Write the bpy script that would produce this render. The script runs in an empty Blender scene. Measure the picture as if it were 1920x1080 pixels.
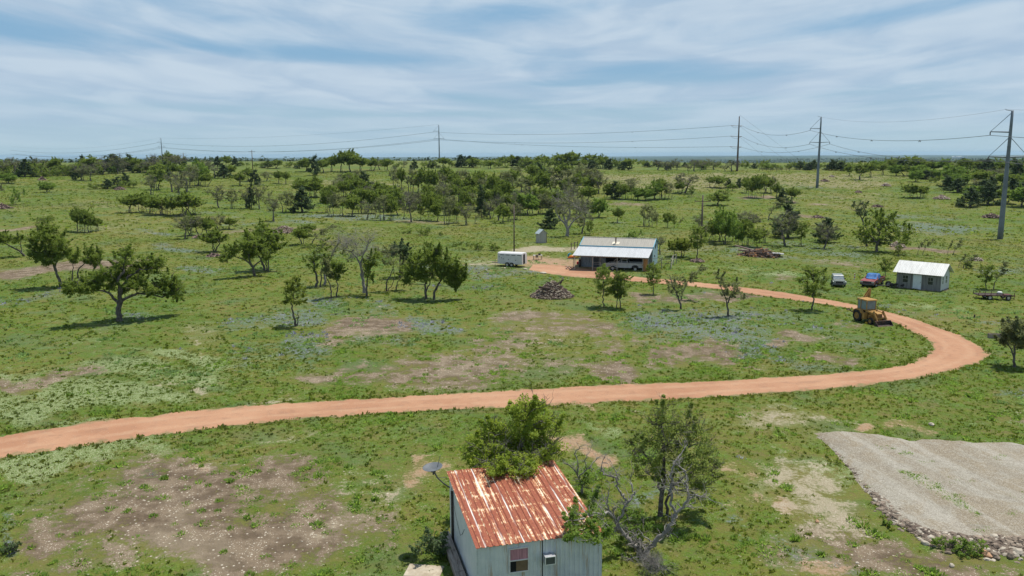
import bpy, math, random
import numpy as np
from mathutils import Vector, Matrix, noise as mnoise
scene = bpy.context.scene
col = scene.collection
# ------------------------------------------------------------------ camera
F_PX = 1493.0; PITCH = math.atan(250 / F_PX); ROLL = .0037; CAM_H = 17.0
FV = np.array([0, math.cos(PITCH), -math.sin(PITCH)]); U0 = np.array([0, math.sin(PITCH), math.cos(PITCH)]); R0 = np.array([1., 0, 0])
RV = math.cos(ROLL) * R0 - math.sin(ROLL) * U0; UV = math.sin(ROLL) * R0 + math.cos(ROLL) * U0
CAM = np.array([0, 0, CAM_H])
cam_d = bpy.data.cameras.new('camera'); cam = bpy.data.objects.new('camera', cam_d); col.objects.link(cam)
cam_d.sensor_width = 36; cam_d.lens = 36 * F_PX / 1920; cam_d.clip_start = .5; cam_d.clip_end = 60000
cam.matrix_world = Matrix(((RV[0], UV[0], -FV[0], 0), (RV[1], UV[1], -FV[1], 0), (RV[2], UV[2], -FV[2], CAM_H), (0, 0, 0, 1)))
scene.camera = cam
scene.view_settings.view_transform = 'Standard'; scene.view_settings.look = 'None'
scene.view_settings.gamma = 1; scene.view_settings.exposure = 0.3
# ------------------------------------------------------------------ sun and sky
SUN_AZ = math.radians(50); SUN_EL = math.radians(70)      # azimuth from +Y towards +X
sd = bpy.data.lights.new('sun', 'SUN'); sd.energy = 4.1; sd.angle = math.radians(.8); sd.color = (1, .955, .88)
so = bpy.data.objects.new('sun', sd); col.objects.link(so)
sdir = Vector((math.cos(SUN_EL) * math.sin(SUN_AZ), math.cos(SUN_EL) * math.cos(SUN_AZ), math.sin(SUN_EL)))
so.rotation_euler = sdir.to_track_quat('Z', 'Y').to_euler(); so.location = (0, 0, 80)

class NT:
    def __init__(s, tree): s.t = tree; s.n = tree.nodes; s.l = tree.links
    def node(s, typ, ins=None, **kw):
        nd = s.n.new(typ)
        for k, v in kw.items(): setattr(nd, k, v)
        if ins:
            for k, v in ins.items():
                if isinstance(v, bpy.types.NodeSocket): s.l.new(v, nd.inputs[k])
                else: nd.inputs[k].default_value = v
        return nd
    def math(s, op, a, b=0., c=None, clamp=False):
        ins = {0: a, 1: b}
        if c is not None: ins[2] = c
        return s.node('ShaderNodeMath', ins, operation=op, use_clamp=clamp).outputs[0]
    def mix(s, f, a, b, blend='MIX'):
        nd = s.node('ShaderNodeMix', data_type='RGBA', blend_type=blend)
        for i, v in ((0, f), (6, a), (7, b)):
            if isinstance(v, bpy.types.NodeSocket): s.l.new(v, nd.inputs[i])
            else: nd.inputs[i].default_value = (tuple(v) + (1,) if isinstance(v, tuple) and len(v) == 3 else v)
        return nd.outputs[2]
    def noise(s, vec, scale, detail=3., rough=.55, dist=0.):
        return s.node('ShaderNodeTexNoise', {'Vector': vec, 'Scale': scale, 'Detail': detail, 'Roughness': rough, 'Distortion': dist}).outputs[0]
    def ramp(s, v, lo, hi):
        nd = s.node('ShaderNodeMapRange', {0: v, 1: lo, 2: hi}, interpolation_type='SMOOTHSTEP'); return nd.outputs[0]
    def attr(s, name): return s.node('ShaderNodeAttribute', attribute_name=name).outputs['Fac']
    def vscale(s, vec, sc): return s.node('ShaderNodeVectorMath', {0: vec, 1: sc}, operation='MULTIPLY').outputs[0]

world = bpy.data.worlds.new('World'); scene.world = world; world.use_nodes = True
W = NT(world.node_tree); W.n.clear()
sky = W.node('ShaderNodeTexSky', sky_type='NISHITA', sun_disc=False, sun_elevation=SUN_EL, sun_rotation=SUN_AZ,
             altitude=400, air_density=1.2, dust_density=1.6, ozone_density=1.6)
tc = W.node('ShaderNodeTexCoord').outputs['Generated']
sep = W.node('ShaderNodeSeparateXYZ', {0: tc})
hyp = W.math('SQRT', W.math('ADD', W.math('MULTIPLY', sep.outputs[0], sep.outputs[0]), W.math('MULTIPLY', sep.outputs[1], sep.outputs[1])))
u = W.math('ARCTAN2', sep.outputs[0], sep.outputs[1])           # azimuth
v = W.math('DIVIDE', sep.outputs[2], W.math('MAXIMUM', hyp, .01))     # tangent of elevation
ush = W.math('SUBTRACT', u, -.02)
bend = W.math('ADD', 1., W.math('MULTIPLY', W.math('MULTIPLY', ush, ush), 1.8))
vb = W.math('DIVIDE', v, bend)
lv = W.math('LOGARITHM', W.math('ADD', vb, .035), 2.718)          # stretches towards the horizon as real layers do
cv = W.node('ShaderNodeCombineXYZ', {0: W.math('MULTIPLY', u, 2.6), 1: W.math('MULTIPLY', lv, 2.3), 2: 3.7}).outputs[0]
cv2 = W.node('ShaderNodeCombineXYZ', {0: W.math('ADD', W.math('MULTIPLY', u, 8.), W.math('MULTIPLY', lv, 1.2)), 1: W.math('MULTIPLY', lv, 5.5), 2: .9}).outputs[0]
n1 = W.noise(cv, 1.35, 4, .45, .5); n2 = W.noise(cv2, 1.0, 4, .5, .7)
def blob(az, el, ra, re, slope=0.):
    du = W.math('DIVIDE', W.math('SUBTRACT', u, az), ra)
    dv = W.math('DIVIDE', W.math('SUBTRACT', W.math('SUBTRACT', v, W.math('MULTIPLY', W.math('SUBTRACT', u, az), slope)), el), re)
    d2 = W.math('ADD', W.math('MULTIPLY', du, du), W.math('MULTIPLY', dv, dv))
    return W.math('POWER', 2.718, W.math('MULTIPLY', d2, -1.))
def az(px): return math.atan((px - 960) / F_PX)
def el(py): return (290 - py) / F_PX * .97
gaps = None
for (px, py, rx, ry, sl, wt) in [(640, 112, 170, 18, -.05, .55), (60, 92, 130, 22, -.1, .5), (380, 105, 140, 12, -.1, .25), (850, 50, 130, 22, -.1, .45), (1220, 138, 170, 20, -.02, .5),
                                 (1560, 72, 330, 15, .16, .45), (1780, 55, 190, 17, .2, .3), (1030, 160, 120, 8, 0, .25), (880, 185, 130, 10, -.1, .4), (1500, 190, 300, 8, .05, .25), (250, 205, 300, 9, 0, .25),
                                 (700, 215, 300, 8, 0, .2), (980, 25, 110, 25, 0, .3), (330, 30, 120, 14, -.2, .22),
                                 (420, 118, 380, 7, -.26, -.28), (1100, 82, 330, 16, -.13, -.22), (420, 160, 420, 26, 0, -.25), (1420, 100, 260, 22, .1, -.25), (1450, 15, 360, 20, .1, -.25), (1700, 130, 250, 16, .1, -.12)]:
    b = W.math('MULTIPLY', blob(az(px), el(py), rx / F_PX, ry / F_PX, sl), wt)
    gaps = b if gaps is None else W.math('ADD', gaps, b)
fine = W.noise(W.node('ShaderNodeCombineXYZ', {0: W.math('MULTIPLY', u, 14.), 1: W.math('MULTIPLY', lv, 20.), 2: 2.}).outputs[0], 1., 7, .65, .9)
cl = W.math('ADD', W.math('MULTIPLY', n1, 1.15), W.math('MULTIPLY', n2, .42))
cl = W.math('ADD', cl, W.math('MULTIPLY', fine, .32))
cl = W.math('SUBTRACT', cl, gaps)
mask = W.math('MULTIPLY', W.ramp(cl, .36, 1.12), W.ramp(v, -.04, .09))
mask = W.math('MULTIPLY', mask, .95)
tint = W.mix(W.ramp(n2, .3, .7), (3.5, 4.55, 5.75), (4.6, 5.5, 6.4))
base_sky = W.mix(.9, sky.outputs[0], (1.9, 3.5, 5.2))
hz = W.ramp(v, .12, -.02)
base_sky = W.mix(W.math('MULTIPLY', hz, .85), base_sky, (3.9, 5.2, 5.6))
final = W.mix(mask, base_sky, tint)
final = W.mix(W.ramp(v, .28, 1.0), final, (1.7, 2.5, 3.6))          # clearer, deeper sky overhead
bg = W.node('ShaderNodeBackground', {0: final, 1: .1})
W.node('ShaderNodeOutputWorld', {0: bg.outputs[0]})

# ------------------------------------------------------------------ terrain functions
def sst(a, b, x):
    t = np.clip((np.asarray(x, float) - a) / (b - a), 0, 1); return t * t * (3 - 2 * t)
def gz(x, y):
    x = np.asarray(x, float); y = np.asarray(y, float)
    d = np.hypot(x, y); b = np.degrees(np.arctan2(x, np.maximum(y, 1e-3)))
    z = 10.5 * sst(150, 600, d)
    z = z - 2.6 * sst(60, 140, x) * (1 - sst(250, 420, d))
    crest = 930 - 380 * sst(-2, 18, b) 
    z = z - 52 * sst(crest, crest + 800, d)
    far = sst(1300, 2600, d)
    und = np.sin(x / 900 + 1.3) * np.cos(y / 1300 + .4) * 9 + np.sin(x / 420 + y / 700) * 5 + np.sin(y / 333 - x / 510 + 2) * 3
    z = z + far * (und + 8 * sst(5, 20, b))
    z = z + sst(14000, 24000, d) * (-6)
    und2 = .10 * np.sin(x / 6.3 + .5) * np.cos(y / 7.7) + .08 * np.sin(x / 3.9 - y / 5.1) + .9 * np.sin(x / 61 + 1) * np.sin(y / 47) * sst(160, 260, d)
    z = z + und2 * sst(24, 60, d) * (1 - far)
    return z
def gzf(x, y): return float(gz(x, y))
def ray(px, py): return FV + RV * ((px - 960) / F_PX) - UV * ((py - 540) / F_PX)
def at(px, py, off=0.):
    """world point of the ground seen at a pixel of the 1920 px photograph"""
    d = ray(px, py); t = 15.
    prev = t
    while t < 30000:
        p = CAM + d * t
        if p[2] < gzf(p[0], p[1]) + off: break
        prev = t; t *= 1.02
    lo, hi = prev, t
    for _ in range(30):
        m = (lo + hi) / 2; p = CAM + d * m
        if p[2] < gzf(p[0], p[1]) + off: hi = m
        else: lo = m
    return CAM + d * hi
def proj(P):
    d = np.asarray(P, float) - CAM; z = d @ FV; z = np.where(z < .1, .1, z)
    return 960 + F_PX * (d @ RV) / z, 540 - F_PX * (d @ UV) / z
def depth(P): return float((np.asarray(P) - CAM) @ FV)
def bearing(P): return math.atan2(P[0], P[1])

# ------------------------------------------------------------------ mesh helpers
def tag(o, label=None, cat=None, group=None, kind=None):
    if label: o['label'] = label
    if cat: o['category'] = cat
    if group: o['group'] = group
    if kind: o['kind'] = kind
    return o
def thing(name, label, cat, loc=(0, 0, 0), rz=0., group=None):
    o = bpy.data.objects.new(name, None); col.objects.link(o); o.empty_display_size = .5
    o.location = tuple(float(c) for c in loc); o.rotation_euler = (0, 0, rz)
    return tag(o, label, cat, group)
class MB:
    def __init__(s): s.v = []; s.f = []
    def add(s, vs, fs):
        n = len(s.v); s.v += [tuple(map(float, q)) for q in vs]; s.f += [tuple(n + i for i in f) for f in fs]; return s
    def box(s, x0, x1, y0, y1, z0, z1):
        return s.add([(x0, y0, z0), (x1, y0, z0), (x1, y1, z0), (x0, y1, z0), (x0, y0, z1), (x1, y0, z1), (x1, y1, z1), (x0, y1, z1)],
                     [(0, 3, 2, 1), (4, 5, 6, 7), (0, 1, 5, 4), (1, 2, 6, 5), (2, 3, 7, 6), (3, 0, 4, 7)])
    def hexa(s, a, b):      # two quads a (bottom) and b (top)
        return s.add(list(a) + list(b), [(0, 3, 2, 1), (4, 5, 6, 7), (0, 1, 5, 4), (1, 2, 6, 5), (2, 3, 7, 6), (3, 0, 4, 7)])
    def prism(s, prof, y0, y1, inset=0.):   # profile in xz, extruded along y
        n = len(prof); cx = sum(p[0] for p in prof) / n; cz = sum(p[1] for p in prof) / n
        vs = [(x, y0, z) for x, z in prof] + [(x, y1, z) for x, z in prof]
        fs = [tuple(range(n)), tuple(reversed(range(n, 2 * n)))] + [((i + 1) % n, i, n + i, n + (i + 1) % n) for i in range(n)]
        return s.add(vs, fs)
    def tube(s, pts, rad, sides=8, cap=True):
        pts = [Vector(p) for p in pts]; n = len(pts)
        if not hasattr(rad, '__len__'): rad = [rad] * n
        up = Vector((0, 0, 1)); prev = None; rings = []
        for i, p in enumerate(pts):
            t = (pts[min(i + 1, n - 1)] - pts[max(i - 1, 0)])
            if t.length < 1e-9: t = Vector((0, 0, 1))
            t.normalize()
            if prev is None: a = t.orthogonal().normalized()
            else:
                a = prev - t * prev.dot(t)
                a = a.normalized() if a.length > 1e-6 else t.orthogonal().normalized()
            prev = a; b = t.cross(a); base = len(s.v)
            for k in range(sides):
                an = 2 * math.pi * k / sides; q = p + (a * math.cos(an) + b * math.sin(an)) * rad[i]; s.v.append((q.x, q.y, q.z))
            rings.append(base)
        for i in range(n - 1):
            for k in range(sides):
                k2 = (k + 1) % sides; s.f.append((rings[i] + k, rings[i] + k2, rings[i + 1] + k2, rings[i + 1] + k))
        if cap and sides > 3:
            s.f.append(tuple(reversed(range(rings[0], rings[0] + sides)))); s.f.append(tuple(range(rings[-1], rings[-1] + sides)))
        return s
    def cyl(s, c, axis, r, h, sides=20, r2=None):
        c = Vector(c); a = Vector(axis).normalized() * h / 2
        return s.tube([c - a, c + a], [r, r if r2 is None else r2], sides)
    def lathe(s, prof, c=(0, 0, 0), axis='z', sides=20):
        n = len(prof); b = len(s.v)
        for r, h in prof:
            for k in range(sides):
                a = 2 * math.pi * k / sides; x, y = r * math.cos(a), r * math.sin(a)
                q = (x, y, h) if axis == 'z' else (x, h, y)
                s.v.append((q[0] + c[0], q[1] + c[1], q[2] + c[2]))
        for i in range(n - 1):
            for k in range(sides):
                k2 = (k + 1) % sides
                f = (b + i * sides + k, b + i * sides + k2, b + (i + 1) * sides + k2, b + (i + 1) * sides + k)
                s.f.append(f if axis == 'z' else tuple(reversed(f)))
        return s
    def build(s, name, mat, parent=None, smooth=False, bevel=0., label=None, loc=None):
        me = bpy.data.meshes.new(name); me.from_pydata(s.v, [], s.f); me.update()
        if smooth: me.polygons.foreach_set('use_smooth', [True] * len(me.polygons))
        me.materials.append(mat)
        o = bpy.data.objects.new(name, me); col.objects.link(o)
        if parent: o.parent = parent
        if loc is not None: o.location = loc
        if label: o['label'] = label
        if bevel:
            m = o.modifiers.new('bevel', 'BEVEL'); m.width = bevel; m.segments = 2; m.limit_method = 'ANGLE'
        return o
def np_mesh(name, V, Fq, mat, attrs=None, smooth=False):
    me = bpy.data.meshes.new(name); nv = len(V); nf = len(Fq); k = Fq.shape[1]
    me.vertices.add(nv); me.vertices.foreach_set('co', np.ascontiguousarray(V, dtype=np.float32).ravel())
    me.loops.add(nf * k); me.loops.foreach_set('vertex_index', np.ascontiguousarray(Fq, dtype=np.int32).ravel())
    me.polygons.add(nf); me.polygons.foreach_set('loop_start', np.arange(0, nf * k, k, dtype=np.int32))
    me.update(calc_edges=True)
    if smooth: me.polygons.foreach_set('use_smooth', np.ones(nf, bool))
    for nm, a in (attrs or {}).items():
        at_ = me.attributes.new(nm, 'FLOAT', 'POINT'); at_.data.foreach_set('value', np.ascontiguousarray(a, dtype=np.float32))
    if mat: me.materials.append(mat)
    return me

# ------------------------------------------------------------------ materials
MATS = {}
def mat(name, c, rough=.8, metal=0., var=.15, scale=3., bump=0., bscale=None, c2=None, lo=.4, hi=.62, streak=None, spec=.3, objc=True):
    if name in MATS: return MATS[name]
    m = bpy.data.materials.new(name); m.use_nodes = True; T = NT(m.node_tree); T.n.clear()
    co = T.node('ShaderNodeTexCoord').outputs['Object']
    if streak: co = T.vscale(co, streak)
    n = T.noise(co, scale, 5, .6)
    cc = T.mix(T.ramp(n, .3, .7), tuple(x * (1 - var) for x in c), tuple(min(1, x * (1 + var)) for x in c))
    if c2:
        n2 = T.noise(co, scale * .6, 6, .65, .4)
        cc = T.mix(T.ramp(n2, lo, hi), cc, c2)
    ins = {'Base Color': cc, 'Roughness': rough, 'Metallic': metal, 'Specular IOR Level': spec}
    if bump:
        nb = T.noise(co, bscale or scale * 4, 4, .6)
        ins['Normal'] = T.node('ShaderNodeBump', {'Height': nb, 'Strength': .7, 'Distance': bump}).outputs[0]
    b = T.node('ShaderNodeBsdfPrincipled', ins)
    T.node('ShaderNodeOutputMaterial', {0: b.outputs[0]}); MATS[name] = m; return m
def leaf_mat(name, dark, light, trans=.5, upw=.7, land=False):
    m = bpy.data.materials.new(name); m.use_nodes = True; T = NT(m.node_tree); T.n.clear()
    tone = T.attr('tone'); oi = T.node('ShaderNodeObjectInfo').outputs['Random']
    t = T.math('ADD', T.math('MULTIPLY', tone, .85), T.math('MULTIPLY', T.math('SUBTRACT', oi, .5), .3), clamp=True)
    c = T.mix(t, dark, light)
    if land:                                    # grass dries and greens in the same drifts as the soil under it
        ps = T.node('ShaderNodeNewGeometry').outputs['Position']; n30 = T.noise(ps, .045, 5, .7, .6); nA = T.noise(ps, .018, 4, .6, .5); n8 = T.noise(ps, .13, 4, .6, .3)
        c = T.mix(T.math('MULTIPLY', T.ramp(nA, .40, .62), .55), c, (.155, .162, .030)); c = T.mix(T.math('MULTIPLY', T.ramp(n30, .52, .34), .75), c, (.195, .168, .048)); c = T.mix(T.math('MULTIPLY', T.ramp(n30, .5, .64), .7), c, (.048, .118, .008)); c = T.mix(T.math('MULTIPLY', T.ramp(n8, .52, .64), .5), c, (.095, .145, .065))
    gn = T.node('ShaderNodeNewGeometry').outputs['Normal']          # shading normals leaned upward so blades and leaves render brighter
    nn = T.node('ShaderNodeVectorMath', {0: T.node('ShaderNodeVectorMath', {0: gn, 1: (0, 0, upw)}, operation='ADD').outputs[0]}, operation='NORMALIZE').outputs[0]
    b = T.node('ShaderNodeBsdfPrincipled', {'Base Color': c, 'Roughness': .6, 'Specular IOR Level': .12, 'Normal': nn})
    tr = T.node('ShaderNodeBsdfTranslucent', {'Color': T.mix(.5, c, (min(1, light[0] * 1.55), min(1, light[1] * 1.5), light[2] * .9))})
    mx = T.node('ShaderNodeMixShader', {0: trans, 1: b.outputs[0], 2: tr.outputs[0]})
    T.node('ShaderNodeOutputMaterial', {0: mx.outputs[0]}); MATS[name] = m; return m
L_OAK = leaf_mat('oak_leaf', (0.089, 0.144, 0.024), (0.246, 0.318, 0.062))
L_GREY = leaf_mat('grey_leaf', (0.108, 0.134, 0.055), (0.246, 0.270, 0.126))
L_BRIGHT = leaf_mat('bright_leaf', (0.092, 0.167, 0.026), (0.232, 0.335, 0.065))
L_YEL = leaf_mat('yellow_leaf', (.095, .140, .020), (.250, .300, .055))
L_JUN = leaf_mat('juniper_leaf', (0.034, 0.063, 0.023), (0.101, 0.149, 0.052), .2)
L_WEED = leaf_mat('weed_leaf', (.115, .225, .030), (.250, .370, .080), .58, 3.)
L_BLUE = leaf_mat('bluebonnet_leaf', (.16, .215, .12), (.36, .37, .58), .58, 3.)
L_WHITE = leaf_mat('white_flower_leaf', (.10, .165, .035), (.44, .50, .28), .58, 3.)
BARK = mat('bark', (.075, .062, .052), .95, bump=.03, scale=6, c2=(.15, .14, .125))
DEAD = mat('dead_wood', (.26, .24, .22), .95, bump=.02, scale=8, var=.25)
GBARK = mat('grey_bark', (.125, .112, .108), .95, bump=.02, scale=8, var=.25)
WOODM = mat('weathered_wood', (.24, .20, .165), .9, scale=5, var=.3, streak=(1, 1, .2))
POLEM = mat('pole_wood', (.13, .10, .085), .9, scale=4, var=.2)
STEELP = mat('tower_steel', (.17, .195, .225), .6, metal=.25, scale=.6, var=.14)
STEELD = mat('rusty_tower_steel', (.15, .11, .09), .75, metal=.2, scale=.6, var=.15)
WIREM = mat('cable_metal', (.14, .14, .145), .6, metal=.3)
INSUL = mat('insulator', (.12, .10, .10), .4)
BLACK = mat('black_rubber', (.018, .018, .018), .8, bump=.01, scale=10, c2=(.07, .06, .045), lo=.55, hi=.75)
RIM = mat('wheel_metal', (.55, .54, .52), .4, metal=.4)
GLASSD = mat('dark_glass', (.03, .035, .04), .08, spec=.6)
GLASSL = mat('dusty_glass', (.30, .34, .36), .15, spec=.6)
CHROME = mat('dull_chrome', (.5, .5, .5), .3, metal=.8)

# ------------------------------------------------------------------ ground cover masks, defined by patches laid on the land
PATCH = {
 'soil': [(350, 925, 215, 62, 1.), (260, 985, 190, 60, .95), (520, 1010, 190, 60, .9), (470, 890, 170, 35, .9), (150, 990, 90, 40, .8), (610, 950, 90, 40, .7), (100, 1060, 120, 30, .5),
          (735, 610, 66, 13, 1.), (670, 625, 55, 14, .75), (650, 640, 70, 20, .55), (870, 690, 170, 34, .72), (760, 705, 120, 22, .7), (620, 715, 80, 10, .6), (960, 640, 90, 30, .6), (1010, 600, 70, 10, .7),
          (1100, 605, 60, 8, .7), (1150, 690, 90, 25, .85), (1130, 640, 60, 22, .6), (1300, 660, 45, 22, .85), (1330, 675, 35, 12, .8), (1350, 560, 90, 7, .8), (1230, 545, 50, 5, .8), (1500, 636, 40, 8, .8), (1470, 655, 40, 10, .7), (1560, 670, 50, 8, .7),
          (1580, 605, 30, 6, .6), (1270, 555, 60, 7, .75), (55, 708, 60, 12, .7), (100, 505, 95, 9, 1.), (200, 500, 60, 8, .7), (20, 425, 30, 3, .8), (1720, 605, 40, 6, .5),
          (700, 1000, 60, 50, .55), (1700, 1035, 160, 30, .8), (1590, 1000, 90, 50, .6), (1450, 1060, 60, 20, .5), (1900, 770, 50, 5, 1.), (1415, 870, 35, 12, .5), (1760, 585, 60, 4, .5),
          (1230, 462, 60, 4, .4), (800, 415, 60, 3, .6), (1170, 380, 80, 3, .7), (1370, 372, 30, 3, .8), (1420, 372, 20, 3, .9), (1500, 383, 20, 3, .8), (1530, 407, 30, 3, .7), (1545, 383, 14, 2, .6), (1700, 400, 20, 2, .6), (1730, 464, 40, 3, .9), (610, 640, 30, 6, .6),
          (1475, 530, 60, 8, .5), (1560, 495, 40, 4, .5), (1600, 490, 70, 4, .4), (640, 376, 14, 2, .8), (560, 432, 70, 4, .6), (1060, 620, 60, 14, .6), (1230, 630, 40, 14, .5), (900, 605, 40, 8, .5), (1700, 655, 30, 4, .3), (1400, 700, 60, 8, .4)],
 'orange': [(1100, 852, 60, 14, .95), (1050, 840, 30, 12, .8), (815, 868, 40, 22, .75), (780, 895, 35, 20, .7), (745, 880, 40, 10, .5), (1010, 492, 55, 8, 1.), (1075, 500, 60, 8, .9), (1390, 900, 30, 20, .6), (1340, 880, 40, 20, .5), (1490, 960, 30, 22, .55),
            (940, 745, 12, 3, .5), (1065, 765, 14, 8, .6), (1625, 795, 40, 8, .85), (1710, 790, 25, 8, .7), (1380, 955, 50, 18, .5), (1560, 1060, 60, 16, .5), (395, 870, 60, 8, .4)],
 'tan': [(1035, 472, 38, 6, 1.), (930, 489, 60, 3, .7), (975, 495, 40, 4, .8), (800, 1072, 34, 14, 1.3), (690, 925, 60, 40, .45), (720, 900, 50, 28, .55), (420, 858, 90, 14, .5), (300, 800, 60, 6, .4), (560, 828, 60, 8, .5), (640, 1000, 60, 50, .35),
         (1500, 905, 70, 40, .75), (1560, 950, 90, 50, .7), (1620, 985, 70, 28, .7), (1450, 790, 90, 24, .55), (1560, 785, 80, 12, .5), (1060, 512, 70, 4, .5), (1500, 500, 90, 4, .35), (1190, 452, 90, 5, .3), (380, 598, 4, 26, .6), (395, 635, 12, 12, .5), (410, 660, 8, 12, .6), (410, 725, 30, 10, .6), (540, 755, 40, 4, .7),
         (1240, 845, 40, 20, .3), (1460, 870, 80, 24, .4), (90, 670, 60, 8, .4), (130, 655, 50, 5, .4), (330, 580, 5, 14, .5), (230, 730, 50, 6, .4)],
 'blue': [(640, 570, 70, 13, .9), (570, 600, 90, 16, .8), (590, 655, 80, 40, .75), (700, 600, 60, 18, .5), (800, 605, 60, 16, .85), (840, 615, 50, 10, .8), (760, 640, 60, 12, .7), (1290, 600, 120, 24, .8), (1350, 630, 110, 18, .85), (1240, 585, 70, 14, .8), (1400, 660, 90, 24, .8), (1480, 610, 100, 16, .55),
          (330, 467, 80, 5, .95), (270, 460, 60, 5, .8), (420, 500, 90, 5, .9), (470, 505, 60, 6, .6), (50, 500, 60, 4, .5), (30, 555, 50, 8, .7), (180, 600, 60, 8, .8), (90, 840, 30, 8, .4), (205, 905, 22, 14, 1.), (30, 960, 40, 14, .8), (15, 1010, 40, 30, .9), (30, 990, 60, 40, .5), (480, 840, 50, 10, .6),
          (640, 406, 110, 4, .95), (730, 410, 70, 4, .95), (560, 418, 70, 4, .7), (880, 500, 90, 10, .75), (700, 470, 80, 8, .5), (900, 480, 40, 5, .6), (960, 515, 100, 8, .7), (1300, 480, 60, 8, .5), (1150, 415, 60, 8, .4), (1360, 470, 80, 10, .6), (1500, 462, 110, 6, .7), (1560, 475, 100, 6, .7), (1740, 425, 90, 9, .95), (1700, 405, 70, 5, .8), (1660, 415, 50, 7, .5), (1540, 352, 30, 2, .9),
          (1860, 500, 60, 6, .6), (1500, 490, 100, 5, .5), (1640, 480, 80, 5, .5), (1840, 590, 50, 5, .5), (1680, 571, 30, 5, .8), (1720, 580, 30, 3, .6), (1560, 585, 50, 6, .5), (1500, 690, 90, 10, .6), (1600, 640, 60, 12, .5), (1890, 720, 60, 14, .7), (1250, 920, 60, 16, .7), (1330, 990, 50, 20, .6), (1360, 1020, 60, 20, .5), (1520, 1040, 60, 22, .55), (1600, 1060, 50, 16, .6), (1170, 705, 60, 10, .3), (200, 435, 40, 4, .7), (280, 440, 60, 3, .8), (400, 395, 90, 5, .4), (440, 395, 60, 4, .6),
          (1540, 540, 60, 6, .4), (1620, 505, 40, 8, .5), (360, 655, 50, 6, .4), (250, 575, 60, 6, .5), (1240, 565, 30, 8, .5), (940, 535, 60, 8, .5), (1050, 500, 80, 6, .4), (1500, 575, 70, 8, .35)],
 'white': [(300, 665, 160, 10, .85), (440, 670, 80, 14, .9), (200, 700, 160, 24, .75), (380, 700, 140, 18, .75), (90, 750, 150, 30, .9), (260, 745, 120, 14, .8), (60, 650, 80, 8, .4), (80, 830, 130, 30, .95), (60, 865, 90, 22, .9), (200, 850, 110, 22, .7), (280, 865, 60, 16, .5), (60, 915, 60, 18, .5), (1000, 800, 70, 18, .5), (1120, 800, 80, 16, .6), (850, 775, 60, 12, .45),
           (1480, 520, 90, 6, .7), (1380, 510, 60, 6, .6), (1300, 500, 50, 5, .5), (1440, 485, 60, 3, .5), (900, 484, 60, 3, .8), (1000, 462, 60, 4, .6), (1180, 437, 80, 3, .7), (1740, 570, 90, 8, .6), (1700, 600, 80, 8, .4), (1850, 610, 70, 10, .5), (1880, 740, 60, 16, .5), (1840, 770, 90, 14, .5), (1620, 545, 60, 4, .4), (1420, 455, 60, 3, .4), (1550, 880, 60, 22, .55), (140, 560, 120, 12, .35), (60, 610, 80, 10, .45), (40, 690, 60, 10, .6), (1360, 745, 90, 8, .4), (560, 790, 90, 8, .4), (650, 445, 0.1, .1, 0), (1250, 440, 70, 2, .6)],
 'dry': [(300, 550, 240, 30, .35), (420, 610, 120, 50, .5), (200, 430, 200, 30, .45), (120, 390, 160, 12, .5), (700, 430, 250, 20, .4), (640, 345, 120, 10, .7), (1300, 345, 300, 14, .7), (1350, 332, 400, 8, .8), (1560, 345, 160, 10, .7), (1600, 370, 160, 14, .5), (1640, 385, 200, 10, .45), (1750, 450, 120, 8, .4), (500, 460, 150, 10, .4), (850, 650, 240, 60, .35), (1150, 660, 200, 50, .35), (980, 600, 160, 14, .5), (1440, 800, 140, 40, .6),
         (1480, 920, 200, 60, .5), (560, 820, 160, 20, .45), (700, 780, 200, 16, .3), (880, 560, 60, 8, .4), (1280, 400, 60, 5, .4), (540, 860, 120, 30, .4), (90, 320, 300, 6, .5), (320, 740, 200, 20, .4), (960, 380, 300, 8, .3), (1100, 400, 120, 10, .3), (870, 390, 160, 6, .3)]}
def patch(kind, px, py):
    m = np.zeros(np.shape(px))
    for cx, cy, rx, ry, w in PATCH[kind]:
        d2 = ((px - cx) / rx) ** 2 + ((py - cy) / ry) ** 2
        m = np.maximum(m, w * np.exp(-np.maximum(d2, 0) ** 1.5 * .6))
    return m
def warp(P):
    x, y = P[:, 0], P[:, 1]; d = np.clip(np.hypot(x, y) / 60, .5, 8); q = P.copy()
    q[:, 0] += d * (1.5 * np.sin(y / 2.9 / d + 1.7 * np.sin(x / 3.7 / d)) + .8 * np.sin(x / 1.3 / d + 2 * np.sin(y / 1.9 / d)) + .4 * np.sin(y / .61 / d + x / .9 / d))
    q[:, 1] += d * (1.5 * np.sin(x / 2.6 / d + 1.9 * np.sin(y / 4.1 / d) + 2) + .8 * np.sin(y / 1.1 / d + 2 * np.sin(x / 1.7 / d)) + .4 * np.sin(x / .53 / d - y / .8 / d))
    return q
def patches(P):
    px, py = proj(warp(P)); ok = (P[:, 1] > 20)
    return {k: np.where(ok, patch(k, px, py), 0) for k in PATCH}

# ------------------------------------------------------------------ ground: one sheet reaching the horizon
ang = np.radians(np.concatenate([np.linspace(-180, -48, 40, endpoint=False), np.linspace(-48, 48, 640, endpoint=False), np.linspace(48, 180, 40, endpoint=False)]))
rad = np.concatenate([[0, 4, 10, 16, 20], 22 * np.exp(np.linspace(0, math.log(25000 / 22), 620))])
A, Rr = np.meshgrid(ang, rad); X = Rr * np.sin(A); Y = Rr * np.cos(A); Z = gz(X, Y)
V = np.stack([X.ravel(), Y.ravel(), Z.ravel()], 1); na = len(ang); nr = len(rad)
I, J = np.meshgrid(np.arange(nr - 1), np.arange(na), indexing='ij'); J2 = (J + 1) % na
Fq = np.stack([I * na + J, (I + 1) * na + J, (I + 1) * na + J2, I * na + J2], -1).reshape(-1, 4)[:, ::-1]
pm = patches(V)

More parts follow.
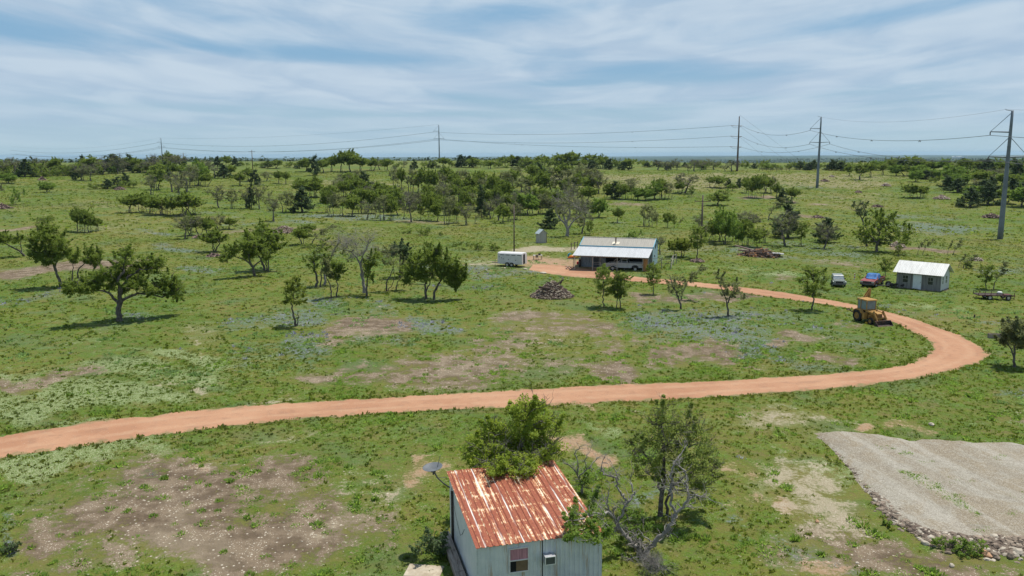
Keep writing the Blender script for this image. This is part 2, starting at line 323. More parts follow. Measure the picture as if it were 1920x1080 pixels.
gm = bpy.data.materials.new('meadow'); gm.use_nodes = True; T = NT(gm.node_tree); T.n.clear()
pos = T.node('ShaderNodeNewGeometry').outputs['Position']
nA = T.noise(pos, .018, 4, .6, .5); nB = T.noise(pos, .11, 5, .65, .4); nC = T.noise(pos, .75, 5, .65); nD = T.noise(pos, 4.5, 4, .7); nE = T.noise(pos, 17., 3, .7)
grass = T.mix(T.ramp(nB, .34, .66), (.054, .110, .008), (.122, .152, .020))
n30 = T.noise(pos, .045, 5, .7, .6); grass = T.mix(T.ramp(nA, .38, .64), grass, (.148, .150, .032)); grass = T.mix(T.math('MULTIPLY', T.ramp(n30, .48, .68), .6), grass, (.075, .125, .03)); grass = T.mix(T.math('MULTIPLY', T.ramp(n30, .52, .32), .75), grass, (.195, .165, .055))
grass = T.mix(T.math('MULTIPLY', T.ramp(nC, .44, .64), .7), grass, (.075, .155, .020)); grass = T.mix(T.math('MULTIPLY', T.ramp(nC, .5, .36), .6), grass, (.170, .140, .052))
grass = T.mix(T.math('MULTIPLY', T.ramp(nD, .5, .68), .6), grass, (.165, .225, .032)); grass = T.mix(T.math('MULTIPLY', T.ramp(nD, .48, .34), .65), grass, (.18, .140, .070))
grass = T.mix(T.math('MULTIPLY', T.ramp(nE, .5, .68), .55), grass, (.045, .080, .015))
def pmask(name, k1, k2, k3, lo, hi):
    a = T.attr(name)
    s_ = T.math('ADD', a, T.math('MULTIPLY', T.math('SUBTRACT', nB, .5), k1)); s_ = T.math('ADD', s_, T.math('MULTIPLY', T.math('SUBTRACT', nC, .5), k2))
    s_ = T.math('ADD', s_, T.math('MULTIPLY', T.math('SUBTRACT', nD, .5), k3)); return T.ramp(s_, lo, hi)
dry = T.mix(T.ramp(nC, .35, .65), (.20, .175, .085), (.27, .235, .14))
n8 = T.noise(pos, .13, 4, .6, .3); grass = T.mix(T.math('MULTIPLY', T.ramp(n8, .52, .66), .55), grass, (.090, .140, .060))
c = T.mix(T.math('MULTIPLY', pmask('dry', .9, .9, .5, .35, .8), .8), grass, dry)
blueg = T.mix(T.ramp(nD, .4, .62), (.080, .155, .045), (.175, .175, .255))
c = T.mix(T.math('MULTIPLY', pmask('blue', 1.8, 1.3, .9, .35, .95), .75), c, blueg)
whg = T.mix(T.ramp(nE, .45, .62), (.11, .165, .04), (.40, .43, .26))
c = T.mix(T.math('MULTIPLY', pmask('white', 1.1, .9, .8, .38, .78), .85), c, whg)
vor = T.node('ShaderNodeTexVoronoi', {'Vector': pos, 'Scale': 3.2, 'Randomness': 1.}, feature='F1')
vor2 = T.node('ShaderNodeTexVoronoi', {'Vector': pos, 'Scale': 9., 'Randomness': 1.}, feature='F1')
soilc = T.mix(T.ramp(nC, .38, .62), (.115, .084, .056), (.225, .172, .118))
soilc = T.mix(T.math('MULTIPLY', T.ramp(nE, .45, .7), .5), soilc, (.10, .068, .05))
soilc = T.mix(T.math('MULTIPLY', T.ramp(nB, .5, .66), .6), soilc, (.265, .215, .15))
sm = pmask('soil', 1.2, 1.8, 1.4, .33, .70)
c = T.mix(sm, c, soilc)
orc = T.mix(T.ramp(nD, .4, .65), (.36, .215, .135), (.34, .25, .165)); c = T.mix(T.math('MULTIPLY', pmask('orange', 1.4, 1.8, 1.2, .38, .78), .9), c, orc)
tanc = T.mix(T.ramp(nE, .4, .65), (.30, .245, .165), (.43, .38, .285)); c = T.mix(T.math('MULTIPLY', pmask('tan', 1.4, 1.8, 1.3, .45, .85), .85), c, tanc)
stone = T.math('MULTIPLY', T.ramp(vor.outputs['Distance'], .20, .10), T.ramp(nB, .38, .55))
stone2 = T.math('MULTIPLY', T.ramp(vor2.outputs['Distance'], .26, .16), T.ramp(nC, .46, .6))
st = T.math('MULTIPLY', T.math('MAXIMUM', stone, stone2), T.math('ADD', .28, T.math('MULTIPLY', sm, .7)))
c = T.mix(st, c, (.56, .50, .40))
# far country: wooded hills with pale fields
dist = T.node('ShaderNodeVectorMath', {0: pos}, operation='LENGTH').outputs['Value']
fA = T.noise(pos, .0013, 5, .62, .6); fB = T.noise(pos, .012, 4, .7); fC = T.noise(pos, .00035, 3, .5)
wood = T.mix(T.ramp(fB, .38, .62), (.026, .042, .020), (.060, .085, .036))
field = T.mix(T.ramp(fB, .4, .6), (.20, .185, .10), (.14, .165, .07))
fs_ = T.math('MULTIPLY', T.ramp(fA, .57, .64), T.ramp(fC, .42, .55))
farc = T.mix(fs_, wood, field)
c = T.mix(T.ramp(dist, 780., 1500.), c, farc)
hh = T.math('ADD', T.math('MULTIPLY', nD, .10), T.math('MULTIPLY', nE, .05)); hh = T.math('ADD', hh, T.math('MULTIPLY', nC, .30))
bmp = T.node('ShaderNodeBump', {'Height': hh, 'Strength': .8, 'Distance': 1.}).outputs[0]
bs = T.node('ShaderNodeBsdfPrincipled', {'Base Color': c, 'Roughness': .95, 'Specular IOR Level': .1, 'Normal': bmp})
T.node('ShaderNodeOutputMaterial', {0: bs.outputs[0]})
gme = np_mesh('ground', V, Fq, gm, pm, True)
ground = bpy.data.objects.new('ground', gme); col.objects.link(ground); tag(ground, 'green meadow with bare brown patches rolling away to wooded lowlands', kind='structure')

# ------------------------------------------------------------------ dirt road
ROAD = [((-260, 855), (-260, 912)), ((-120, 836), (-120, 884)), ((0, 818), (0, 858)), ((258, 782), (258, 821)), ((520, 758), (520, 789)), ((760, 744), (760, 772)), ((960, 733), (960, 763)), ((1180, 721), (1180, 752)),
        ((1400, 712), (1400, 740)), ((1560, 701), (1570, 727)), ((1680, 689), (1715, 709)), ((1725, 675), (1800, 690)), ((1749, 655), (1849, 667)), ((1740, 637), (1818, 638)), ((1702, 617), (1762, 616)),
        ((1657, 597), (1704, 596)), ((1597, 579), (1640, 580)), ((1520, 567), (1560, 564)), ((1440, 556), (1450, 546)), ((1310, 538), (1320, 531)), ((1185, 528), (1192, 519)),
        ((1097, 521), (1120, 506)), ((1035, 514), (1045, 497)), ((992, 506), (1000, 496))]
def catmull(P, step):
    P = np.array(P, float); out = []
    Q = np.vstack([2 * P[0] - P[1], P, 2 * P[-1] - P[-2]])
    for i in range(1, len(Q) - 2):
        n = max(2, int(np.linalg.norm((Q[i + 1] - Q[i])[:3]) / step))
        for k in range(n):
            t = k / n
            out.append(.5 * ((2 * Q[i]) + (-Q[i - 1] + Q[i + 1]) * t + (2 * Q[i - 1] - 5 * Q[i] + 4 * Q[i + 1] - Q[i + 2]) * t * t + (-Q[i - 1] + 3 * Q[i] - 3 * Q[i + 1] + Q[i + 2]) * t ** 3))
    out.append(Q[-2]); return np.array(out)
ab = np.array([np.r_[at(*a)[:2], at(*b)[:2]] for a, b in ROAD]); RD = catmull(ab, .3)
def rag(i, s, amp=.5):
    return amp * .6 * mnoise.noise(Vector((i * .25, s, 0))) + amp * .9 * mnoise.noise(Vector((i * .09, s + 5, 1))) + amp * .35 * mnoise.noise(Vector((i * .8, s + 9, 1)))
nc = 9; RVv = []; att = []
for i, r in enumerate(RD):
    a, b = r[:2], r[2:]; w = np.linalg.norm(b - a); dr = (b - a) / max(w, .01)
    a0, w0_ = a, w; a = a - dr * (.1 + rag(i, 0)); b = b + dr * (.1 + rag(i, 50))
    for k in range(nc):
        t = k / (nc - 1); p = a + (b - a) * t
        edge = min(t, 1 - t)
        z = gzf(p[0], p[1]) + (.055 if .05 < edge else .012) - .05 * math.exp(-((edge - .3) / .1) ** 2)*.5
        RVv.append((p[0], p[1], z)); att.append(float((p - a0) @ dr / max(w0_, .01)) if .02 < t < .98 else t)
RVv = np.array(RVv); n = len(RD)
I, J = np.meshgrid(np.arange(n - 1), np.arange(nc - 1), indexing='ij')
RF = np.stack([I * nc + J, (I + 1) * nc + J, (I + 1) * nc + J + 1, I * nc + J + 1], -1).reshape(-1, 4)
rm = bpy.data.materials.new('dirt_road'); rm.use_nodes = True; T = NT(rm.node_tree); T.n.clear()
pos = T.node('ShaderNodeNewGeometry').outputs['Position']; t_ = T.attr('across')
nA = T.noise(pos, .12, 4, .6); nB = T.noise(pos, 1.1, 5, .65); nC = T.noise(pos, 9., 4, .7)
c = T.mix(T.ramp(nA, .35, .65), (.350, .180, .105), (.425, .240, .145))
c = T.mix(T.math('MULTIPLY', T.ramp(nB, .48, .66), .5), c, (.27, .155, .10))
def rut(cn):
    d = T.math('ABSOLUTE', T.math('SUBTRACT', T.math('ADD', t_, T.math('MULTIPLY', T.math('SUBTRACT', nA, .5), .12)), cn)); return T.ramp(d, .13, .03)
c = T.mix(T.math('MULTIPLY', T.math('MAXIMUM', rut(.27), rut(.72)), T.math('MULTIPLY', T.ramp(nB, .35, .65), .42)), c, (.52, .33, .205))
c = T.mix(T.math('MULTIPLY', T.ramp(nC, .5, .7), .35), c, (.33, .21, .145))
edge = T.math('ABSOLUTE', T.math('SUBTRACT', t_, .5)); em = T.math('MULTIPLY', T.ramp(T.math('ADD', edge, T.math('MULTIPLY', T.math('SUBTRACT', nB, .5), .45)), .42, .52), .85)
c = T.mix(em, c, (.19, .175, .08))
pbl = T.node('ShaderNodeTexVoronoi', {'Vector': pos, 'Scale': 6.}, feature='F1').outputs['Distance']
c = T.mix(T.math('MULTIPLY', T.ramp(pbl, .16, .09), .5), c, (.56, .46, .36))
b_ = T.node('ShaderNodeBump', {'Height': T.math('ADD', nC, T.math('MULTIPLY', nB, 2.)), 'Strength': .5, 'Distance': .04}).outputs[0]
bs = T.node('ShaderNodeBsdfPrincipled', {'Base Color': c, 'Roughness': .95, 'Specular IOR Level': .1, 'Normal': b_}); T.node('ShaderNodeOutputMaterial', {0: bs.outputs[0]})
nrm_up = RF if np.cross(RVv[RF[0][1]] - RVv[RF[0][0]], RVv[RF[0][2]] - RVv[RF[0][0]])[2] > 0 else RF[:, ::-1]
ro = bpy.data.objects.new('road', np_mesh('road', RVv, nrm_up, rm, {'across': np.array(att)}, True)); col.objects.link(ro)
tag(ro, 'reddish dirt track curving round the meadow to the barn', kind='structure')
road_c = (RD[:, :2] + RD[:, 2:]) / 2; road_w = np.linalg.norm(RD[:, :2] - RD[:, 2:], axis=1) / 2

# ------------------------------------------------------------------ gravel pad
PADZ = .14
pad_px = [(1538, 812), (1575, 808), (1610, 810), (1650, 817), (1690, 822), (1712, 828), (1735, 823), (1790, 826), (1840, 830), (1880, 829), (1920, 835), (2050, 842), (2200, 850), (2260, 940), (2260, 1020), (2050, 1016), (1920, 1014), (1870, 1012), (1815, 1010),
          (1770, 1006), (1735, 996), (1700, 980), (1672, 955), (1650, 930), (1630, 902), (1612, 880), (1595, 862), (1570, 840)]
pp = [at(a, b, PADZ)[:2] for a, b in pad_px]
# densified outline, with a ragged edge
out = []
for i in range(len(pp)):
    a, b = pp[i], pp[(i + 1) % len(pp)]; m = max(1, int(np.linalg.norm(b - a) / .4))
    for k in range(m):
        q = a + (b - a) * k / m; out.append(q + np.array([mnoise.noise(Vector((q[0] * 1.7, q[1] * 1.7, 3))), mnoise.noise(Vector((q[0] * 1.7, q[1] * 1.7, 8)))]) * .3)
out = np.array(out); ctr = np.array(at(1850, 920, PADZ)[:2])
def in_poly(q):
    x, y = q; ins = False; j = len(out) - 1
    for i in range(len(out)):
        if (out[i][1] > y) != (out[j][1] > y) and x < (out[j][0] - out[i][0]) * (y - out[i][1]) / (out[j][1] - out[i][1]) + out[i][0]: ins = not ins
        j = i
    return ins
m = MB(); N = len(out); rings = 14; vs = []
for k in range(rings):
    f = k / (rings - 1)
    for q in out:
        p = ctr + (q - ctr) * f; hgt = gzf(*p) + PADZ + .03 * math.sin(p[0] * 1.3) * math.cos(p[1])
        vs.append((p[0], p[1], hgt))
for q in out:
    d_ = (q - ctr); d_ = d_ / np.linalg.norm(d_); p = q + d_ * .6; vs.append((p[0], p[1], gzf(*p) - .05))
fs = [(k * N + i, (k + 1) * N + i, (k + 1) * N + (i + 1) % N, k * N + (i + 1) % N) for k in range(rings) for i in range(N)]
m.add(vs, fs)
gvm = bpy.data.materials.new('gravel'); gvm.use_nodes = True; T = NT(gvm.node_tree); T.n.clear()
pos = T.node('ShaderNodeNewGeometry').outputs['Position']
nA = T.noise(pos, .32, 5, .65, 1.2); nB = T.noise(pos, 1.6, 5, .75); vo = T.node('ShaderNodeTexVoronoi', {'Vector': pos, 'Scale': 22.}, feature='F1'); vo2 = T.node('ShaderNodeTexVoronoi', {'Vector': pos, 'Scale': 9.}, feature='F1')
c = T.mix(T.ramp(nA, .43, .57), (.265, .222, .158), (.31, .285, .232))
tdir = at(1838, 968, PADZ) - at(1690, 882, PADZ); tang = math.atan2(tdir[1], tdir[0])
rp = T.node('ShaderNodeVectorRotate', {0: pos, 'Angle': -tang}, rotation_type='Z_AXIS').outputs[0]; trk = T.noise(T.vscale(rp, (.06, .9, 0.)), 1., 4, .6, .3)
c = T.mix(T.math('MULTIPLY', T.ramp(trk, .5, .62), .55), c, (.225, .185, .13)); c = T.mix(T.math('MULTIPLY', T.ramp(trk, .48, .38), .6), c, (.37, .34, .285))
c = T.mix(T.math('MULTIPLY', T.ramp(nB, .45, .7), .45), c, (.165, .138, .108))
rc = T.node('ShaderNodeSeparateColor', {0: vo.outputs['Color']}).outputs[0]
c = T.mix(T.math('MULTIPLY', T.ramp(rc, .6, .95), .42), c, (.50, .47, .41)); c = T.mix(T.math('MULTIPLY', T.ramp(rc, .35, .05), .35), c, (.15, .125, .10))
c = T.mix(T.math('MULTIPLY', T.ramp(vo2.outputs['Distance'], .13, .08), .5), c, (.5, .46, .4))
b_ = T.node('ShaderNodeBump', {'Height': vo.outputs['Distance'], 'Strength': .6, 'Distance': .05}).outputs[0]
bs = T.node('ShaderNodeBsdfPrincipled', {'Base Color': c, 'Roughness': .95, 'Specular IOR Level': .15, 'Normal': b_}); T.node('ShaderNodeOutputMaterial', {0: bs.outputs[0]})
pad = m.build('gravel_pad', gvm, smooth=True); tag(pad, 'raised pad of pale crushed gravel at the lower right', kind='structure')

# ------------------------------------------------------------------ leaves, twigs and trees
def leaf_cloud(rng, clumps, per, size, jitter=1., up=.3):
    """clumps: array (n,4) centre + radius. returns verts, quads, tone"""
    n = len(clumps); C_ = np.repeat(clumps[:, :3], per, 0); Rr_ = np.repeat(clumps[:, 3], per)
    g = rng.normal(size=(n * per, 3)); g /= np.linalg.norm(g, axis=1)[:, None] + 1e-9
    g *= (rng.random(n * per) ** .45)[:, None]; P = C_ + g * Rr_[:, None] * np.array([1, 1, .8])
    nrm = rng.normal(size=P.shape) + g * .8 + np.array([0, 0, up * 2]); nrm /= np.linalg.norm(nrm, axis=1)[:, None]
    a = np.cross(nrm, rng.normal(size=P.shape)); a /= np.linalg.norm(a, axis=1)[:, None] + 1e-9; b = np.cross(nrm, a)
    s = size * (.6 + .8 * rng.random(len(P)))[:, None]
    V_ = np.stack([P - a * s, P - b * s * .55, P + a * s, P + b * s * .55], 1).reshape(-1, 3)
    F_ = np.arange(len(P) * 4).reshape(-1, 4)
    ct = np.repeat(np.clip(rng.normal(.5, .2, n), 0, 1), per); tone = np.clip(ct + rng.normal(0, .18, len(P)), 0, 1)
    return V_, F_, np.repeat(tone, 4)
def subclumps(rng, blobs, dens, rs, shell=.55, spray=.45):
    out_ = []
    for (x, y, z, rx, ry, rz) in blobs:
        k = max(3, int(dens * (rx * ry * rz) ** (2 / 3.) / (rs * rs)))
        g = rng.normal(size=(k, 3)); g /= np.linalg.norm(g, axis=1)[:, None]
        r = shell + (1 - shell) * rng.random(k)
        P = np.array([x, y, z]) + g * r[:, None] * np.maximum(np.array([rx, ry, rz]) - rs * .6, .05)
        out_.append(np.c_[P, rs * (.6 + .7 * rng.random(k))])
        ks = max(1, int(k * spray)); gi = rng.integers(0, k, ks); dv = g[gi] + np.array([0, 0, .9]) + rng.normal(0, .3, (ks, 3)); dv /= np.linalg.norm(dv, axis=1)[:, None]
        for j_, q_ in ((.55, .55), (1.05, .42), (1.5, .3)): out_.append(np.c_[P[gi] + dv * rs * j_ * (1.1 + .6 * rng.random(ks))[:, None], np.full(ks, rs * q_)])
    return np.vstack(out_)
def twigs(m, rnd, p, d, ln, r, lev, spread=.7, sides=4):
    pts = [Vector(p)]; rad_ = [r]; q = Vector(p); dd = Vector(d).normalized(); ns = 3
    for i in range(ns):
        dd = (dd + Vector((rnd.gauss(0, .28), rnd.gauss(0, .28), rnd.gauss(0, .22)))).normalized(); q = q + dd * ln / ns; pts.append(q.copy()); rad_.append(r * (1 - .45 * (i + 1) / ns))
    m.tube(pts, rad_, sides if lev > 1 else 3, cap=False)
    ends = [q]
    if lev > 0:
        for k in range(rnd.choice((2, 3, 3))):
            nd = (dd + Vector((rnd.gauss(0, spread), rnd.gauss(0, spread), rnd.gauss(.12, spread * .7)))).normalized()
            st = pts[rnd.choice((1, 2, 3))]
            ends += twigs(m, rnd, st, nd, ln * rnd.uniform(.55, .85), r * .55, lev - 1, spread, sides)
    return ends
def limb(m, rnd, a, b, r0, r1, wob=.12, seg=5, sides=7):
    a = Vector(a); b = Vector(b); L_ = (b - a).length; pts = []; rs_ = []
    o1 = Vector((rnd.gauss(0, wob), rnd.gauss(0, wob), rnd.gauss(0, wob))) * L_
    for i in range(seg + 1):
        t = i / seg; p = a.lerp(b, t) + o1 * math.sin(t * math.pi) + Vector((rnd.gauss(0, 1), rnd.gauss(0, 1), rnd.gauss(0, .6))) * L_ * .03 * (0 < i < seg)
        pts.append(p); rs_.append(r0 + (r1 - r0) * t)
    m.tube(pts, rs_, sides, cap=False); return pts
def tree_meshes(seed, stems, blobs, leaf, trunk_r, dens=1.2, rs=.38, per=26, size=.12, bark=None, bare=0., twig_lev=2, twig_len=.8, crown_twigs=1., wob=.10, shell=.5, leaf_from_ends=0, skew=.2, spray=.22):
    """stems: list of polylines of (x,y,z); blobs: list of (x,y,z,rx,ry,rz)"""
    rng = np.random.default_rng(seed); rnd = random.Random(seed); m = MB(); tips = []
    for s_ in stems:
        pts = [Vector(p) for p in s_]; P2 = []; R2 = []
        for i in range(len(pts) - 1):
            for k in range(4):
                t = k / 4; p = pts[i].lerp(pts[i + 1], t); L_ = (pts[i + 1] - pts[i]).length
                if i or k: p = p + Vector((rnd.gauss(0, 1), rnd.gauss(0, 1), 0)) * L_ * wob * .4
                P2.append(p)
        P2.append(pts[-1]); nn = len(P2); r0 = trunk_r * (1 if s_ is stems[0] else .55)
        R2 = [r0 * (1.25 if i == 0 else 1) * (1 - .6 * i / (nn - 1)) for i in range(nn)]
        P2[0] = P2[0] - Vector((0, 0, .25)); m.tube(P2, R2, 9, cap=False); tips.append((P2, R2))
    for (x, y, z, rx, ry, rz) in blobs:
        best = None
        for P2, R2 in tips:
            for i in range(len(P2) // 3, len(P2)):
                d_ = (Vector((x, y, z)) - P2[i]).length + abs(min(0, z - P2[i].z)) * 2 
                if best is None or d_ < best[0]: best = (d_, P2[i], R2[i])
        ps = limb(m, rnd, best[1], (x, y, z), best[2] * .48, max(.012, trunk_r * .12), .09, 5, 6)
        for k in range(int(5 * crown_twigs)):
            th = rnd.uniform(0, 6.28); ph = rnd.uniform(-.4, 1.2)
            e = (x + rx * .85 * math.cos(th) * math.cos(ph), y + ry * .85 * math.sin(th) * math.cos(ph), z + rz * .85 * math.sin(ph))
            limb(m, rnd, ps[rnd.choice((-3, -2, -1))], e, max(.012, trunk_r * .12), .008 + trunk_r * .02, .1, 3, 4)
    ends = []
    if bare > 0:
        for (x, y, z, rx, ry, rz) in blobs:
            for k in range(max(1, int(3 * bare))):
                dd = Vector((rnd.gauss(0, 1), rnd.gauss(0, 1), rnd.uniform(.3, 1.6)))
                ends += twigs(m, rnd, (x, y, z), dd, twig_len * max(rx, rz), max(.012, trunk_r * .13), twig_lev)
    cl_ = subclumps(rng, blobs, dens, rs, shell, spray) if dens > 0 else np.zeros((0, 4))
    if leaf_from_ends and ends:
        sel = [ends[i] for i in range(len(ends)) if rnd.random() < leaf_from_ends]
        if sel: cl_ = np.vstack([cl_, np.array([[e.x, e.y, e.z, rs * .8] for e in sel])])
    V_, F_, tone = leaf_cloud(rng, cl_, per, size)
    V_[:, 2] = np.maximum(V_[:, 2], .03)
    tm = bpy.data.meshes.new('trunk'); tm.from_pydata(m.v, [], m.f); tm.update(); tm.polygons.foreach_set('use_smooth', [True] * len(tm.polygons)); tm.materials.append(bark or BARK)
    cm = np_mesh('crown', V_, F_, leaf, {'tone': tone})
    tv = np.array(m.v) if m.v else V_
    allv = np.vstack([V_, tv])
    w_ = np.percentile(allv[:, 0], 98.5) - np.percentile(allv[:, 0], 1.5); h_ = np.percentile(allv[:, 2], 99.3)
    return tm, cm, float(w_), float(h_)

def dome_blobs(rnd, n, W_, H_, zlo, flat=1., rr=(.15, .25)):
    out_ = []; cz = (zlo + H_) / 2; hz = (H_ - zlo) / 2
    for i in range(n):
        th = i * 2.4 + rnd.uniform(-.5, .5); k = -1 + 2 * (i + .5) / n; q = math.sqrt(max(0, 1 - k * k)) * rnd.uniform(.35, .95)
        r_ = W_ * rnd.uniform(*rr); x, y = math.cos(th) * q * (W_ / 2 - r_ * .7), math.sin(th) * q * (W_ / 2 - r_ * .7)
        out_.append((x, y, cz + k * (hz - r_ * .5) * rnd.uniform(.8, 1.05) + rnd.uniform(-.15, .15), r_, r_, r_ * flat * rnd.uniform(.7, 1.)))
    return out_
PROTO = {}
def proto(kind, *meshes): PROTO.setdefault(kind, []).append(meshes)
for s_ in range(4):          # spreading live oaks
    rnd = random.Random(100 + s_); ns = (1, 2, 3, 2)[s_]
    stems = []
    for k in range(ns):
        x = (k - (ns - 1) / 2) * .5; lean = rnd.uniform(-.5, .5) + x * .8
        stems.append([(x, 0, 0), (x + lean * .5, rnd.uniform(-.2, .2), 1.0), (x + lean * 1.2, rnd.uniform(-.4, .4), 2.1), (x + lean * 1.8, rnd.uniform(-.5, .5), 3.1)])
    proto('oak', *tree_meshes(100 + s_, stems, dome_blobs(rnd, 14 + s_, 5.2, 5, 1.5 + .2 * s_, .9, (.13, .25)), L_OAK, .13, dens=1.7, rs=.36, per=37, size=0.104, bare=.4, twig_lev=1, twig_len=.7))
for s_ in range(3):          # half-bare grey oaks
    rnd = random.Random(200 + s_)
    stems = [[(0, 0, 0), (rnd.uniform(-.3, .3), 0, 1.1), (rnd.uniform(-.7, .7), rnd.uniform(-.3, .3), 2.2), (rnd.uniform(-.9, .9), .1, 3.1)]] + ([[(.3, .2, 0), (.8, .2, 1.2), (1.2, 0, 2.6)]] if s_ else [])
    proto('grey', *tree_meshes(200 + s_, stems, dome_blobs(rnd, 12, 4.6, 4.8, 1.3, .9, (.13, .2)), L_GREY, .13, dens=.62, rs=.34, per=27, size=0.088, bark=GBARK, bare=2.2, twig_lev=3, twig_len=.75))
for s_ in range(3):          # junipers, dark and dense to the ground
    rnd = random.Random(300 + s_); bl = []
    for i in range(13):
        f_ = i / 12; r = (1 - f_) ** .7 * 1.5 * rnd.uniform(.5, 1.); th = i * 2.4; rr = .95 - .5 * f_
        bl.append((r * math.cos(th), r * math.sin(th), .65 + f_ * 3.7, rr, rr, rr * .8))
    proto('juniper', *tree_meshes(300 + s_, [[(0, 0, 0), (.1, 0, 1.5), (0, .1, 3.6)]], bl, L_JUN, .16, dens=2.3, rs=.34, per=46, size=0.096, bare=.3, twig_lev=1, crown_twigs=.5))
for s_ in range(3):          # bright rounded mesquites and elms
    rnd = random.Random(400 + s_)
    proto('bright', *tree_meshes(400 + s_, [[(0, 0, 0), (.1, 0, .9), (-.2, .1, 2.0), (.1, 0, 3)], [(.25, 0, 0), (.7, .2, 1.2), (1.1, .3, 2.2)]], dome_blobs(rnd, 15, 5, 4.8, .9, .95), L_BRIGHT, .12, dens=2., rs=.36, per=37, size=0.096, crown_twigs=.6))
rnd = random.Random(450)
proto('yellow', *tree_meshes(450, [[(0, 0, 0), (.1, 0, .9), (-.2, .1, 2.0)], [(.35, 0, 0), (.8, .2, 1.2), (1.1, .3, 2.0)]], dome_blobs(rnd, 14, 5.4, 4.0, .9, .85), L_YEL, .11, dens=1.7, rs=.34, per=37, size=0.096, crown_twigs=.6))
for s_ in range(3):          # many-stemmed motts with clear trunks below
    rnd = random.Random(500 + s_); stems = []
    for k in range(5):
        x = (k - 2) * .55 + rnd.uniform(-.2, .2); y = rnd.uniform(-.6, .6); stems.append([(x, y, 0), (x * 1.1 + rnd.uniform(-.25, .25), y, 1.2), (x * 1.4 + rnd.uniform(-.3, .3), y * 1.2, 2.6)])
    proto('mott', *tree_meshes(500 + s_, stems, dome_blobs(rnd, 15, 5, 4.8, 1.5, .9), L_OAK, .075, dens=1.7, rs=.36, per=34, size=0.104, bare=.5, twig_lev=1, crown_twigs=.7))
for s_ in range(2):          # upright grey motts
    rnd = random.Random(550 + s_); stems = []
    for k in range(5):
        x = (k - 2) * .5 + rnd.uniform(-.2, .2); y = rnd.uniform(-.5, .5); stems.append([(x, y, 0), (x * 1.1 + rnd.uniform(-.2, .2), y, 1.5), (x * 1.3 + rnd.uniform(-.3, .3), y * 1.2, 3.2)])
    proto('greymott', *tree_meshes(550 + s_, stems, dome_blobs(rnd, 13, 4.0, 4.9, 1.2, 1.1, (.14, .21)), L_GREY, .075, dens=1.15, rs=.34, per=31, size=0.088, bark=GBARK, bare=1., twig_lev=2, crown_twigs=.7))
for s_ in range(3):          # young single-stem oaks
    rnd = random.Random(600 + s_); bl = []
    for i in range(12):
        f_ = i / 11; th = i * 2.4; r = 1.0 * math.sin(math.pi * (.2 + .65 * f_)) * rnd.uniform(.4, 1.1); bl.append((r * math.cos(th), r * math.sin(th), 1.7 + 2.8 * f_, .68, .68, .6))
    proto('young', *tree_meshes(600 + s_, [[(0, 0, 0), (.08 * (s_ - 1), 0, 1.2), (.15 * (s_ - 1), .05, 2.6), (.1, 0, 3.8)]], bl, L_OAK, .075, dens=1.5, rs=.27, per=46, size=0.068, bare=.9, twig_lev=1, twig_len=1.1))
for s_ in range(2):          # thin leaning saplings
    rnd = random.Random(650 + s_); bl = [(.5 + .35 * i * (1 if s_ == 0 else .6) + rnd.uniform(-.3, .3), rnd.uniform(-.3, .3), 2.2 + .48 * i, .55, .55, .55) for i in range(6)]
    proto('thin', *tree_meshes(650 + s_, [[(0, 0, 0), (.15, 0, 1.2), (.6, .1, 2.4), (1.4, .1, 4)]], bl, L_GREY, .07, dens=1.5, rs=.28, per=40, size=0.072, bare=1., twig_lev=2, bark=GBARK))
for s_ in range(3):          # low bushes
    rnd = random.Random(700 + s_); bl = [(rnd.gauss(0, .9), rnd.gauss(0, .7), rnd.uniform(.4, 1.2), .65, .65, .6) for i in range(9)]
    proto('bush', *tree_meshes(700 + s_, [[(0, 0, 0), (.1, 0, .5)], [(-.2, 0, 0), (-.5, 0, .7)]], bl, L_OAK, .05, dens=1.1, rs=.27, per=37, size=0.072, bare=.7, twig_lev=1))
for s_ in range(2):
    rnd = random.Random(750 + s_); bl = [(rnd.gauss(0, .9), rnd.gauss(0, .7), rnd.uniform(.5, 1.6), .6, .6, .6) for i in range(9)]
    proto('brightbush', *tree_meshes(750 + s_, [[(0, 0, 0), (.1, 0, .5)], [(-.2, 0, 0), (-.5, 0, .7)]], bl, L_BRIGHT, .05, dens=1.0, rs=.27, per=37, size=0.080, bare=.5, twig_lev=1))
for s_ in range(2):          # bare dead trees
    rnd = random.Random(800 + s_)
    proto('bare', *tree_meshes(800 + s_, [[(0, 0, 0), (.2, 0, 1.), (.1, .1, 2.0), (-.2, 0, 3.)], [(.1, 0, .4), (.9, .2, 1.4), (1.4, .3, 2.3)]], dome_blobs(rnd, 8, 3.8, 4., 1.9, .9, (.12, .18)), L_GREY, .16, dens=.08, rs=.3, per=21, size=0.080, bark=GBARK, bare=2., twig_lev=3, twig_len=.9))
ADJ = {'oak': ('oak_tree', 'dark green spreading oak', 'tree'), 'grey': ('oak_tree', 'grey half-bare oak', 'tree'), 'juniper': ('juniper_tree', 'dense blackish green juniper', 'tree'),
       'bright': ('elm_tree', 'bright green rounded tree', 'tree'), 'yellow': ('elm_tree', 'yellow-green rounded tree', 'tree'), 'mott': ('oak_tree', 'green many-stemmed oak', 'tree'), 'greymott': ('oak_tree', 'grey many-stemmed oak', 'tree'),
       'young': ('oak_tree', 'young upright oak', 'tree'), 'thin': ('sapling', 'thin leaning sapling', 'tree'), 'bush': ('shrub', 'low dark green bush', 'bush'), 'brightbush': ('shrub', 'low bright green bush', 'bush'), 'bare': ('dead_tree', 'bare grey dead tree', 'tree')}
prnd = random.Random(7)
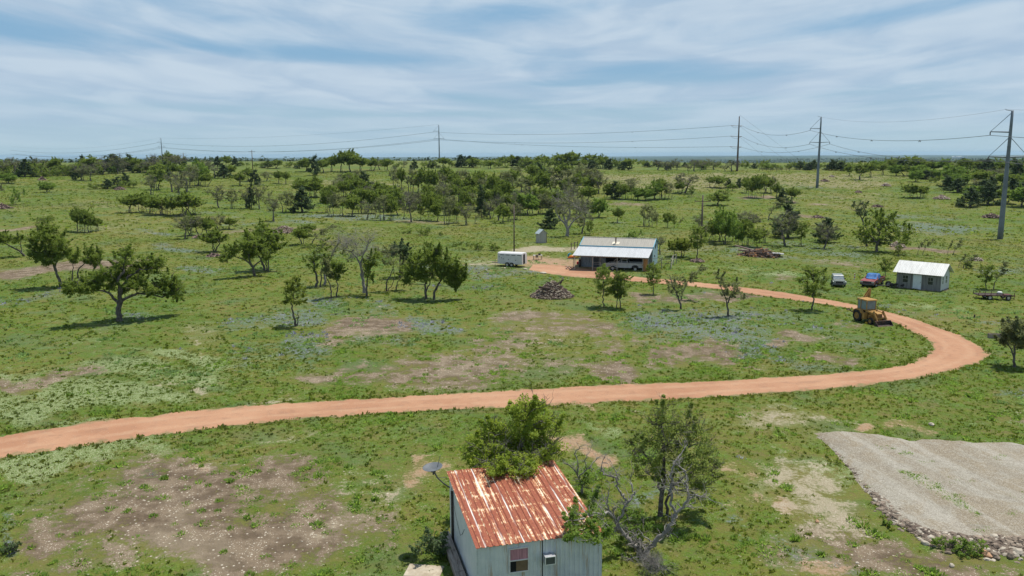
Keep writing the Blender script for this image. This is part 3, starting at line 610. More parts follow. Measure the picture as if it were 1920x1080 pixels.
def plant(px, py, h, w, kind, phrase, group=None, adj=None, variant=None):
    p = at(px, py); s = depth(p) / F_PX
    ms = PROTO[kind][prnd.randrange(len(PROTO[kind])) if variant is None else variant % len(PROTO[kind])]
    tm, cm, pw, ph = ms; name, ad, cat = ADJ[kind]
    o = thing(name, ((adj or ad) + ' ' + phrase).strip(), cat, (p[0], p[1], p[2]), 0., group)
    sx = w * s / pw; sz = h * s / ph / math.cos(math.atan2(CAM_H - p[2], math.hypot(p[0], p[1])))
    sx = min(max(sx, sz * .55), sz * 2.4)
    o.scale = (sx, sx, sz); o.rotation_euler = (0, 0, prnd.uniform(0, 6.28) if kind not in ('thin',) else -bearing(p) + prnd.choice((0, 0, .5)))
    for nm, me in (('trunk', tm), ('crown', cm)):
        c_ = bpy.data.objects.new(nm, me); col.objects.link(c_); c_.parent = o
    return o
def ordinal(n):
    return ('%d%s' % (n, 'th' if 10 <= n % 100 <= 20 else {1: 'st', 2: 'nd', 3: 'rd'}.get(n % 10, 'th'))) if n > 1 else 'first'
NTREES = [0]
def row(phrase, items):
    items = sorted(items); NTREES[0] += len(items)
    rj = random.Random(len(phrase))
    for i, (px, py, h, w, k) in enumerate(items): plant(px, py, h * rj.uniform(.86, 1.22), w * rj.uniform(.85, 1.1), k, '%s from left %s' % (ordinal(i + 1), phrase), group='trees ' + phrase)
def fill(n, poly, h, w, kinds, seed, jit=4):
    r = random.Random(seed); out_ = []; L_ = poly[-1][0] - poly[0][0]
    for i in range(n):
        x = poly[0][0] + L_ * (i + .5 + r.uniform(-.35, .35)) / n
        for a, b in zip(poly, poly[1:]):
            if a[0] <= x <= b[0]: y = a[1] + (b[1] - a[1]) * (x - a[0]) / (b[0] - a[0])
        out_.append((x, y + r.uniform(-jit, jit), h * r.uniform(.75, 1.25), w * r.uniform(.8, 1.25), r.choice(kinds)))
    return out_
def one(px, py, h, w, k, phrase, adj=None, variant=None): NTREES[0] += 1; return plant(px, py, h, w, k, phrase, None, adj, variant)
#@@PART2
# ------------------------------------------------------------------ trees row by row, far to near
row('on the far left skyline', fill(42, [(-30, 329), (120, 326), (340, 318)], 25, 32, ['oak', 'grey', 'juniper', 'grey', 'oak', 'bare', 'bush'], 11, 4)
    + fill(16, [(0, 331), (340, 322)], 16, 34, ['bush', 'juniper', 'brightbush'], 12, 3))
row('on the skyline left of the middle pole', [(345, 318, 14, 20, 'juniper'), (372, 318, 18, 24, 'bush'), (408, 312, 17, 24, 'juniper'), (426, 313, 20, 24, 'oak'), (441, 312, 19, 20, 'juniper'), (458, 311, 9, 18, 'bush'), (488, 313, 10, 22, 'bush'), (503, 315, 13, 24, 'juniper'),
    (518, 316, 15, 26, 'oak'), (540, 314, 12, 24, 'bush'), (562, 316, 17, 22, 'juniper'), (574, 322, 25, 26, 'oak'), (590, 329, 31, 26, 'juniper'), (606, 324, 28, 30, 'oak'), (622, 322, 30, 30, 'oak'), (640, 322, 31, 32, 'oak'), (657, 322, 37, 40, 'oak'), (676, 322, 30, 34, 'oak'),
    (697, 320, 24, 28, 'oak'), (712, 318, 20, 24, 'grey'), (724, 321, 22, 28, 'oak'), (742, 316, 12, 20, 'bush'), (758, 314, 11, 22, 'grey'), (777, 319, 18, 22, 'juniper'), (796, 315, 12, 24, 'bush'), (812, 315, 11, 22, 'juniper')])
row('on the skyline right of the middle pole', fill(26, [(828, 314), (960, 315), (1190, 318)], 19, 27, ['oak', 'juniper', 'oak', 'bush', 'juniper'], 14, 2) + [(1048, 316, 24, 30, 'oak'), (1072, 316, 26, 34, 'oak'), (1130, 316, 24, 24, 'oak'), (985, 314, 24, 24, 'oak'), (1012, 320, 16, 24, 'brightbush')])
row('on the skyline before the brown far field', fill(10, [(1195, 313), (1350, 314)], 11, 28, ['bush', 'juniper', 'bush'], 15, 1) + fill(9, [(1228, 319), (1345, 319)], 18, 22, ['grey', 'bare', 'grey'], 16, 2) + [(1320, 318, 10, 24, 'brightbush'), (1253, 318, 8, 16, 'juniper'), (1372, 321, 20, 20, 'bare'), (1382, 320, 17, 16, 'grey'), (1360, 321, 13, 16, 'grey')])
row('on the right skyline beyond the pale field', fill(16, [(1392, 315), (1600, 318)], 12, 24, ['brightbush', 'juniper', 'bush'], 17, 2) + [(1500, 318, 17, 30, 'juniper'), (1520, 319, 15, 24, 'juniper'), (1560, 319, 18, 26, 'juniper'), (1577, 320, 16, 24, 'juniper')])
row('along the edge of the right-hand woods', [(1592, 330, 21, 18, 'oak'), (1612, 337, 30, 34, 'oak'), (1632, 332, 24, 26, 'oak'), (1655, 328, 20, 28, 'oak'), (1680, 330, 22, 28, 'bright'), (1716, 341, 22, 24, 'bright'), (1700, 330, 22, 28, 'oak'), (1775, 356, 30, 34, 'juniper'), (1796, 361, 30, 32, 'juniper'),
    (1820, 388, 34, 46, 'juniper'), (1852, 384, 36, 48, 'juniper'), (1886, 382, 34, 44, 'oak'), (1915, 388, 42, 46, 'bright'), (1745, 336, 16, 26, 'brightbush'), (1752, 343, 14, 22, 'bush')])
row('deep inside the right-hand woods', fill(20, [(1640, 318), (1940, 322)], 20, 30, ['oak', 'bright', 'oak', 'juniper', 'bush'], 21, 3) + fill(16, [(1700, 332), (1950, 336)], 20, 32, ['bright', 'oak', 'brightbush', 'grey', 'juniper'], 22, 4) + fill(12, [(1770, 348), (1960, 352)], 22, 34, ['bright', 'oak', 'juniper', 'grey', 'bright'], 23, 4)
    + fill(7, [(1820, 366), (1960, 370)], 26, 36, ['bright', 'oak', 'juniper'], 24, 3) + [(1692, 316, 17, 18, 'juniper'), (1730, 316, 16, 22, 'juniper'), (1745, 316, 13, 22, 'juniper'), (1905, 342, 38, 40, 'juniper'), (1850, 322, 20, 30, 'juniper')])
row('in the dead grey and green thicket at left', [(283, 365, 36, 32, 'grey'), (296, 356, 44, 36, 'oak'), (310, 332, 24, 30, 'juniper'), (300, 335, 26, 30, 'oak'), (322, 360, 36, 32, 'bare'), (336, 368, 40, 28, 'grey'), (350, 360, 44, 34, 'grey'), (345, 336, 26, 30, 'oak'), (361, 352, 38, 30, 'greymott'),
    (372, 348, 42, 36, 'bright'), (386, 350, 28, 28, 'oak'), (388, 333, 30, 26, 'grey'), (402, 334, 28, 26, 'bare'), (420, 334, 22, 36, 'juniper'), (432, 330, 18, 26, 'oak'), (330, 330, 24, 28, 'oak'), (450, 348, 24, 24, 'oak'), (468, 340, 26, 24, 'oak'), (478, 346, 24, 26, 'juniper'), (500, 340, 16, 24, 'grey'),
    (523, 344, 21, 24, 'oak'), (536, 345, 24, 20, 'oak')])
row('in the dark bush clump at left', [(184, 355, 11, 24, 'bush'), (202, 354, 22, 34, 'juniper'), (220, 350, 20, 30, 'juniper'), (236, 348, 24, 24, 'juniper'), (250, 351, 11, 30, 'bush')])
row('in the long trunk-lined row across the middle', [(410, 390, 44, 34, 'grey'), (437, 391, 42, 22, 'greymott'), (462, 391, 46, 30, 'grey'), (472, 391, 50, 22, 'juniper'), (487, 392, 52, 22, 'grey'), (540, 398, 46, 26, 'greymott'), (567, 398, 54, 46, 'juniper'), (613, 399, 40, 24, 'mott'), (629, 405, 40, 30, 'greymott'), (660, 405, 46, 36, 'oak'),
    (688, 412, 40, 34, 'grey'), (675, 400, 46, 30, 'oak'), (703, 410, 36, 24, 'thin'), (719, 413, 42, 28, 'greymott'), (735, 413, 40, 22, 'mott'), (757, 411, 42, 24, 'thin'), (771, 416, 48, 36, 'grey'), (789, 413, 34, 16, 'young'), (806, 413, 46, 26, 'mott'), (820, 415, 38, 26, 'oak'), (841, 420, 46, 26, 'greymott'),
    (857, 418, 40, 24, 'mott'), (874, 422, 44, 32, 'grey'), (890, 420, 30, 18, 'thin'), (903, 408, 52, 26, 'juniper'), (920, 410, 44, 26, 'grey'), (934, 414, 46, 24, 'bare'), (943, 418, 38, 28, 'oak'), (956, 415, 38, 22, 'greymott'), (700, 400, 40, 24, 'mott'), (745, 403, 42, 28, 'oak'), (835, 404, 40, 26, 'oak')])
row('in the second tree line behind the middle row', [(643, 360, 36, 34, 'grey'), (655, 357, 38, 28, 'oak'), (683, 352, 32, 38, 'juniper'), (672, 346, 32, 30, 'greymott'), (710, 392, 46, 34, 'oak'), (740, 356, 40, 22, 'grey'), (753, 357, 36, 18, 'oak'), (773, 361, 40, 26, 'greymott'), (784, 360, 38, 20, 'mott'), (797, 362, 44, 28, 'oak'), (812, 364, 42, 26, 'mott'),
    (826, 362, 40, 22, 'grey'), (838, 360, 42, 28, 'oak'), (852, 366, 38, 24, 'mott'), (868, 364, 40, 28, 'greymott'), (884, 364, 42, 30, 'oak'), (899, 362, 38, 26, 'mott'), (912, 366, 36, 24, 'grey'), (926, 362, 40, 28, 'oak'), (949, 365, 38, 26, 'greymott'), (960, 352, 40, 30, 'oak'), (830, 382, 36, 26, 'grey'), (850, 385, 34, 28, 'oak'), (800, 385, 34, 28, 'mott'), (880, 384, 36, 28, 'mott'),
    (765, 388, 34, 26, 'greymott'), (735, 385, 36, 30, 'oak'), (700, 372, 30, 30, 'grey'), (912, 388, 36, 30, 'oak')])
row('among the loose trees filling the middle grove', fill(13, [(560, 372), (760, 378)], 34, 30, ['grey', 'oak', 'greymott', 'oak', 'mott'], 41, 7) + fill(15, [(700, 392), (960, 396)], 38, 30, ['oak', 'grey', 'greymott', 'mott', 'oak'], 42, 6) + fill(9, [(800, 374), (965, 376)], 34, 28, ['oak', 'grey', 'oak', 'greymott'], 43, 5) + fill(7, [(960, 402), (1110, 405)], 36, 30, ['grey', 'oak', 'greymott'], 44, 5))
row('in the crowded grove behind the barn', fill(9, [(965, 342), (1125, 346)], 30, 32, ['oak', 'greymott', 'grey', 'juniper'], 31, 4) + fill(9, [(975, 362), (1130, 362)], 34, 32, ['oak', 'grey', 'mott', 'greymott'], 32, 4) + fill(8, [(985, 385), (1110, 385)], 34, 32, ['oak', 'grey', 'greymott', 'oak'], 33, 5)
    + [(1030, 400, 34, 28, 'oak'), (1070, 405, 36, 30, 'grey'), (1088, 402, 34, 30, 'greymott'), (968, 392, 30, 26, 'grey'), (970, 412, 30, 24, 'greymott'), (1050, 410, 30, 24, 'grey')])
row('in the low thicket right of the barn grove', [(1140, 373, 28, 24, 'mott'), (1152, 373, 34, 30, 'juniper'), (1168, 374, 30, 28, 'mott'), (1182, 373, 32, 26, 'greymott'), (1196, 375, 26, 28, 'bright'), (1211, 376, 28, 30, 'bright'), (1226, 374, 34, 28, 'bright'), (1238, 373, 32, 24, 'oak'), (1250, 373, 28, 24, 'greymott'), (1185, 352, 18, 26, 'grey'), (1238, 350, 16, 22, 'oak')])
row('in the right mid-field mott below the steel pole', [(1366, 352, 17, 22, 'juniper'), (1386, 352, 16, 20, 'juniper'), (1398, 362, 26, 20, 'oak'), (1408, 371, 34, 28, 'mott'), (1421, 371, 36, 30, 'mott'), (1436, 362, 38, 26, 'oak'), (1446, 362, 34, 20, 'grey'), (1456, 372, 26, 22, 'oak'), (1466, 383, 32, 32, 'juniper'), (1484, 380, 32, 34, 'oak')])
row('in the grove behind the burnt timber pile', [(1310, 430, 30, 26, 'grey'), (1325, 450, 38, 28, 'grey'), (1338, 454, 40, 24, 'mott'), (1348, 452, 50, 34, 'bright'), (1360, 457, 60, 44, 'bright'), (1372, 453, 44, 24, 'mott'), (1384, 461, 40, 26, 'bright'), (1398, 460, 44, 30, 'mott'), (1415, 463, 46, 36, 'mott'), (1398, 430, 38, 44, 'grey'), (1412, 440, 36, 30, 'bare'), (1428, 455, 32, 22, 'greymott')])
row('in the flat-topped mott at left', [(244, 399, 38, 46, 'oak'), (268, 398, 36, 36, 'mott'), (282, 400, 34, 28, 'oak'), (295, 403, 38, 36, 'mott'), (306, 402, 32, 24, 'greymott'), (322, 404, 34, 28, 'mott'), (345, 404, 42, 52, 'oak'), (362, 402, 38, 34, 'oak')])
row('in the twisted clump below the flat-topped mott', [(347, 448, 48, 40, 'grey'), (358, 442, 42, 30, 'oak'), (372, 441, 36, 30, 'grey'), (389, 440, 38, 30, 'oak'), (410, 432, 34, 34, 'grey'), (430, 430, 22, 26, 'oak')])
row('in the small five-trunk clump at left', [(146, 434, 40, 28, 'oak'), (153, 435, 40, 22, 'mott'), (160, 436, 38, 20, 'oak'), (168, 436, 36, 28, 'oak'), (182, 433, 28, 26, 'mott')])
row('among bushes left of the white trailer', [(787, 441, 13, 30, 'bush'), (764, 438, 7, 20, 'bush'), (826, 442, 7, 12, 'bush'), (804, 468, 17, 24, 'bush'), (855, 462, 6, 14, 'bush'), (862, 460, 7, 12, 'bush'), (879, 462, 9, 16, 'bush'), (870, 469, 5, 16, 'bush'), (897, 469, 14, 26, 'bush'), (925, 470, 12, 26, 'bush'), (523, 466, 9, 18, 'bush'), (568, 466, 8, 32, 'bush')])
# single trees, each with its own description
one(17, 344, 20, 30, 'bright', 'standing alone at the far left edge of the meadow')
one(88, 361, 20, 30, 'bright', 'in open pale grass in the upper left meadow')
one(30, 384, 32, 38, 'brightbush', 'beside the left edge above the wire fence', 'big feathery bright bush')
one(-2, 385, 46, 26, 'bare', 'leaning at the left edge above the wire fence')
one(73, 419, 14, 26, 'bush', 'above the leaning oaks at left')
one(153, 338, 32, 34, 'grey', 'forked, alone below the left skyline'); one(143, 337, 26, 18, 'juniper', 'narrow, beside the forked grey oak below the left skyline'); one(170, 339, 30, 22, 'grey', 'right of the narrow juniper below the left skyline')
one(402, 472, 44, 46, 'oak', 'small and round-topped, above the big lone oak at left')
one(513, 415, 56, 32, 'grey', 'leaning forward from the middle row, wrapped in ivy-green leaves', 'dark green twiggy oak')
one(577, 443, 24, 30, 'oak', 'low, right of the wood-chip heap', 'small flat oak', 1); one(584, 460, 38, 48, 'thin', 'with a crooked stem in front of the small flat oak', 'leaning dark oak'); one(567, 459, 34, 36, 'oak', 'straight-stemmed, left of the crooked leaning oak')
one(500, 508, 92, 62, 'oak', 'just right of the wide two-limbed oak', 'tall grey-green oak', 2); one(505, 470, 50, 46, 'grey', 'behind the wide two-limbed oak')
one(1032, 428, 38, 42, 'juniper', 'beside the thick-trunked grey oak above the white shed'); one(990, 403, 42, 44, 'bright', 'at the left side of the barn grove', 'large bright green oak')
one(1091, 438, 42, 38, 'grey', 'with a leaning stem right of the thick-trunked grey oak'); one(1106, 441, 28, 16, 'young', 'right of the leaning grey oak above the barn')
one(1122, 408, 38, 34, 'bright', 'standing alone above the barn'); one(1158, 418, 28, 24, 'oak', 'small and round, right of the lone bright tree above the barn')
one(1213, 424, 42, 24, 'greymott', 'standing upright above the barn roof'); one(1228, 426, 34, 14, 'greymott', 'narrow, next to the upright grey clump above the barn')
one(1251, 427, 28, 18, 'mott', 'small, above the right end of the barn'); one(1264, 427, 26, 10, 'young', 'right of the small clump above the barn end'); one(1271, 427, 20, 10, 'thin', 'last right of the small clump above the barn end')
one(1273, 363, 24, 22, 'oak', 'left of the grey oak in the upper right meadow'); one(1284, 362, 38, 46, 'grey', 'spreading in the upper right meadow'); one(1297, 369, 20, 12, 'young', 'in front of the grey spreading oak in the upper right meadow')
one(1344, 352, 24, 40, 'mott', 'wide, in the upper right meadow'); one(1373, 358, 14, 18, 'oak', 'tiny, below the two junipers at upper right'); one(1346, 385, 24, 42, 'oak', 'flat and umbrella-shaped, right of the tall utility pole', None, 0); one(1356, 365, 12, 26, 'brightbush', 'small, above the umbrella-shaped oak')
one(1307, 485, 62, 34, 'young', 'tall and dark, ringed by rocks at its foot', 'grey-green oak'); one(1264, 480, 32, 26, 'yellow', 'left of its twin by the rock-ringed oak'); one(1277, 482, 36, 42, 'yellow', 'broad, beside the rock-ringed oak')
one(1190, 452, 22, 44, 'brightbush', 'peeping over the barn roof'); one(1238, 477, 34, 22, 'bare', 'behind the right end of the barn', 'bare twiggy bush')
one(1440, 412, 42, 30, 'thin', 'arching to the left above the black-and-grey oak', 'dark arching oak'); one(1478, 446, 62, 60, 'juniper', 'broad and dark behind the pale grey-stemmed oak'); one(1472, 461, 66, 50, 'grey', 'with a pale twisted trunk, right of the timber pile'); one(1502, 461, 44, 22, 'young', 'at the right foot of the pale twisted oak')
one(1545, 466, 50, 42, 'grey', 'leafy and two-stemmed, standing alone in the right meadow', 'dark green oak'); one(1548, 455, 46, 40, 'juniper', 'behind the two-stemmed oak in the right meadow')
one(1684, 480, 22, 14, 'young', 'under the right side of the huge meadow oak'); one(1720, 478, 30, 16, 'thin', 'left of a pair beyond the grey cabin'); one(1730, 478, 32, 18, 'thin', 'right of a pair beyond the grey cabin'); one(1712, 371, 28, 46, 'mott', 'wide and many-stemmed in front of the right-hand woods'); one(1730, 371, 22, 20, 'mott', 'small, right of the wide clump before the woods')
one(1776, 478, 28, 8, 'thin', 'frail, above the grey cabin roof'); one(1787, 478, 28, 16, 'thin', 'feathery, above the right end of the grey cabin'); one(1797, 501, 26, 12, 'thin', 'bent, just right of the grey cabin roof'); one(1805, 502, 26, 24, 'thin', 'bending over beside the grey cabin roof', 'crooked green sapling')
one(1848, 542, 46, 28, 'young', 'left of a pair right of the grey cabin'); one(1862, 542, 52, 24, 'thin', 'right of a pair right of the grey cabin'); one(1659, 522, 40, 22, 'young', 'between the red pickup and the grey cabin'); one(1640, 462, 12, 10, 'bush', 'under the huge meadow oak')
one(1523, 581, 82, 50, 'young', 'by the dirt road left of the yellow backhoe', None, 1); one(1132, 576, 80, 42, 'young', 'left of the pair in front of the barn porch', None, 0); one(1156, 578, 70, 26, 'young', 'left-hand stem of the pair in front of the barn pickup', None, 2); one(1163, 578, 66, 36, 'young', 'right-hand stem of the pair in front of the barn pickup', None, 1)
one(1225, 552, 60, 27, 'young', 'slim, by the road in front of the plywood panel', None, 2); one(1277, 562, 66, 42, 'thin', 'with a bushy crown right of the slim roadside oak', 'dark leaning oak', 0)
one(1812, 503, 12, 18, 'bush', 'right of the crooked sapling by the cabin'); one(800, 1040, 1, 1, 'bush', '', None) if False else None

# ------------------------------------------------------------------ larger trees shaped after their own outline
def onray(P):
    """pixel + distance behind the trunk's plane -> point local to a thing standing at P and facing the camera"""
    b = bearing(P); n_ = np.array([math.sin(b), math.cos(b), 0]); x_ = np.array([math.cos(b), -math.sin(b), 0])
    def f(x, y, dy=0.):
        d = ray(x, y); t = ((P - CAM) @ n_ + dy) / (d @ n_); q = CAM + d * t - P
        return (float(q @ x_), float(dy), max(-.25, float(q[2])))
    return f
def hero(name, label, cat, base, stems, blobs, leaf, trunk_w, seed, bdepth=.8, loc3=None, **kw):
    P = np.array(loc3) if loc3 is not None else at(*base); s = depth(P) / F_PX; ca = math.cos(math.atan2(CAM_H - P[2], math.hypot(P[0], P[1])))
    rnd = random.Random(seed); cv_ = onray(P)
    st = [[cv_(q[0], q[1], (q[2] if len(q) > 2 else rnd.gauss(0, .12) * (i > 0))) for i, q in enumerate(st_)] for st_ in stems]
    wmax = max(b[2] for b in blobs) * s if blobs else 1
    bl = []
    for b in blobs:
        dy = b[4] if len(b) > 4 else rnd.uniform(-1, 1) * bdepth * wmax * 1.3
        x, y, z = cv_(b[0], b[1], dy); bl.append((x, y, z, b[2] * s * 1.32, b[2] * s * 1.25, b[3] * s / ca * 1.3))
    tm, cm, _, _ = tree_meshes(seed, st, bl, leaf, trunk_w * s / 2, **kw)
    o = thing(name, label, cat, P, -bearing(P)); NTREES[0] += 1
    for nm, me in (('trunk', tm), ('crown', cm)):
        if len(me.vertices) == 0: continue
        c_ = bpy.data.objects.new(nm, me); col.objects.link(c_); c_.parent = o
    return o
K = dict(dens=2.4, rs=.34, per=62, size=.078, shell=.2, bare=.5, twig_lev=1, crown_twigs=1.2)
hero('oak_tree', 'big lone oak with wide level limbs and a thick short trunk, lower left meadow', 'tree', (225, 602),
     [[(225, 602, 0), (222, 582, 0), (224, 566, 0), (225, 548, 0), (222, 525), (232, 505)], [(223, 568, 0), (213, 560), (205, 550), (192, 545), (178, 545)], [(225, 566, 0), (238, 558), (258, 550), (285, 552), (305, 558)], [(225, 548, 0), (240, 520), (262, 505)]],
     [(238, 475, 14, 18), (228, 497, 20, 18), (215, 515, 18, 16), (196, 512, 20, 14), (245, 515, 22, 16), (270, 495, 22, 18), (290, 502, 18, 16), (300, 490, 10, 10), (262, 525, 18, 14), (250, 535, 16, 10), (165, 535, 20, 16), (145, 538, 22, 14), (128, 542, 14, 9), (182, 530, 14, 12), (280, 545, 20, 10), (300, 538, 18, 14), (320, 530, 20, 20), (335, 540, 13, 18), (328, 550, 18, 12), (232, 545, 10, 12), (208, 536, 12, 10)],
     L_OAK, 11, 11, **K)
hero('oak_tree', 'left-leaning oak with a split dark crown, left of the big lone oak', 'tree', (116, 538), [[(116, 538, 0), (109, 520, 0), (104, 505, 0), (100, 495)], [(104, 505, 0), (90, 480), (80, 462)], [(102, 500), (112, 478), (118, 462)]],
     [(78, 432, 16, 14), (98, 428, 12, 10), (62, 452, 14, 14), (70, 478, 16, 16), (86, 465, 18, 20), (100, 478, 14, 16), (112, 462, 16, 18), (124, 472, 12, 14), (90, 490, 20, 9), (108, 448, 12, 12), (84, 445, 14, 10)], L_OAK, 6, 12, **K)
hero('oak_tree', 'oak bending low to the left with bare crooked stems at the left edge', 'tree', (47, 480), [[(47, 480, 0), (36, 470), (20, 462), (6, 455)], [(40, 474), (40, 462), (38, 450)]],
     [(12, 446, 14, 9), (-6, 450, 16, 11), (28, 450, 12, 8), (40, 445, 9, 8), (-2, 440, 10, 7)], L_OAK, 4, 13, **K)
hero('oak_tree', 'slender oak with a small right-leaning crown left of the big lone oak', 'tree', (145, 521), [[(145, 521, 0), (147, 505), (156, 496), (168, 488)]], [(162, 490, 11, 8), (174, 484, 14, 12), (184, 474, 9, 12), (168, 472, 10, 10), (180, 492, 10, 8)], L_OAK, 3, 14, **K)
hero('sapling', 'thin straight sapling between the two leaning oaks at left', 'tree', (135, 528), [[(135, 528, 0), (136, 505), (137, 492)]], [(138, 490, 8, 8), (144, 478, 7, 9), (134, 482, 6, 7), (148, 470, 4, 6)], L_OAK, 2.4, 15, **K)
hero('oak_tree', 'wide two-limbed oak with its left limb reaching out, left of the shrubby row', 'tree', (478, 518), [[(478, 518, 0), (475, 503, 0), (468, 490), (465, 475)], [(472, 496), (455, 485), (435, 480)], [(474, 500), (487, 490), (495, 478)]],
     [(420, 482, 12, 10), (432, 472, 13, 9), (446, 464, 13, 9), (460, 455, 12, 12), (463, 440, 9, 10), (476, 464, 16, 13), (470, 478, 15, 11), (490, 468, 14, 14), (500, 480, 12, 10), (484, 450, 12, 11)], L_OAK, 5.5, 16, **K)
hero('oak_tree', 'small bright oak with a tight upright crown in the centre-left meadow', 'tree', (556, 611), [[(556, 611, 0), (550, 592, 0), (547, 573), (550, 550)], [(557, 610, 0), (560, 596), (558, 584)]],
     [(545, 530, 9, 10), (553, 524, 8, 7), (548, 545, 14, 11), (562, 545, 11, 12), (556, 560, 14, 12), (545, 563, 11, 10), (566, 556, 8, 10), (551, 536, 12, 9)], L_YEL, 4.5, 17, dens=1.2, rs=.26, per=30, size=.09, bare=.3, twig_lev=1)
hero('oak_tree', 'full round green oak on a slim straight stem, left of the pair before the trailer', 'tree', (799, 561), [[(799, 561, 0), (798, 545, 0), (797, 530), (790, 510)], [(798, 545), (806, 530), (812, 515)]],
     [(765, 515, 14, 12), (780, 502, 17, 15), (798, 492, 18, 16), (790, 518, 18, 14), (772, 487, 12, 13), (808, 478, 14, 14), (762, 528, 10, 8), (805, 512, 16, 14), (756, 503, 8, 8), (785, 478, 9, 10)], L_OAK, 5, 18, **K)
hero('oak_tree', 'full green oak on a leaning stem, right of the pair before the trailer', 'tree', (814, 561), [[(814, 561, 0), (816, 545, 0), (822, 532), (832, 520)], [(818, 540), (828, 522), (845, 508)]],
     [(820, 480, 13, 16), (832, 495, 18, 16), (848, 500, 16, 16), (842, 518, 18, 14), (858, 522, 15, 14), (872, 515, 10, 10), (826, 515, 16, 14), (822, 466, 8, 10), (855, 535, 12, 8), (862, 503, 10, 10), (838, 480, 9, 9)], L_OAK, 5, 19, **K)
hero('dead_tree', 'large bare grey oak with upswept claw-like branches left of centre', 'tree', (683, 552), [[(683, 545, 0), (680, 525, 0), (678, 505, 0), (673, 488)], [(678, 505, 0), (668, 482), (655, 470), (645, 468)], [(676, 496), (682, 474), (690, 460), (697, 450)], [(680, 515), (692, 500), (705, 490)]],
     [(650, 465, 12, 12), (668, 460, 14, 14), (690, 455, 14, 12), (675, 480, 14, 12), (702, 482, 10, 10), (655, 485, 10, 8)], L_GREY, 6.5, 20, dens=.05, rs=.3, per=14, size=.09, bark=DEAD, bare=3.4, twig_lev=3, twig_len=1.1)
hero('oak_tree', 'small green oak leaning against the bare grey oak left of centre', 'tree', (687, 555), [[(687, 555, 0), (688, 530), (690, 512)]], [(688, 500, 10, 14), (700, 490, 12, 14), (693, 515, 9, 8), (708, 478, 8, 8)], L_OAK, 4, 21, **K)
hero('oak_tree', 'dense oak clump member with grey bare top, left of the bare grey oak', 'tree', (592, 538), [[(592, 538, 0), (594, 520), (590, 505), (588, 488)], [(600, 535, 0), (602, 515), (604, 495)]],
     [(580, 490, 10, 12), (590, 478, 12, 13), (600, 492, 12, 14), (605, 462, 9, 12), (606, 450, 7, 8), (586, 503, 9, 9), (612, 480, 10, 12)], L_OAK, 5, 22, dens=.9, rs=.3, per=28, size=.1, bare=1., twig_lev=2)
hero('oak_tree', 'grey-topped oak rising behind the dense clump left of centre', 'tree', (607, 534), [[(607, 534, 0), (610, 505), (622, 480), (630, 462)]], [(622, 460, 12, 14), (635, 450, 14, 14), (640, 468, 12, 12), (626, 478, 12, 10), (648, 458, 10, 10)], L_GREY, 4.5, 23, dens=.25, rs=.3, per=22, size=.1, bare=2.6, twig_lev=3, bark=DEAD)
hero('sapling', 'left one of two slim stems at the foot of the dense clump', 'tree', (622, 559), [[(622, 559, 0), (618, 535), (612, 515)]], [(612, 505, 10, 10), (620, 515, 8, 9), (610, 492, 8, 8)], L_GREY, 2.8, 24, **K)
hero('sapling', 'right one of two slim stems at the foot of the dense clump', 'tree', (632, 557), [[(632, 557, 0), (632, 535), (631, 515)]], [(631, 510, 10, 12), (626, 495, 9, 9), (637, 498, 8, 9), (632, 522, 7, 7)], L_OAK, 3, 25, **K)
hero('oak_tree', 'grey forked oak with ring-shaped bare stems right of the bare grey oak', 'tree', (725, 546), [[(725, 546, 0), (724, 532, 0), (732, 515), (738, 500)], [(725, 546, 0), (735, 535), (740, 518), (736, 500)]], [(720, 478, 13, 12), (735, 485, 13, 12), (712, 470, 11, 10), (740, 470, 12, 10), (728, 495, 10, 9), (745, 496, 9, 9)], L_GREY, 3.2, 26, dens=.55, rs=.3, per=24, size=.1, bare=1.4, twig_lev=2)
hero('juniper_tree', 'dark leafy-topped tree behind the grey forked oak', 'tree', (750, 520), [[(750, 520, 0), (750, 490), (750, 475)]], [(745, 462, 14, 8), (757, 468, 12, 10), (738, 472, 12, 9), (760, 480, 10, 9)], L_JUN, 4, 27, **K)
hero('sapling', 'short curved stem with sparse leaves left of the round green oak pair', 'tree', (742, 544), [[(742, 544, 0), (745, 530), (752, 520)]], [(757, 512, 8, 8), (752, 500, 9, 8), (764, 520, 5, 6)], L_GREY, 2.5, 28, **K)
hero('oak_tree', 'twiggy oak with a wind-swept left top, tallest at the road bend before the barn', 'tree', (1366, 593), [[(1366, 593, 0), (1364, 570, 0), (1368, 558), (1375, 545)], [(1364, 568), (1356, 545), (1346, 522)]],
     [(1372, 545, 16, 12), (1385, 550, 12, 10), (1362, 552, 12, 10), (1358, 535, 11, 10), (1350, 522, 9, 9), (1344, 513, 6, 6), (1380, 535, 9, 8), (1395, 558, 6, 6)], L_GREY, 4, 29, dens=.95, rs=.26, per=28, size=.085, bare=1.2, twig_lev=2)
hero('oak_tree', 'oak with a bare left side and curved leaning stem, before the road', 'tree', (1278, 581), [[(1278, 581, 0), (1273, 562, 0), (1268, 550), (1264, 538)], [(1270, 553), (1260, 532), (1255, 515)]], [(1262, 540, 13, 11), (1272, 528, 12, 12), (1258, 525, 8, 9), (1275, 545, 9, 8), (1256, 548, 6, 6)], L_GREY, 4, 30, dens=.9, rs=.27, per=28, size=.085, bare=1.2, twig_lev=2)
hero('oak_tree', 'round bushy oak cut by the right edge above the road bend', 'tree', (1902, 688), [[(1902, 688, 0), (1901, 668, 0), (1904, 650), (1905, 632)], [(1901, 662), (1890, 645), (1882, 632)]],
     [(1898, 612, 17, 13), (1885, 622, 14, 14), (1910, 625, 18, 16), (1880, 640, 13, 10), (1925, 635, 18, 18), (1900, 640, 16, 12), (1915, 610, 14, 12), (1930, 615, 12, 12), (1878, 628, 8, 7), (1912, 650, 14, 8)], L_GREY, 5, 31, **K)
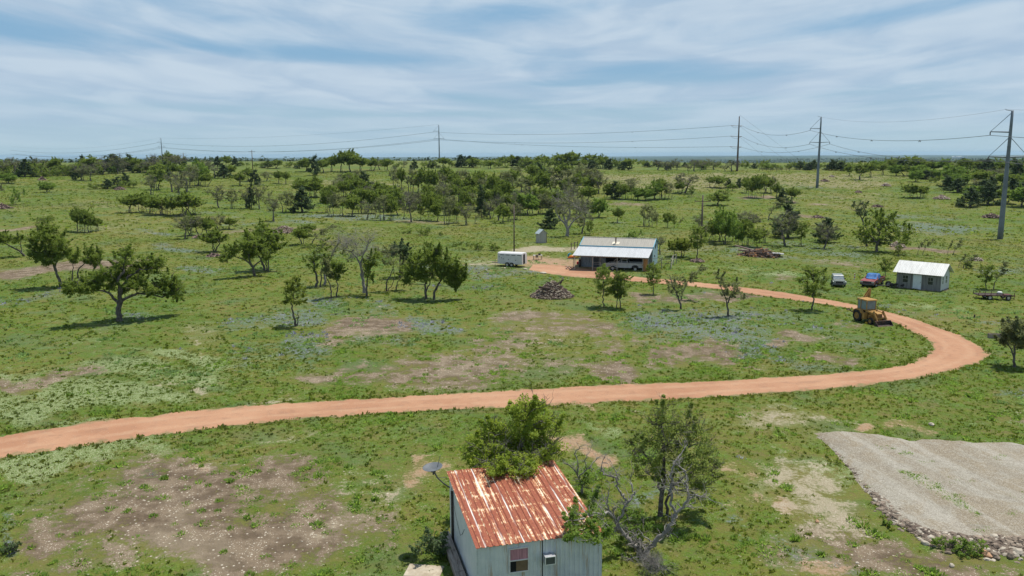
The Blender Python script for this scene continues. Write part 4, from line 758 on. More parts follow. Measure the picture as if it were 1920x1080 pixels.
hero('oak_tree', 'huge full green oak, broadest in the right meadow', 'tree', (1643, 472), [[(1643, 472, 0), (1645, 458, 0), (1648, 440), (1652, 420)], [(1645, 455), (1630, 440), (1622, 425)], [(1646, 452), (1665, 440), (1685, 430)]],
     [(1655, 405, 18, 11), (1640, 415, 18, 14), (1665, 415, 18, 14), (1625, 428, 17, 12), (1612, 440, 11, 9), (1645, 435, 20, 14), (1668, 435, 20, 14), (1690, 430, 16, 13), (1705, 438, 12, 10), (1630, 450, 14, 9), (1655, 455, 16, 8), (1682, 448, 16, 9), (1698, 455, 9, 7), (1618, 452, 7, 7)], L_OAK, 5.5, 32, dens=1.15, rs=.4, per=26, size=.15, bare=.4, twig_lev=1)
hero('oak_tree', 'half-dead oak with dark clumped top, just left of the huge meadow oak', 'tree', (1626, 462), [[(1626, 462, 0), (1624, 440), (1618, 415), (1612, 400)], [(1618, 415), (1622, 395), (1616, 380)]], [(1606, 396, 9, 8), (1616, 400, 9, 8), (1622, 388, 5, 8), (1612, 382, 6, 6), (1602, 386, 5, 5)], L_JUN, 4, 33, dens=.9, rs=.35, per=22, size=.13, bare=1., twig_lev=2)
hero('oak_tree', 'thick-trunked grey oak behind the barn beside a dark juniper', 'tree', (1064, 443), [[(1064, 443, 0), (1064, 430, 0), (1060, 415), (1055, 400)], [(1064, 428, 0), (1078, 412), (1092, 402)], [(1062, 422), (1048, 408), (1042, 395)], [(1062, 420), (1068, 400), (1070, 385)]],
     [(1050, 385, 14, 12), (1070, 378, 14, 12), (1085, 392, 14, 11), (1060, 400, 12, 8), (1098, 400, 10, 7), (1068, 412, 8, 7)], L_GREY, 7, 34, dens=.4, rs=.4, per=22, size=.13, bare=2.2, twig_lev=3, bark=DEAD)
# foreground
KF = dict(dens=1.9, rs=.34, per=95, size=.058, shell=.2, spray=.12, bare=.8, twig_lev=2, crown_twigs=1.6)
treeA = hero('oak_tree', 'bushy bright green oak spilling over the back of the rusty shed roof', 'tree', (972, 955), [[(972, 955, 0), (974, 900, 0), (978, 850, 0), (985, 800)], [(975, 880, 0), (945, 850), (925, 830)], [(976, 870), (1005, 845), (1030, 830)]],
     [(1000, 760, 24, 22), (985, 785, 34, 32), (1015, 790, 30, 28), (945, 815, 32, 28), (925, 800, 20, 20), (975, 825, 36, 30), (1015, 830, 34, 28), (1040, 840, 20, 22), (900, 845, 30, 24), (885, 860, 18, 16), (940, 860, 36, 22), (980, 862, 36, 20, -1.5), (1020, 855, 26, 20, -1.0), (912, 868, 26, 14, -1.6), (950, 872, 34, 13, -2.1), (990, 872, 24, 12, -2.2), (930, 880, 22, 9, -2.5), (970, 884, 22, 8, -2.8), (925, 850, 26, 18), (960, 835, 30, 26), (1000, 845, 30, 24), (1045, 800, 10, 14), (905, 825, 16, 16)],
     leaf_mat('spring_leaf', (0.151, 0.224, 0.029), (0.392, 0.470, 0.078)), 14, 41, **KF)
treeB = hero('oak_tree', 'airy three-stemmed oak with see-through crown right of the rusty shed', 'tree', (1240, 967), [[(1238, 967, 0), (1240, 930, 0), (1246, 900), (1243, 850), (1240, 800)], [(1250, 962, .2), (1254, 925, .2), (1262, 890), (1275, 850), (1290, 815)], [(1240, 930, 0), (1232, 895), (1218, 865), (1205, 845)], [(1255, 920), (1280, 895), (1305, 880)]],
     [(1240, 772, 18, 20), (1232, 795, 26, 24), (1255, 800, 28, 26), (1285, 800, 26, 26), (1310, 815, 26, 26), (1215, 825, 26, 22), (1195, 840, 16, 16), (1185, 850, 18, 16), (1178, 830, 12, 10), (1345, 870, 12, 12), (1250, 835, 36, 26), (1290, 840, 34, 26), (1325, 845, 20, 20), (1270, 870, 34, 22), (1310, 875, 32, 22), (1225, 865, 26, 20), (1210, 885, 18, 16), (1335, 890, 16, 16), (1320, 910, 26, 18), (1290, 905, 26, 18), (1260, 905, 18, 14), (1310, 935, 18, 12), (1240, 890, 16, 14)],
     leaf_mat('airy_leaf', (0.126, 0.180, 0.043), (0.324, 0.384, 0.108)), 10, 42, **dict(KF, dens=1.15, rs=.32, per=62, bare=1.2))
# the twisted bare tree in front, limbs laid out joint by joint
def twisted(name, label, base, limbs, leafy, seed, lw, loc3=None, leaf=L_BRIGHT, tw=9):
    P = np.array(loc3) if loc3 is not None else at(*base); s = depth(P) / F_PX; ca = math.cos(math.atan2(CAM_H - P[2], math.hypot(P[0], P[1])))
    rnd = random.Random(seed); rng = np.random.default_rng(seed); m = MB(); ends = []
    cvr = onray(P); cv_ = lambda q: Vector(cvr(q[0], q[1], q[2] if len(q) > 2 else 0.))
    for w0, w1, pl in limbs:
        pts = [cv_(q) for q in pl]; dense = []; rr = []
        for i in range(len(pts) - 1):
            for k in range(4):
                t = k / 4; dense.append(pts[i].lerp(pts[i + 1], t) + Vector((rnd.gauss(0, .035), rnd.gauss(0, .05), rnd.gauss(0, .03))) * (1 if (i or k) else 0))
        dense.append(pts[-1]); nn = len(dense); rr = [(w0 + (w1 - w0) * i / (nn - 1)) * s / 2 * .72 * rnd.uniform(.88, 1.12) for i in range(nn)]
        if w0 >= lw: dense[0] = dense[0] - Vector((0, 0, .3))
        m.tube(dense, rr, 9)
        for k in range(tw):
            i = rnd.randrange(nn // 4, nn); d_ = Vector((rnd.gauss(0, 1), rnd.gauss(0, 1), rnd.uniform(-.3, 1.2)))
            ends += twigs(m, rnd, dense[i], d_, rnd.uniform(.25, .65), max(.007, rr[i] * .4), rnd.choice((1, 2, 2)), .8)
        ends += twigs(m, rnd, dense[-1], dense[-1] - dense[-3], .5, rr[-1] * .8, 2, .7)
    o = thing(name, label, 'tree', P, -bearing(P)); NTREES[0] += 1
    m.build('trunk', DEAD, o, smooth=True)
    if leafy:
        bl = [(*cv_((b[0], b[1], b[4] if len(b) > 4 else rnd.uniform(-.5, .5))), b[2] * s, b[2] * s, b[3] * s / ca) for b in leafy]
        V_, F_, tone = leaf_cloud(rng, subclumps(rng, bl, 1.3, .30, .2, .15), 62, .055)
        c_ = bpy.data.objects.new('crown', np_mesh('crown', V_, F_, leaf, {'tone': tone})); col.objects.link(c_); c_.parent = o
        mb = MB()
        for b in bl:
            for k in range(5): limb(mb, rnd, (b[0] + rnd.gauss(0, .1), b[1], b[2] - b[5] * .3), (b[0] + rnd.uniform(-1, 1) * b[3], b[1] + rnd.uniform(-1, 1) * b[4], b[2] + rnd.uniform(-.8, .9) * b[5]), .02, .007, .1, 4, 4)
        mb.build('branch', DEAD, o, smooth=True)
    return o
twisted('dead_tree', 'twisted bare grey tree forking beside the right wall of the rusty shed', (1207, 1045),
    [(15, 11, [(1207, 1060, 0), (1207, 1045, 0), (1204, 1036, 0)]),
     (12, 8, [(1204, 1038, 0), (1192, 1025, .1), (1178, 1013, .2), (1168, 998, .2), (1158, 985, .1), (1152, 972, 0)]), (8, 4, [(1152, 972, 0), (1140, 960, -.8), (1128, 964, -1.5), (1112, 962, -1.9), (1100, 968, -2.3), (1085, 975, -2.6)]),
     (7, 4, [(1158, 980, .1), (1167, 962, .2), (1174, 945, .3), (1186, 932, .4), (1190, 922, .4), (1183, 905, .5)]), (6, 4, [(1174, 940, .3), (1164, 928, .2), (1160, 912, .2), (1156, 898, .1), (1143, 892, 0), (1132, 888, 0), (1128, 875, 0)]), (4, 2.5, [(1160, 900, 0), (1153, 880, 0)]),
     (6, 3, [(1150, 972, 0), (1141, 955, -.1), (1138, 940, -.2), (1140, 924, -.3)]),
     (13, 9, [(1206, 1040, 0), (1222, 1024, 0), (1236, 1008, -.1), (1250, 994, -.2), (1260, 978, -.2), (1268, 962, -.1)]), (8, 5, [(1268, 962, -.1), (1258, 945, 0), (1258, 925, .1), (1262, 905, .2), (1256, 885, .3), (1266, 868, .3), (1277, 852, .4)]),
     (8, 4.5, [(1266, 965, -.1), (1282, 950, -.2), (1291, 935, -.3), (1288, 915, -.3), (1286, 895, -.4), (1280, 880, -.5)]), (4.5, 2, [(1289, 936, -.3), (1305, 928, -.4), (1320, 930, -.5), (1334, 938, -.6)]), (4, 2, [(1258, 925, 0), (1246, 915, 0), (1240, 898, .1)]),
     (4, 2, [(1160, 988, 0), (1148, 1000, -.2), (1135, 996, -.3)]), (5, 2, [(1206, 1040, 0), (1216, 1055, -.5), (1235, 1060, -.8)]), (5, 2, [(1206, 1042, 0), (1195, 1058, -.5), (1220, 1068, -.9)])],
    [(1118, 985, 22, 14, -2.4), (1100, 990, 24, 14, -2.8), (1080, 978, 20, 13, -2.4), (1078, 962, 16, 10, -1.9), (1125, 966, 22, 14, -1.6), (1072, 994, 18, 9, -3.1), (1130, 1000, 20, 11, -2.6), (1098, 1008, 20, 9, -3.4), (1064, 1008, 14, 7, -3.5), (1120, 1012, 14, 8, -3.2), (1118, 930, 22, 16, .6), (1105, 948, 18, 10, .3), (1140, 985, 16, 14, -.8)], 43, 11, tw=10)
twisted('dead_tree', 'low tangle of bare grey branches just behind the right edge of the rusty roof', (1092, 925), [(7, 4, [(1092, 925, 0), (1090, 905, 0), (1082, 890, 0)]), (4, 2, [(1082, 890, 0), (1072, 875, 0), (1060, 868, .2), (1052, 858, .2)]), (4, 2, [(1086, 895, 0), (1100, 882, 0), (1112, 868, .2), (1122, 858, .3)]), (4, 2, [(1082, 888, 0), (1084, 868, 0), (1078, 850, .2), (1086, 838, .2)]), (3, 2, [(1100, 880, 0), (1096, 862, .1), (1104, 850, .2)])],
    [(1090, 905, 12, 9), (1105, 900, 12, 9)], 44, 7, tw=7)
hero('shrub', 'leafy weedy shrub against the left wall of the rusty shed', 'bush', (810, 1040), [[(810, 1040, 0), (812, 1020)], [(830, 1040, 0), (835, 1022)], [(790, 1040, 0), (788, 1025)]], [(812, 1012, 18, 16), (795, 1020, 18, 14), (830, 1025, 16, 14), (785, 1035, 14, 10), (838, 1040, 14, 10), (815, 1032, 22, 14), (803, 1002, 9, 10)], leaf_mat('sage_leaf', (.07, .12, .045), (.16, .22, .10), .4, 1.), 3, 45, dens=1., rs=.2, per=34, size=.055, bare=.6, twig_lev=1)
hero('shrub', 'pale green leafy bush under the fork of the twisted bare tree', 'bush', (1190, 1035), [[(1190, 1035, 0), (1186, 1010)], [(1195, 1035, 0), (1205, 1000)]], [(1180, 985, 20, 20, .6), (1205, 975, 20, 18, .8), (1190, 1010, 20, 16, .5), (1215, 995, 16, 14, .7), (1170, 960, 16, 14, .8), (1165, 1000, 14, 14, .6)], L_BRIGHT, 3, 46, dens=.8, rs=.2, per=34, size=.055, bare=.8, twig_lev=1)
hero('shrub', 'dead twiggy grey bush at the foot of the twisted bare tree', 'bush', (1222, 1075), [[(1222, 1085, 0), (1220, 1070)]], [(1215, 1068, 14, 12, -.5), (1232, 1072, 14, 10, -.5), (1222, 1058, 10, 8, -.4)], L_GREY, 3, 47, dens=.1, rs=.2, per=20, size=.05, bare=5., twig_lev=3, twig_len=1.2, bark=DEAD)
hero('shrub', 'small dark prickly bush at the lower left edge', 'bush', (18, 1040), [[(18, 1042, 0), (16, 1025)]], [(14, 1025, 14, 10), (24, 1030, 10, 8), (6, 1032, 10, 8)], L_JUN, 3, 48, dens=1., rs=.16, per=26, size=.05, bare=1., twig_lev=1)
print('TREES', NTREES[0], len([o for o in bpy.data.objects if o.name.startswith('oak_tree')]))

# ------------------------------------------------------------------ far-off wood on the hills beyond: uncountable
def far_wood():
    rng = np.random.default_rng(5); Cs = []
    tries = 42000; th = np.radians(rng.uniform(-38, 40, tries)); rr_ = 700 * np.exp(rng.random(tries) * math.log(6500 / 700.))
    x = rr_ * np.sin(th); y = rr_ * np.cos(th); z = gz(x, y)
    keep = np.array([mnoise.noise(Vector((a / 420, b / 260, 4.))) for a, b in zip(x, y)]) > -.16
    d_ = np.hypot(x, y); keep &= (d_ > 1000) | (np.degrees(th) > 14)
    x, y, z, d_ = x[keep], y[keep], z[keep], d_[keep]; n = len(x)
    r = (rng.uniform(2.2, 4.2, n)) * (1 + d_ / 2600)
    cl_ = np.c_[x, y, z + r * .45, r]
    V_, F_, tone = leaf_cloud(rng, cl_, 9, 1., up=.8)
    c0 = V_.reshape(-1, 4, 3).mean(1, keepdims=True); sc_ = np.repeat(r * .36, 9)[:, None, None]
    V_ = ((V_.reshape(-1, 4, 3) - c0) * sc_ + c0).reshape(-1, 3)
    o = bpy.data.objects.new('far_woodland', np_mesh('far_woodland', V_, F_, leaf_mat('far_leaf', (.022, .040, .018), (.075, .105, .040), .2), {'tone': tone})); col.objects.link(o)
    tag(o, 'distant woodland covering the lower hills beyond the meadow', kind='stuff')
far_wood()

# ------------------------------------------------------------------ weeds, grass tufts and wildflowers: ground cover
def scatter(n, seed, rmin, rmax, amin=-44, amax=46):
    n = int(n * 1.18); rng = np.random.default_rng(seed); th = np.radians(rng.uniform(amin, amax, n)); r = np.sqrt(rng.uniform(rmin ** 2, rmax ** 2, n))
    return rng, r * np.sin(th), r * np.cos(th)
roadtree_c = RD
def clear_of_road(x, y, marg=0.):
    ok = np.ones(len(x), bool)
    for i0 in range(0, len(x), 4000):
        xs = x[i0:i0 + 4000, None]; ys = y[i0:i0 + 4000, None]; dd = np.hypot(xs - road_c[None, :, 0], ys - road_c[None, :, 1]) - road_w[None, :]
        ok[i0:i0 + 4000] = dd.min(1) > marg
    return ok
SHED = (-1.39, 27.95, .251, 5.108, 6.497)
def outside(x, y):
    ok = np.ones(len(x), bool)
    for (x0, y0, yaw, w, l, mg) in [(SHED[0], SHED[1], SHED[2], SHED[3], SHED[4], .1), (49.2, 100.7, -.76, 5.2, 3.6, .1), (9.3, 118.5, -.319, 11.1, 8.5, .1)]:
        c_, s_ = math.cos(yaw), math.sin(yaw); a = (x - x0) * c_ + (y - y0) * s_; b = -(x - x0) * s_ + (y - y0) * c_
        ok &= ~((a > -mg) & (a < w + mg) & (b > -mg) & (b < l + mg))
    return ok
padx0 = min(q[0] for q in out)
def tufts(name, label, x, y, hgt, wid, blades, leaf, seed, curl=.5, bw=.16):
    rng = np.random.default_rng(seed); n = len(x); z = gz(x, y)
    N_ = n * blades; X = np.repeat(x, blades); Y = np.repeat(y, blades); Z_ = np.repeat(z, blades); Hh = np.repeat(hgt, blades); Ww = np.repeat(wid, blades)
    th = rng.uniform(0, 6.28, N_); q = rng.random(N_) ** .6
    bx = X + np.cos(th) * q * Ww * .6; by = Y + np.sin(th) * q * Ww * .6
    tx = bx + np.cos(th) * Ww * curl * rng.random(N_); ty = by + np.sin(th) * Ww * curl * rng.random(N_)
    hz = Hh * (1 - .55 * q * q) * rng.uniform(.6, 1.1, N_); ph = rng.uniform(0, 6.28, N_); w = bw * Hh * rng.uniform(.6, 1.3, N_) 
    wx, wy = np.cos(ph) * w, np.sin(ph) * w
    zb = Z_ - .03
    V_ = np.stack([np.c_[bx - wx * .5, by - wy * .5, zb + hz * .0], np.c_[bx + wx * .5, by + wy * .5, zb], np.c_[(bx + tx) / 2 + wx, (by + ty) / 2 + wy, zb + hz * .62], np.c_[tx, ty, zb + hz]], 1).reshape(-1, 3)
    tone = np.repeat(np.clip(np.repeat(rng.normal(.5, .22, n), blades) + rng.normal(0, .16, N_), 0, 1), 4)
    o = bpy.data.objects.new(name, np_mesh(name, V_, np.arange(N_ * 4).reshape(-1, 4), leaf, {'tone': tone})); col.objects.link(o); tag(o, label, kind='stuff')
def gmask(x, y):
    P = warp(np.c_[x, y, gz(x, y)]); px, py = proj(P); return {k: patch(k, px, py) for k in PATCH}
def nz(x, y, s, o): return np.array([mnoise.noise(Vector((a * s, b * s, o))) for a, b in zip(x, y)])
def cover(name, label, n, seed, rmin, rmax, leaf, hr, wr, blades, fn, bw=.16, curl=.5, onroad=.0):
    rng, x, y = scatter(n, seed, rmin, rmax); m_ = gmask(x, y); k = fn(x, y, m_, rng) & clear_of_road(x, y, onroad) & outside(x, y)
    inpad = np.array([in_poly((a, b)) if (a > padx0 and b < 60 and kk) else False for a, b, kk in zip(x, y, k)]); k &= ~inpad
    x, y = x[k], y[k]; h_ = rng.uniform(*hr, len(x)) * (1 + .35 * rng.normal(size=len(x)).clip(-1, 2)); w_ = rng.uniform(*wr, len(x))
    tufts(name, label, x, y, np.maximum(h_, hr[0] * .5), w_, blades, leaf, seed + 1, curl, bw); print(name, len(x))
L_GRASS = leaf_mat('grass_blade', (.060, .120, .010), (.170, .222, .032), .58, 3., land=True)
L_SAGE = leaf_mat('weed_sage', (.100, .205, .060), (.215, .330, .120), .58, 3.)
bare_ = lambda m_: np.maximum(np.maximum(m_['soil'], m_['orange']), m_['tan'] * .9)
cover('grass', 'short green grass over the near meadow', 52000, 51, 24, 75, L_GRASS, (.06, .15), (.10, .26), 9, lambda x, y, m_, rng: (bare_(m_) + .45 * nz(x, y, .8, 1.) < rng.uniform(.1, .5, len(x))), bw=.35)
cover('grass', 'short green grass over the middle meadow', 60000, 52, 75, 190, L_GRASS, (.08, .20), (.2, .5), 5, lambda x, y, m_, rng: (bare_(m_) + .5 * nz(x, y, .5, 1.) < rng.uniform(.1, .45, len(x))), bw=.7)
cover('grass', 'short green grass over the far meadow', 70000, 58, 190, 460, L_GRASS, (.14, .34), (.5, 1.3), 4, lambda x, y, m_, rng: (bare_(m_) + .6 * nz(x, y, .12, 1.) < rng.uniform(.0, .4, len(x))), bw=.9)
cover('weeds', 'low bushy green weeds dotted over the near meadow and bare soil', 13000, 53, 24, 75, L_WEED, (.11, .23), (.24, .55), 38, lambda x, y, m_, rng: (nz(x, y, .35, 5.) - .35 * m_['white'] - .9 * m_['orange'] + .25 * m_['soil'] * nz(x, y, 1.1, 9.) > rng.uniform(.02, .55, len(x))), bw=.22)
cover('weeds', 'low bushy blue-green weeds across the middle meadow', 14000, 54, 62, 130, L_SAGE, (.12, .24), (.35, .75), 26, lambda x, y, m_, rng: (nz(x, y, .22, 15.) + .55 * m_['blue'] - .3 * m_['dry'] > rng.uniform(.1, .7, len(x))), bw=.28)
cover('bluebonnets', 'patches of hazy blue wildflowers in the near and middle meadow', 16000, 55, 26, 120, L_BLUE, (.12, .24), (.2, .45), 16, lambda x, y, m_, rng: (m_['blue'] + .8 * nz(x, y, .25, 25.) > rng.uniform(.45, 1.1, len(x))), bw=.22)
cover('white_flowers', 'drifts of tiny white wildflowers beside the dirt road', 42000, 56, 28, 95, L_WHITE, (.05, .12), (.12, .3), 7, lambda x, y, m_, rng: (m_['white'] + .9 * nz(x, y, .3, 35.) > rng.uniform(.3, 1.0, len(x))), bw=.30)
cover('roadside_grass', 'taller green grass lining both edges of the dirt road', 60000, 57, 38, 110, L_GRASS, (.10, .22), (.12, .3), 9, lambda x, y, m_, rng: ~clear_of_road(x, y, .75), bw=.3, onroad=-.12)
# sparse weeds on the brown soil patch, and the green strip on the gravel
rng, x, y = scatter(2600, 61, 26, 75); m_ = gmask(x, y); k = (m_['soil'] > .3) & (rng.random(len(x)) < .34) & clear_of_road(x, y) & outside(x, y)
k &= np.array([not in_poly((a, b)) for a, b in zip(x, y)])
tufts('weeds', 'separate bright green weed clumps on the bare brown soil', x[k], y[k], rng.uniform(.10, .24, k.sum()), rng.uniform(.22, .6, k.sum()), 40, L_WEED, 62, .5, .2)
sx_, sy_ = [], []
rs = random.Random(63)
for i in range(130):
    t = rs.random(); w_ = .25 + .75 * math.sin(math.pi * min(1, t * 1.1)); px = 1690 + (1838 - 1690) * t + rs.gauss(0, 9) * w_; py = 882 + (968 - 882) * t ** 1.15 + rs.gauss(0, 5) * w_ ; p = at(px, py, PADZ); sx_.append(p[0]); sy_.append(p[1])
for cx, cy, n_ in [(1895, 962, 14), (1840, 987, 5), (1730, 870, 10), (1660, 840, 6), (1870, 860, 6), (1910, 930, 10), (1700, 850, 6), (1800, 900, 6)]:
    for i in range(n_): p = at(cx + rs.gauss(0, 9), cy + rs.gauss(0, 4), PADZ); sx_.append(p[0]); sy_.append(p[1])
sx_, sy_ = np.array(sx_), np.array(sy_); rng = np.random.default_rng(64); _gz = gz
gz_old = gz
gz = lambda x, y: gz_old(x, y) + PADZ
tufts('weeds', 'strip of green weeds growing through the gravel pad', sx_, sy_, rng.uniform(.05, .12, len(sx_)), rng.uniform(.15, .4, len(sx_)), 14, L_WEED, 65, .5, .25)
gz = gz_old

# ------------------------------------------------------------------ stones
def rocks(m, rnd, p, r, flat=.6):
    a = rnd.uniform(0, 6.28); ca, sa = math.cos(a), math.sin(a); sx, sy, sz = r * rnd.uniform(.7, 1.3), r * rnd.uniform(.6, 1.), r * flat * rnd.uniform(.6, 1.2); vs = []
    for (z, k) in ((-.6, .8), (.15, 1.), (.7, .62)):
        for i in range(6):
            th = i * math.pi / 3 + rnd.uniform(-.3, .3); q = k * rnd.uniform(.75, 1.15); X, Y = math.cos(th) * q * sx, math.sin(th) * q * sy
            vs.append((p[0] + X * ca - Y * sa, p[1] + X * sa + Y * ca, p[2] + z * sz * rnd.uniform(.8, 1.2)))
    fs = [tuple(range(5, -1, -1)), tuple(range(12, 18))]
    for l in (0, 6):
        for i in range(6): fs.append((l + i, l + (i + 1) % 6, l + 6 + (i + 1) % 6, l + 6 + i))
    m.add(vs, fs)
ROCK = mat('limestone', (.24, .19, .145), .95, var=.35, scale=2.5, bump=.02, c2=(.12, .09, .07)); ROCKL = mat('pale_limestone', (.40, .35, .28), .95, var=.25, scale=2)
ROCKO = mat('orange_sandstone', (.42, .25, .15), .95, var=.25, scale=3, bump=.03)
rnd = random.Random(71); m = MB(); m2 = MB()
edge_px = [(1570, 842), (1595, 864), (1612, 884), (1632, 908), (1652, 935), (1672, 958), (1700, 982), (1735, 998), (1770, 1008), (1815, 1013), (1870, 1016), (1920, 1018), (1990, 1020)]
ep = [np.array(at(*q)) for q in edge_px]
for i in range(2600):
    t = rnd.random() ** .75 * (len(ep) - 1.001); k = int(t); q = ep[k] + (ep[k + 1] - ep[k]) * (t - k); f_ = t / (len(ep) - 1)
    o_ = abs(rnd.gauss(0, .18 + .42 * f_)); dn = np.array([-.6, -.8]) if f_ < .5 else np.array([-.2, -1.])
    x_, y_ = q[0] + dn[0] * o_ + rnd.gauss(0, .12), q[1] + dn[1] * o_ + rnd.gauss(0, .12)
    rocks(m if rnd.random() < .82 else m2, rnd, (x_, y_, gzf(x_, y_) + max(0, .3 * f_ * (.9 - o_)) * rnd.random()), rnd.uniform(.05, .13) * (1 + 1.0 * f_))
rb = m.build('rubble', ROCK); tag(rb, 'brown broken rubble heaped along the edge of the gravel pad', kind='stuff')
rb = m2.build('rubble', ROCKL); tag(rb, 'pale stone chips strewn along the edge of the gravel pad', kind='stuff')
for px, py, r, mt, lb in [(1845, 1040, .30, ROCKO, 'large orange boulder in the rubble at the gravel edge'), (1865, 1046, .24, ROCK, 'brown rock right of the orange boulder'), (1734, 1020, .2, ROCKL, 'pale round rock at the foot of the gravel edge'), (1895, 1046, .26, ROCK, 'dark rock near the right edge below the gravel'), (1910, 1038, .26, ROCKL, 'pale flat rock near the right edge below the gravel'),
                          (1815, 1040, .16, ROCK, 'small rock left of the orange boulder'), (1746, 797, .2, ROCKL, 'pale flat stone in grass above the gravel pad'), (1784, 1062, .14, ROCKL, 'small pale stone below the rubble'), (1778, 1038, .15, ROCK, 'round brown rock in the weeds at the gravel edge'), (1532, 979, .12, ROCKO, 'small orange stone left of the gravel pad')]:
    m = MB(); rocks(m, rnd, (0, 0, r * .25), r, .8); p = at(px, py); o = m.build('rock', mt, bevel=.015, loc=tuple(p)); tag(o, lb, 'rock')
m = MB(); rng, x, y = scatter(5200, 73, 25, 90); m_ = gmask(x, y); k = (m_['soil'] + m_['tan'] * .8 > rng.uniform(.2, 1.2, len(x))) & clear_of_road(x, y, .1) & outside(x, y)
for a, b in zip(x[k], y[k]): rocks(m, rnd, (a, b, gzf(a, b) + .01), rnd.uniform(.015, .055) * (1.8 if rnd.random() < .05 else 1), .5)
tag(m.build('stones', ROCKL), 'loose pale stones scattered over the bare soil', kind='stuff')
# leafy plants in the rubble
hero('shrub', 'low green leafy plants spilling over the rubble at the gravel edge', 'bush', (1800, 1035), [[(1800, 1035, 0), (1800, 1025)]], [(1775, 1022, 22, 10, 0), (1800, 1024, 22, 12, 0), (1822, 1026, 18, 10, .1), (1838, 1018, 14, 9, .3), (1805, 1036, 16, 7, -.2), (1765, 1016, 14, 7, .1)], L_BRIGHT, 2, 49, dens=.9, rs=.14, per=30, size=.045, bare=.2, twig_lev=1)
hero('shrub', 'single round weed clump left of the rubble edge', 'bush', (1665, 985), [[(1665, 988, 0), (1665, 980)]], [(1665, 981, 11, 7, 0), (1660, 984, 7, 5, 0)], L_BRIGHT, 2, 50, dens=.9, rs=.12, per=30, size=.04, bare=.2, twig_lev=1)
#@@PART3
# ------------------------------------------------------------------ built things
def wallhit(px, py, x0, y0, yaw, yl=0.):
    """local x,z where the view ray meets the plane local y = yl of a box standing at x0,y0,yaw"""
    d = ray(px, py); n_ = np.array([-math.sin(yaw), math.cos(yaw), 0]); o_ = np.array([x0, y0, 0]) + n_ * yl; t = ((o_ - CAM) @ n_) / (d @ n_); p = CAM + d * t
    return (p - o_) @ np.array([math.cos(yaw), math.sin(yaw), 0]), p[2]
def h_at(P, py):
    lo, hi = -5., 80.
    for _ in range(40):
        m_ = (lo + hi) / 2
        if proj(np.array([P[0], P[1], P[2] + m_]))[1] > py: lo = m_
        else: hi = m_
    return lo
def sheet(name, w, l, pitch, dep, mt, parent, M_, rib=.35, thick=.006, flat=.5):
    """ribbed metal sheet, ribs along local y"""
    m = MB(); xs = []; x = 0.
    while x < w:
        for f_, z in ((0, 0), (flat, 0), (flat + .12, dep), (.88, dep)):
            if x + f_ * pitch <= w: xs.append((x + f_ * pitch, z))
        x += pitch
    xs.append((w, 0)); ny = 12
    for j in range(ny + 1):
        for (x, z) in xs: m.v.append(tuple(M_ @ Vector((x, l * j / ny, z))))
    k = len(xs)
    for j in range(ny):
        for i in range(k - 1): m.f.append((j * k + i, j * k + i + 1, (j + 1) * k + i + 1, (j + 1) * k + i))
    o = m.build(name, mt, parent)
    mo = o.modifiers.new('solid', 'SOLIDIFY'); mo.thickness = thick; mo.offset = -1; return o
def plane_mat(o_, ux, uy):
    ux = Vector(ux).normalized(); uy = Vector(uy).normalized(); uz = ux.cross(uy)
    return Matrix(((ux.x, uy.x, uz.x, o_[0]), (ux.y, uy.y, uz.y, o_[1]), (ux.z, uy.z, uz.z, o_[2]), (0, 0, 0, 1)))
# materials
def rust_roof():
    m = bpy.data.materials.new('rusted_roof'); m.use_nodes = True; T = NT(m.node_tree); T.n.clear()
    co = T.node('ShaderNodeTexCoord').outputs['Object']; sp = T.node('ShaderNodeSeparateXYZ', {0: co}); x, y = sp.outputs[0], sp.outputs[1]
    st = T.noise(T.vscale(co, (8., .32, 0.)), 1., 5, .65, .2); st2 = T.noise(T.vscale(co, (22., 1.2, 0.)), 1., 4, .7); bl = T.noise(T.vscale(co, (1.3, .8, 0.)), 1., 4, .6, .6); fn = T.noise(co, 9., 5, .7)
    c = T.mix(T.ramp(fn, .3, .7), (.21, .062, .04), (.36, .11, .055)); c = T.mix(T.ramp(st2, .45, .65), c, (.20, .055, .04))
    c = T.mix(T.math('MULTIPLY', T.ramp(st2, .52, .68), .5), c, (.55, .24, .10))
    band = T.math('ABSOLUTE', T.math('SUBTRACT', T.math('FRACT', T.math('ADD', T.math('DIVIDE', y, 1.18), .15)), .5))
    bm = T.ramp(T.math('ADD', band, T.math('MULTIPLY', T.math('SUBTRACT', fn, .5), .2)), .12, .0)
    s_ = T.math('ADD', T.math('MULTIPLY', st, .95), T.math('MULTIPLY', bl, .40)); s_ = T.math('ADD', s_, T.math('MULTIPLY', st2, .5)); s_ = T.math('ADD', s_, T.math('MULTIPLY', T.math('SUBTRACT', fn, .5), .3)); s_ = T.math('ADD', s_, T.math('MULTIPLY', bm, .075))
    pale = T.mix(T.ramp(fn, .4, .7), (.66, .55, .38), (.74, .70, .62))
    c = T.mix(T.ramp(s_, .985, 1.02), c, (.62, .33, .15)); c = T.mix(T.ramp(s_, 1.015, 1.09), c, pale)
    rib = T.math('ABSOLUTE', T.math('SUBTRACT', T.math('FRACT', T.math('DIVIDE', x, .76)), .5)); rm_ = T.math('MULTIPLY', T.ramp(rib, .045, .025), T.ramp(st, .42, .55))
    c = T.mix(T.math('MULTIPLY', rm_, .95), c, (.80, .76, .70))
    b = T.node('ShaderNodeBsdfPrincipled', {'Base Color': c, 'Roughness': .75, 'Metallic': 0., 'Specular IOR Level': .25, 'Normal': T.node('ShaderNodeBump', {'Height': fn, 'Strength': .3, 'Distance': .01}).outputs[0]})
    T.node('ShaderNodeOutputMaterial', {0: b.outputs[0]}); return m
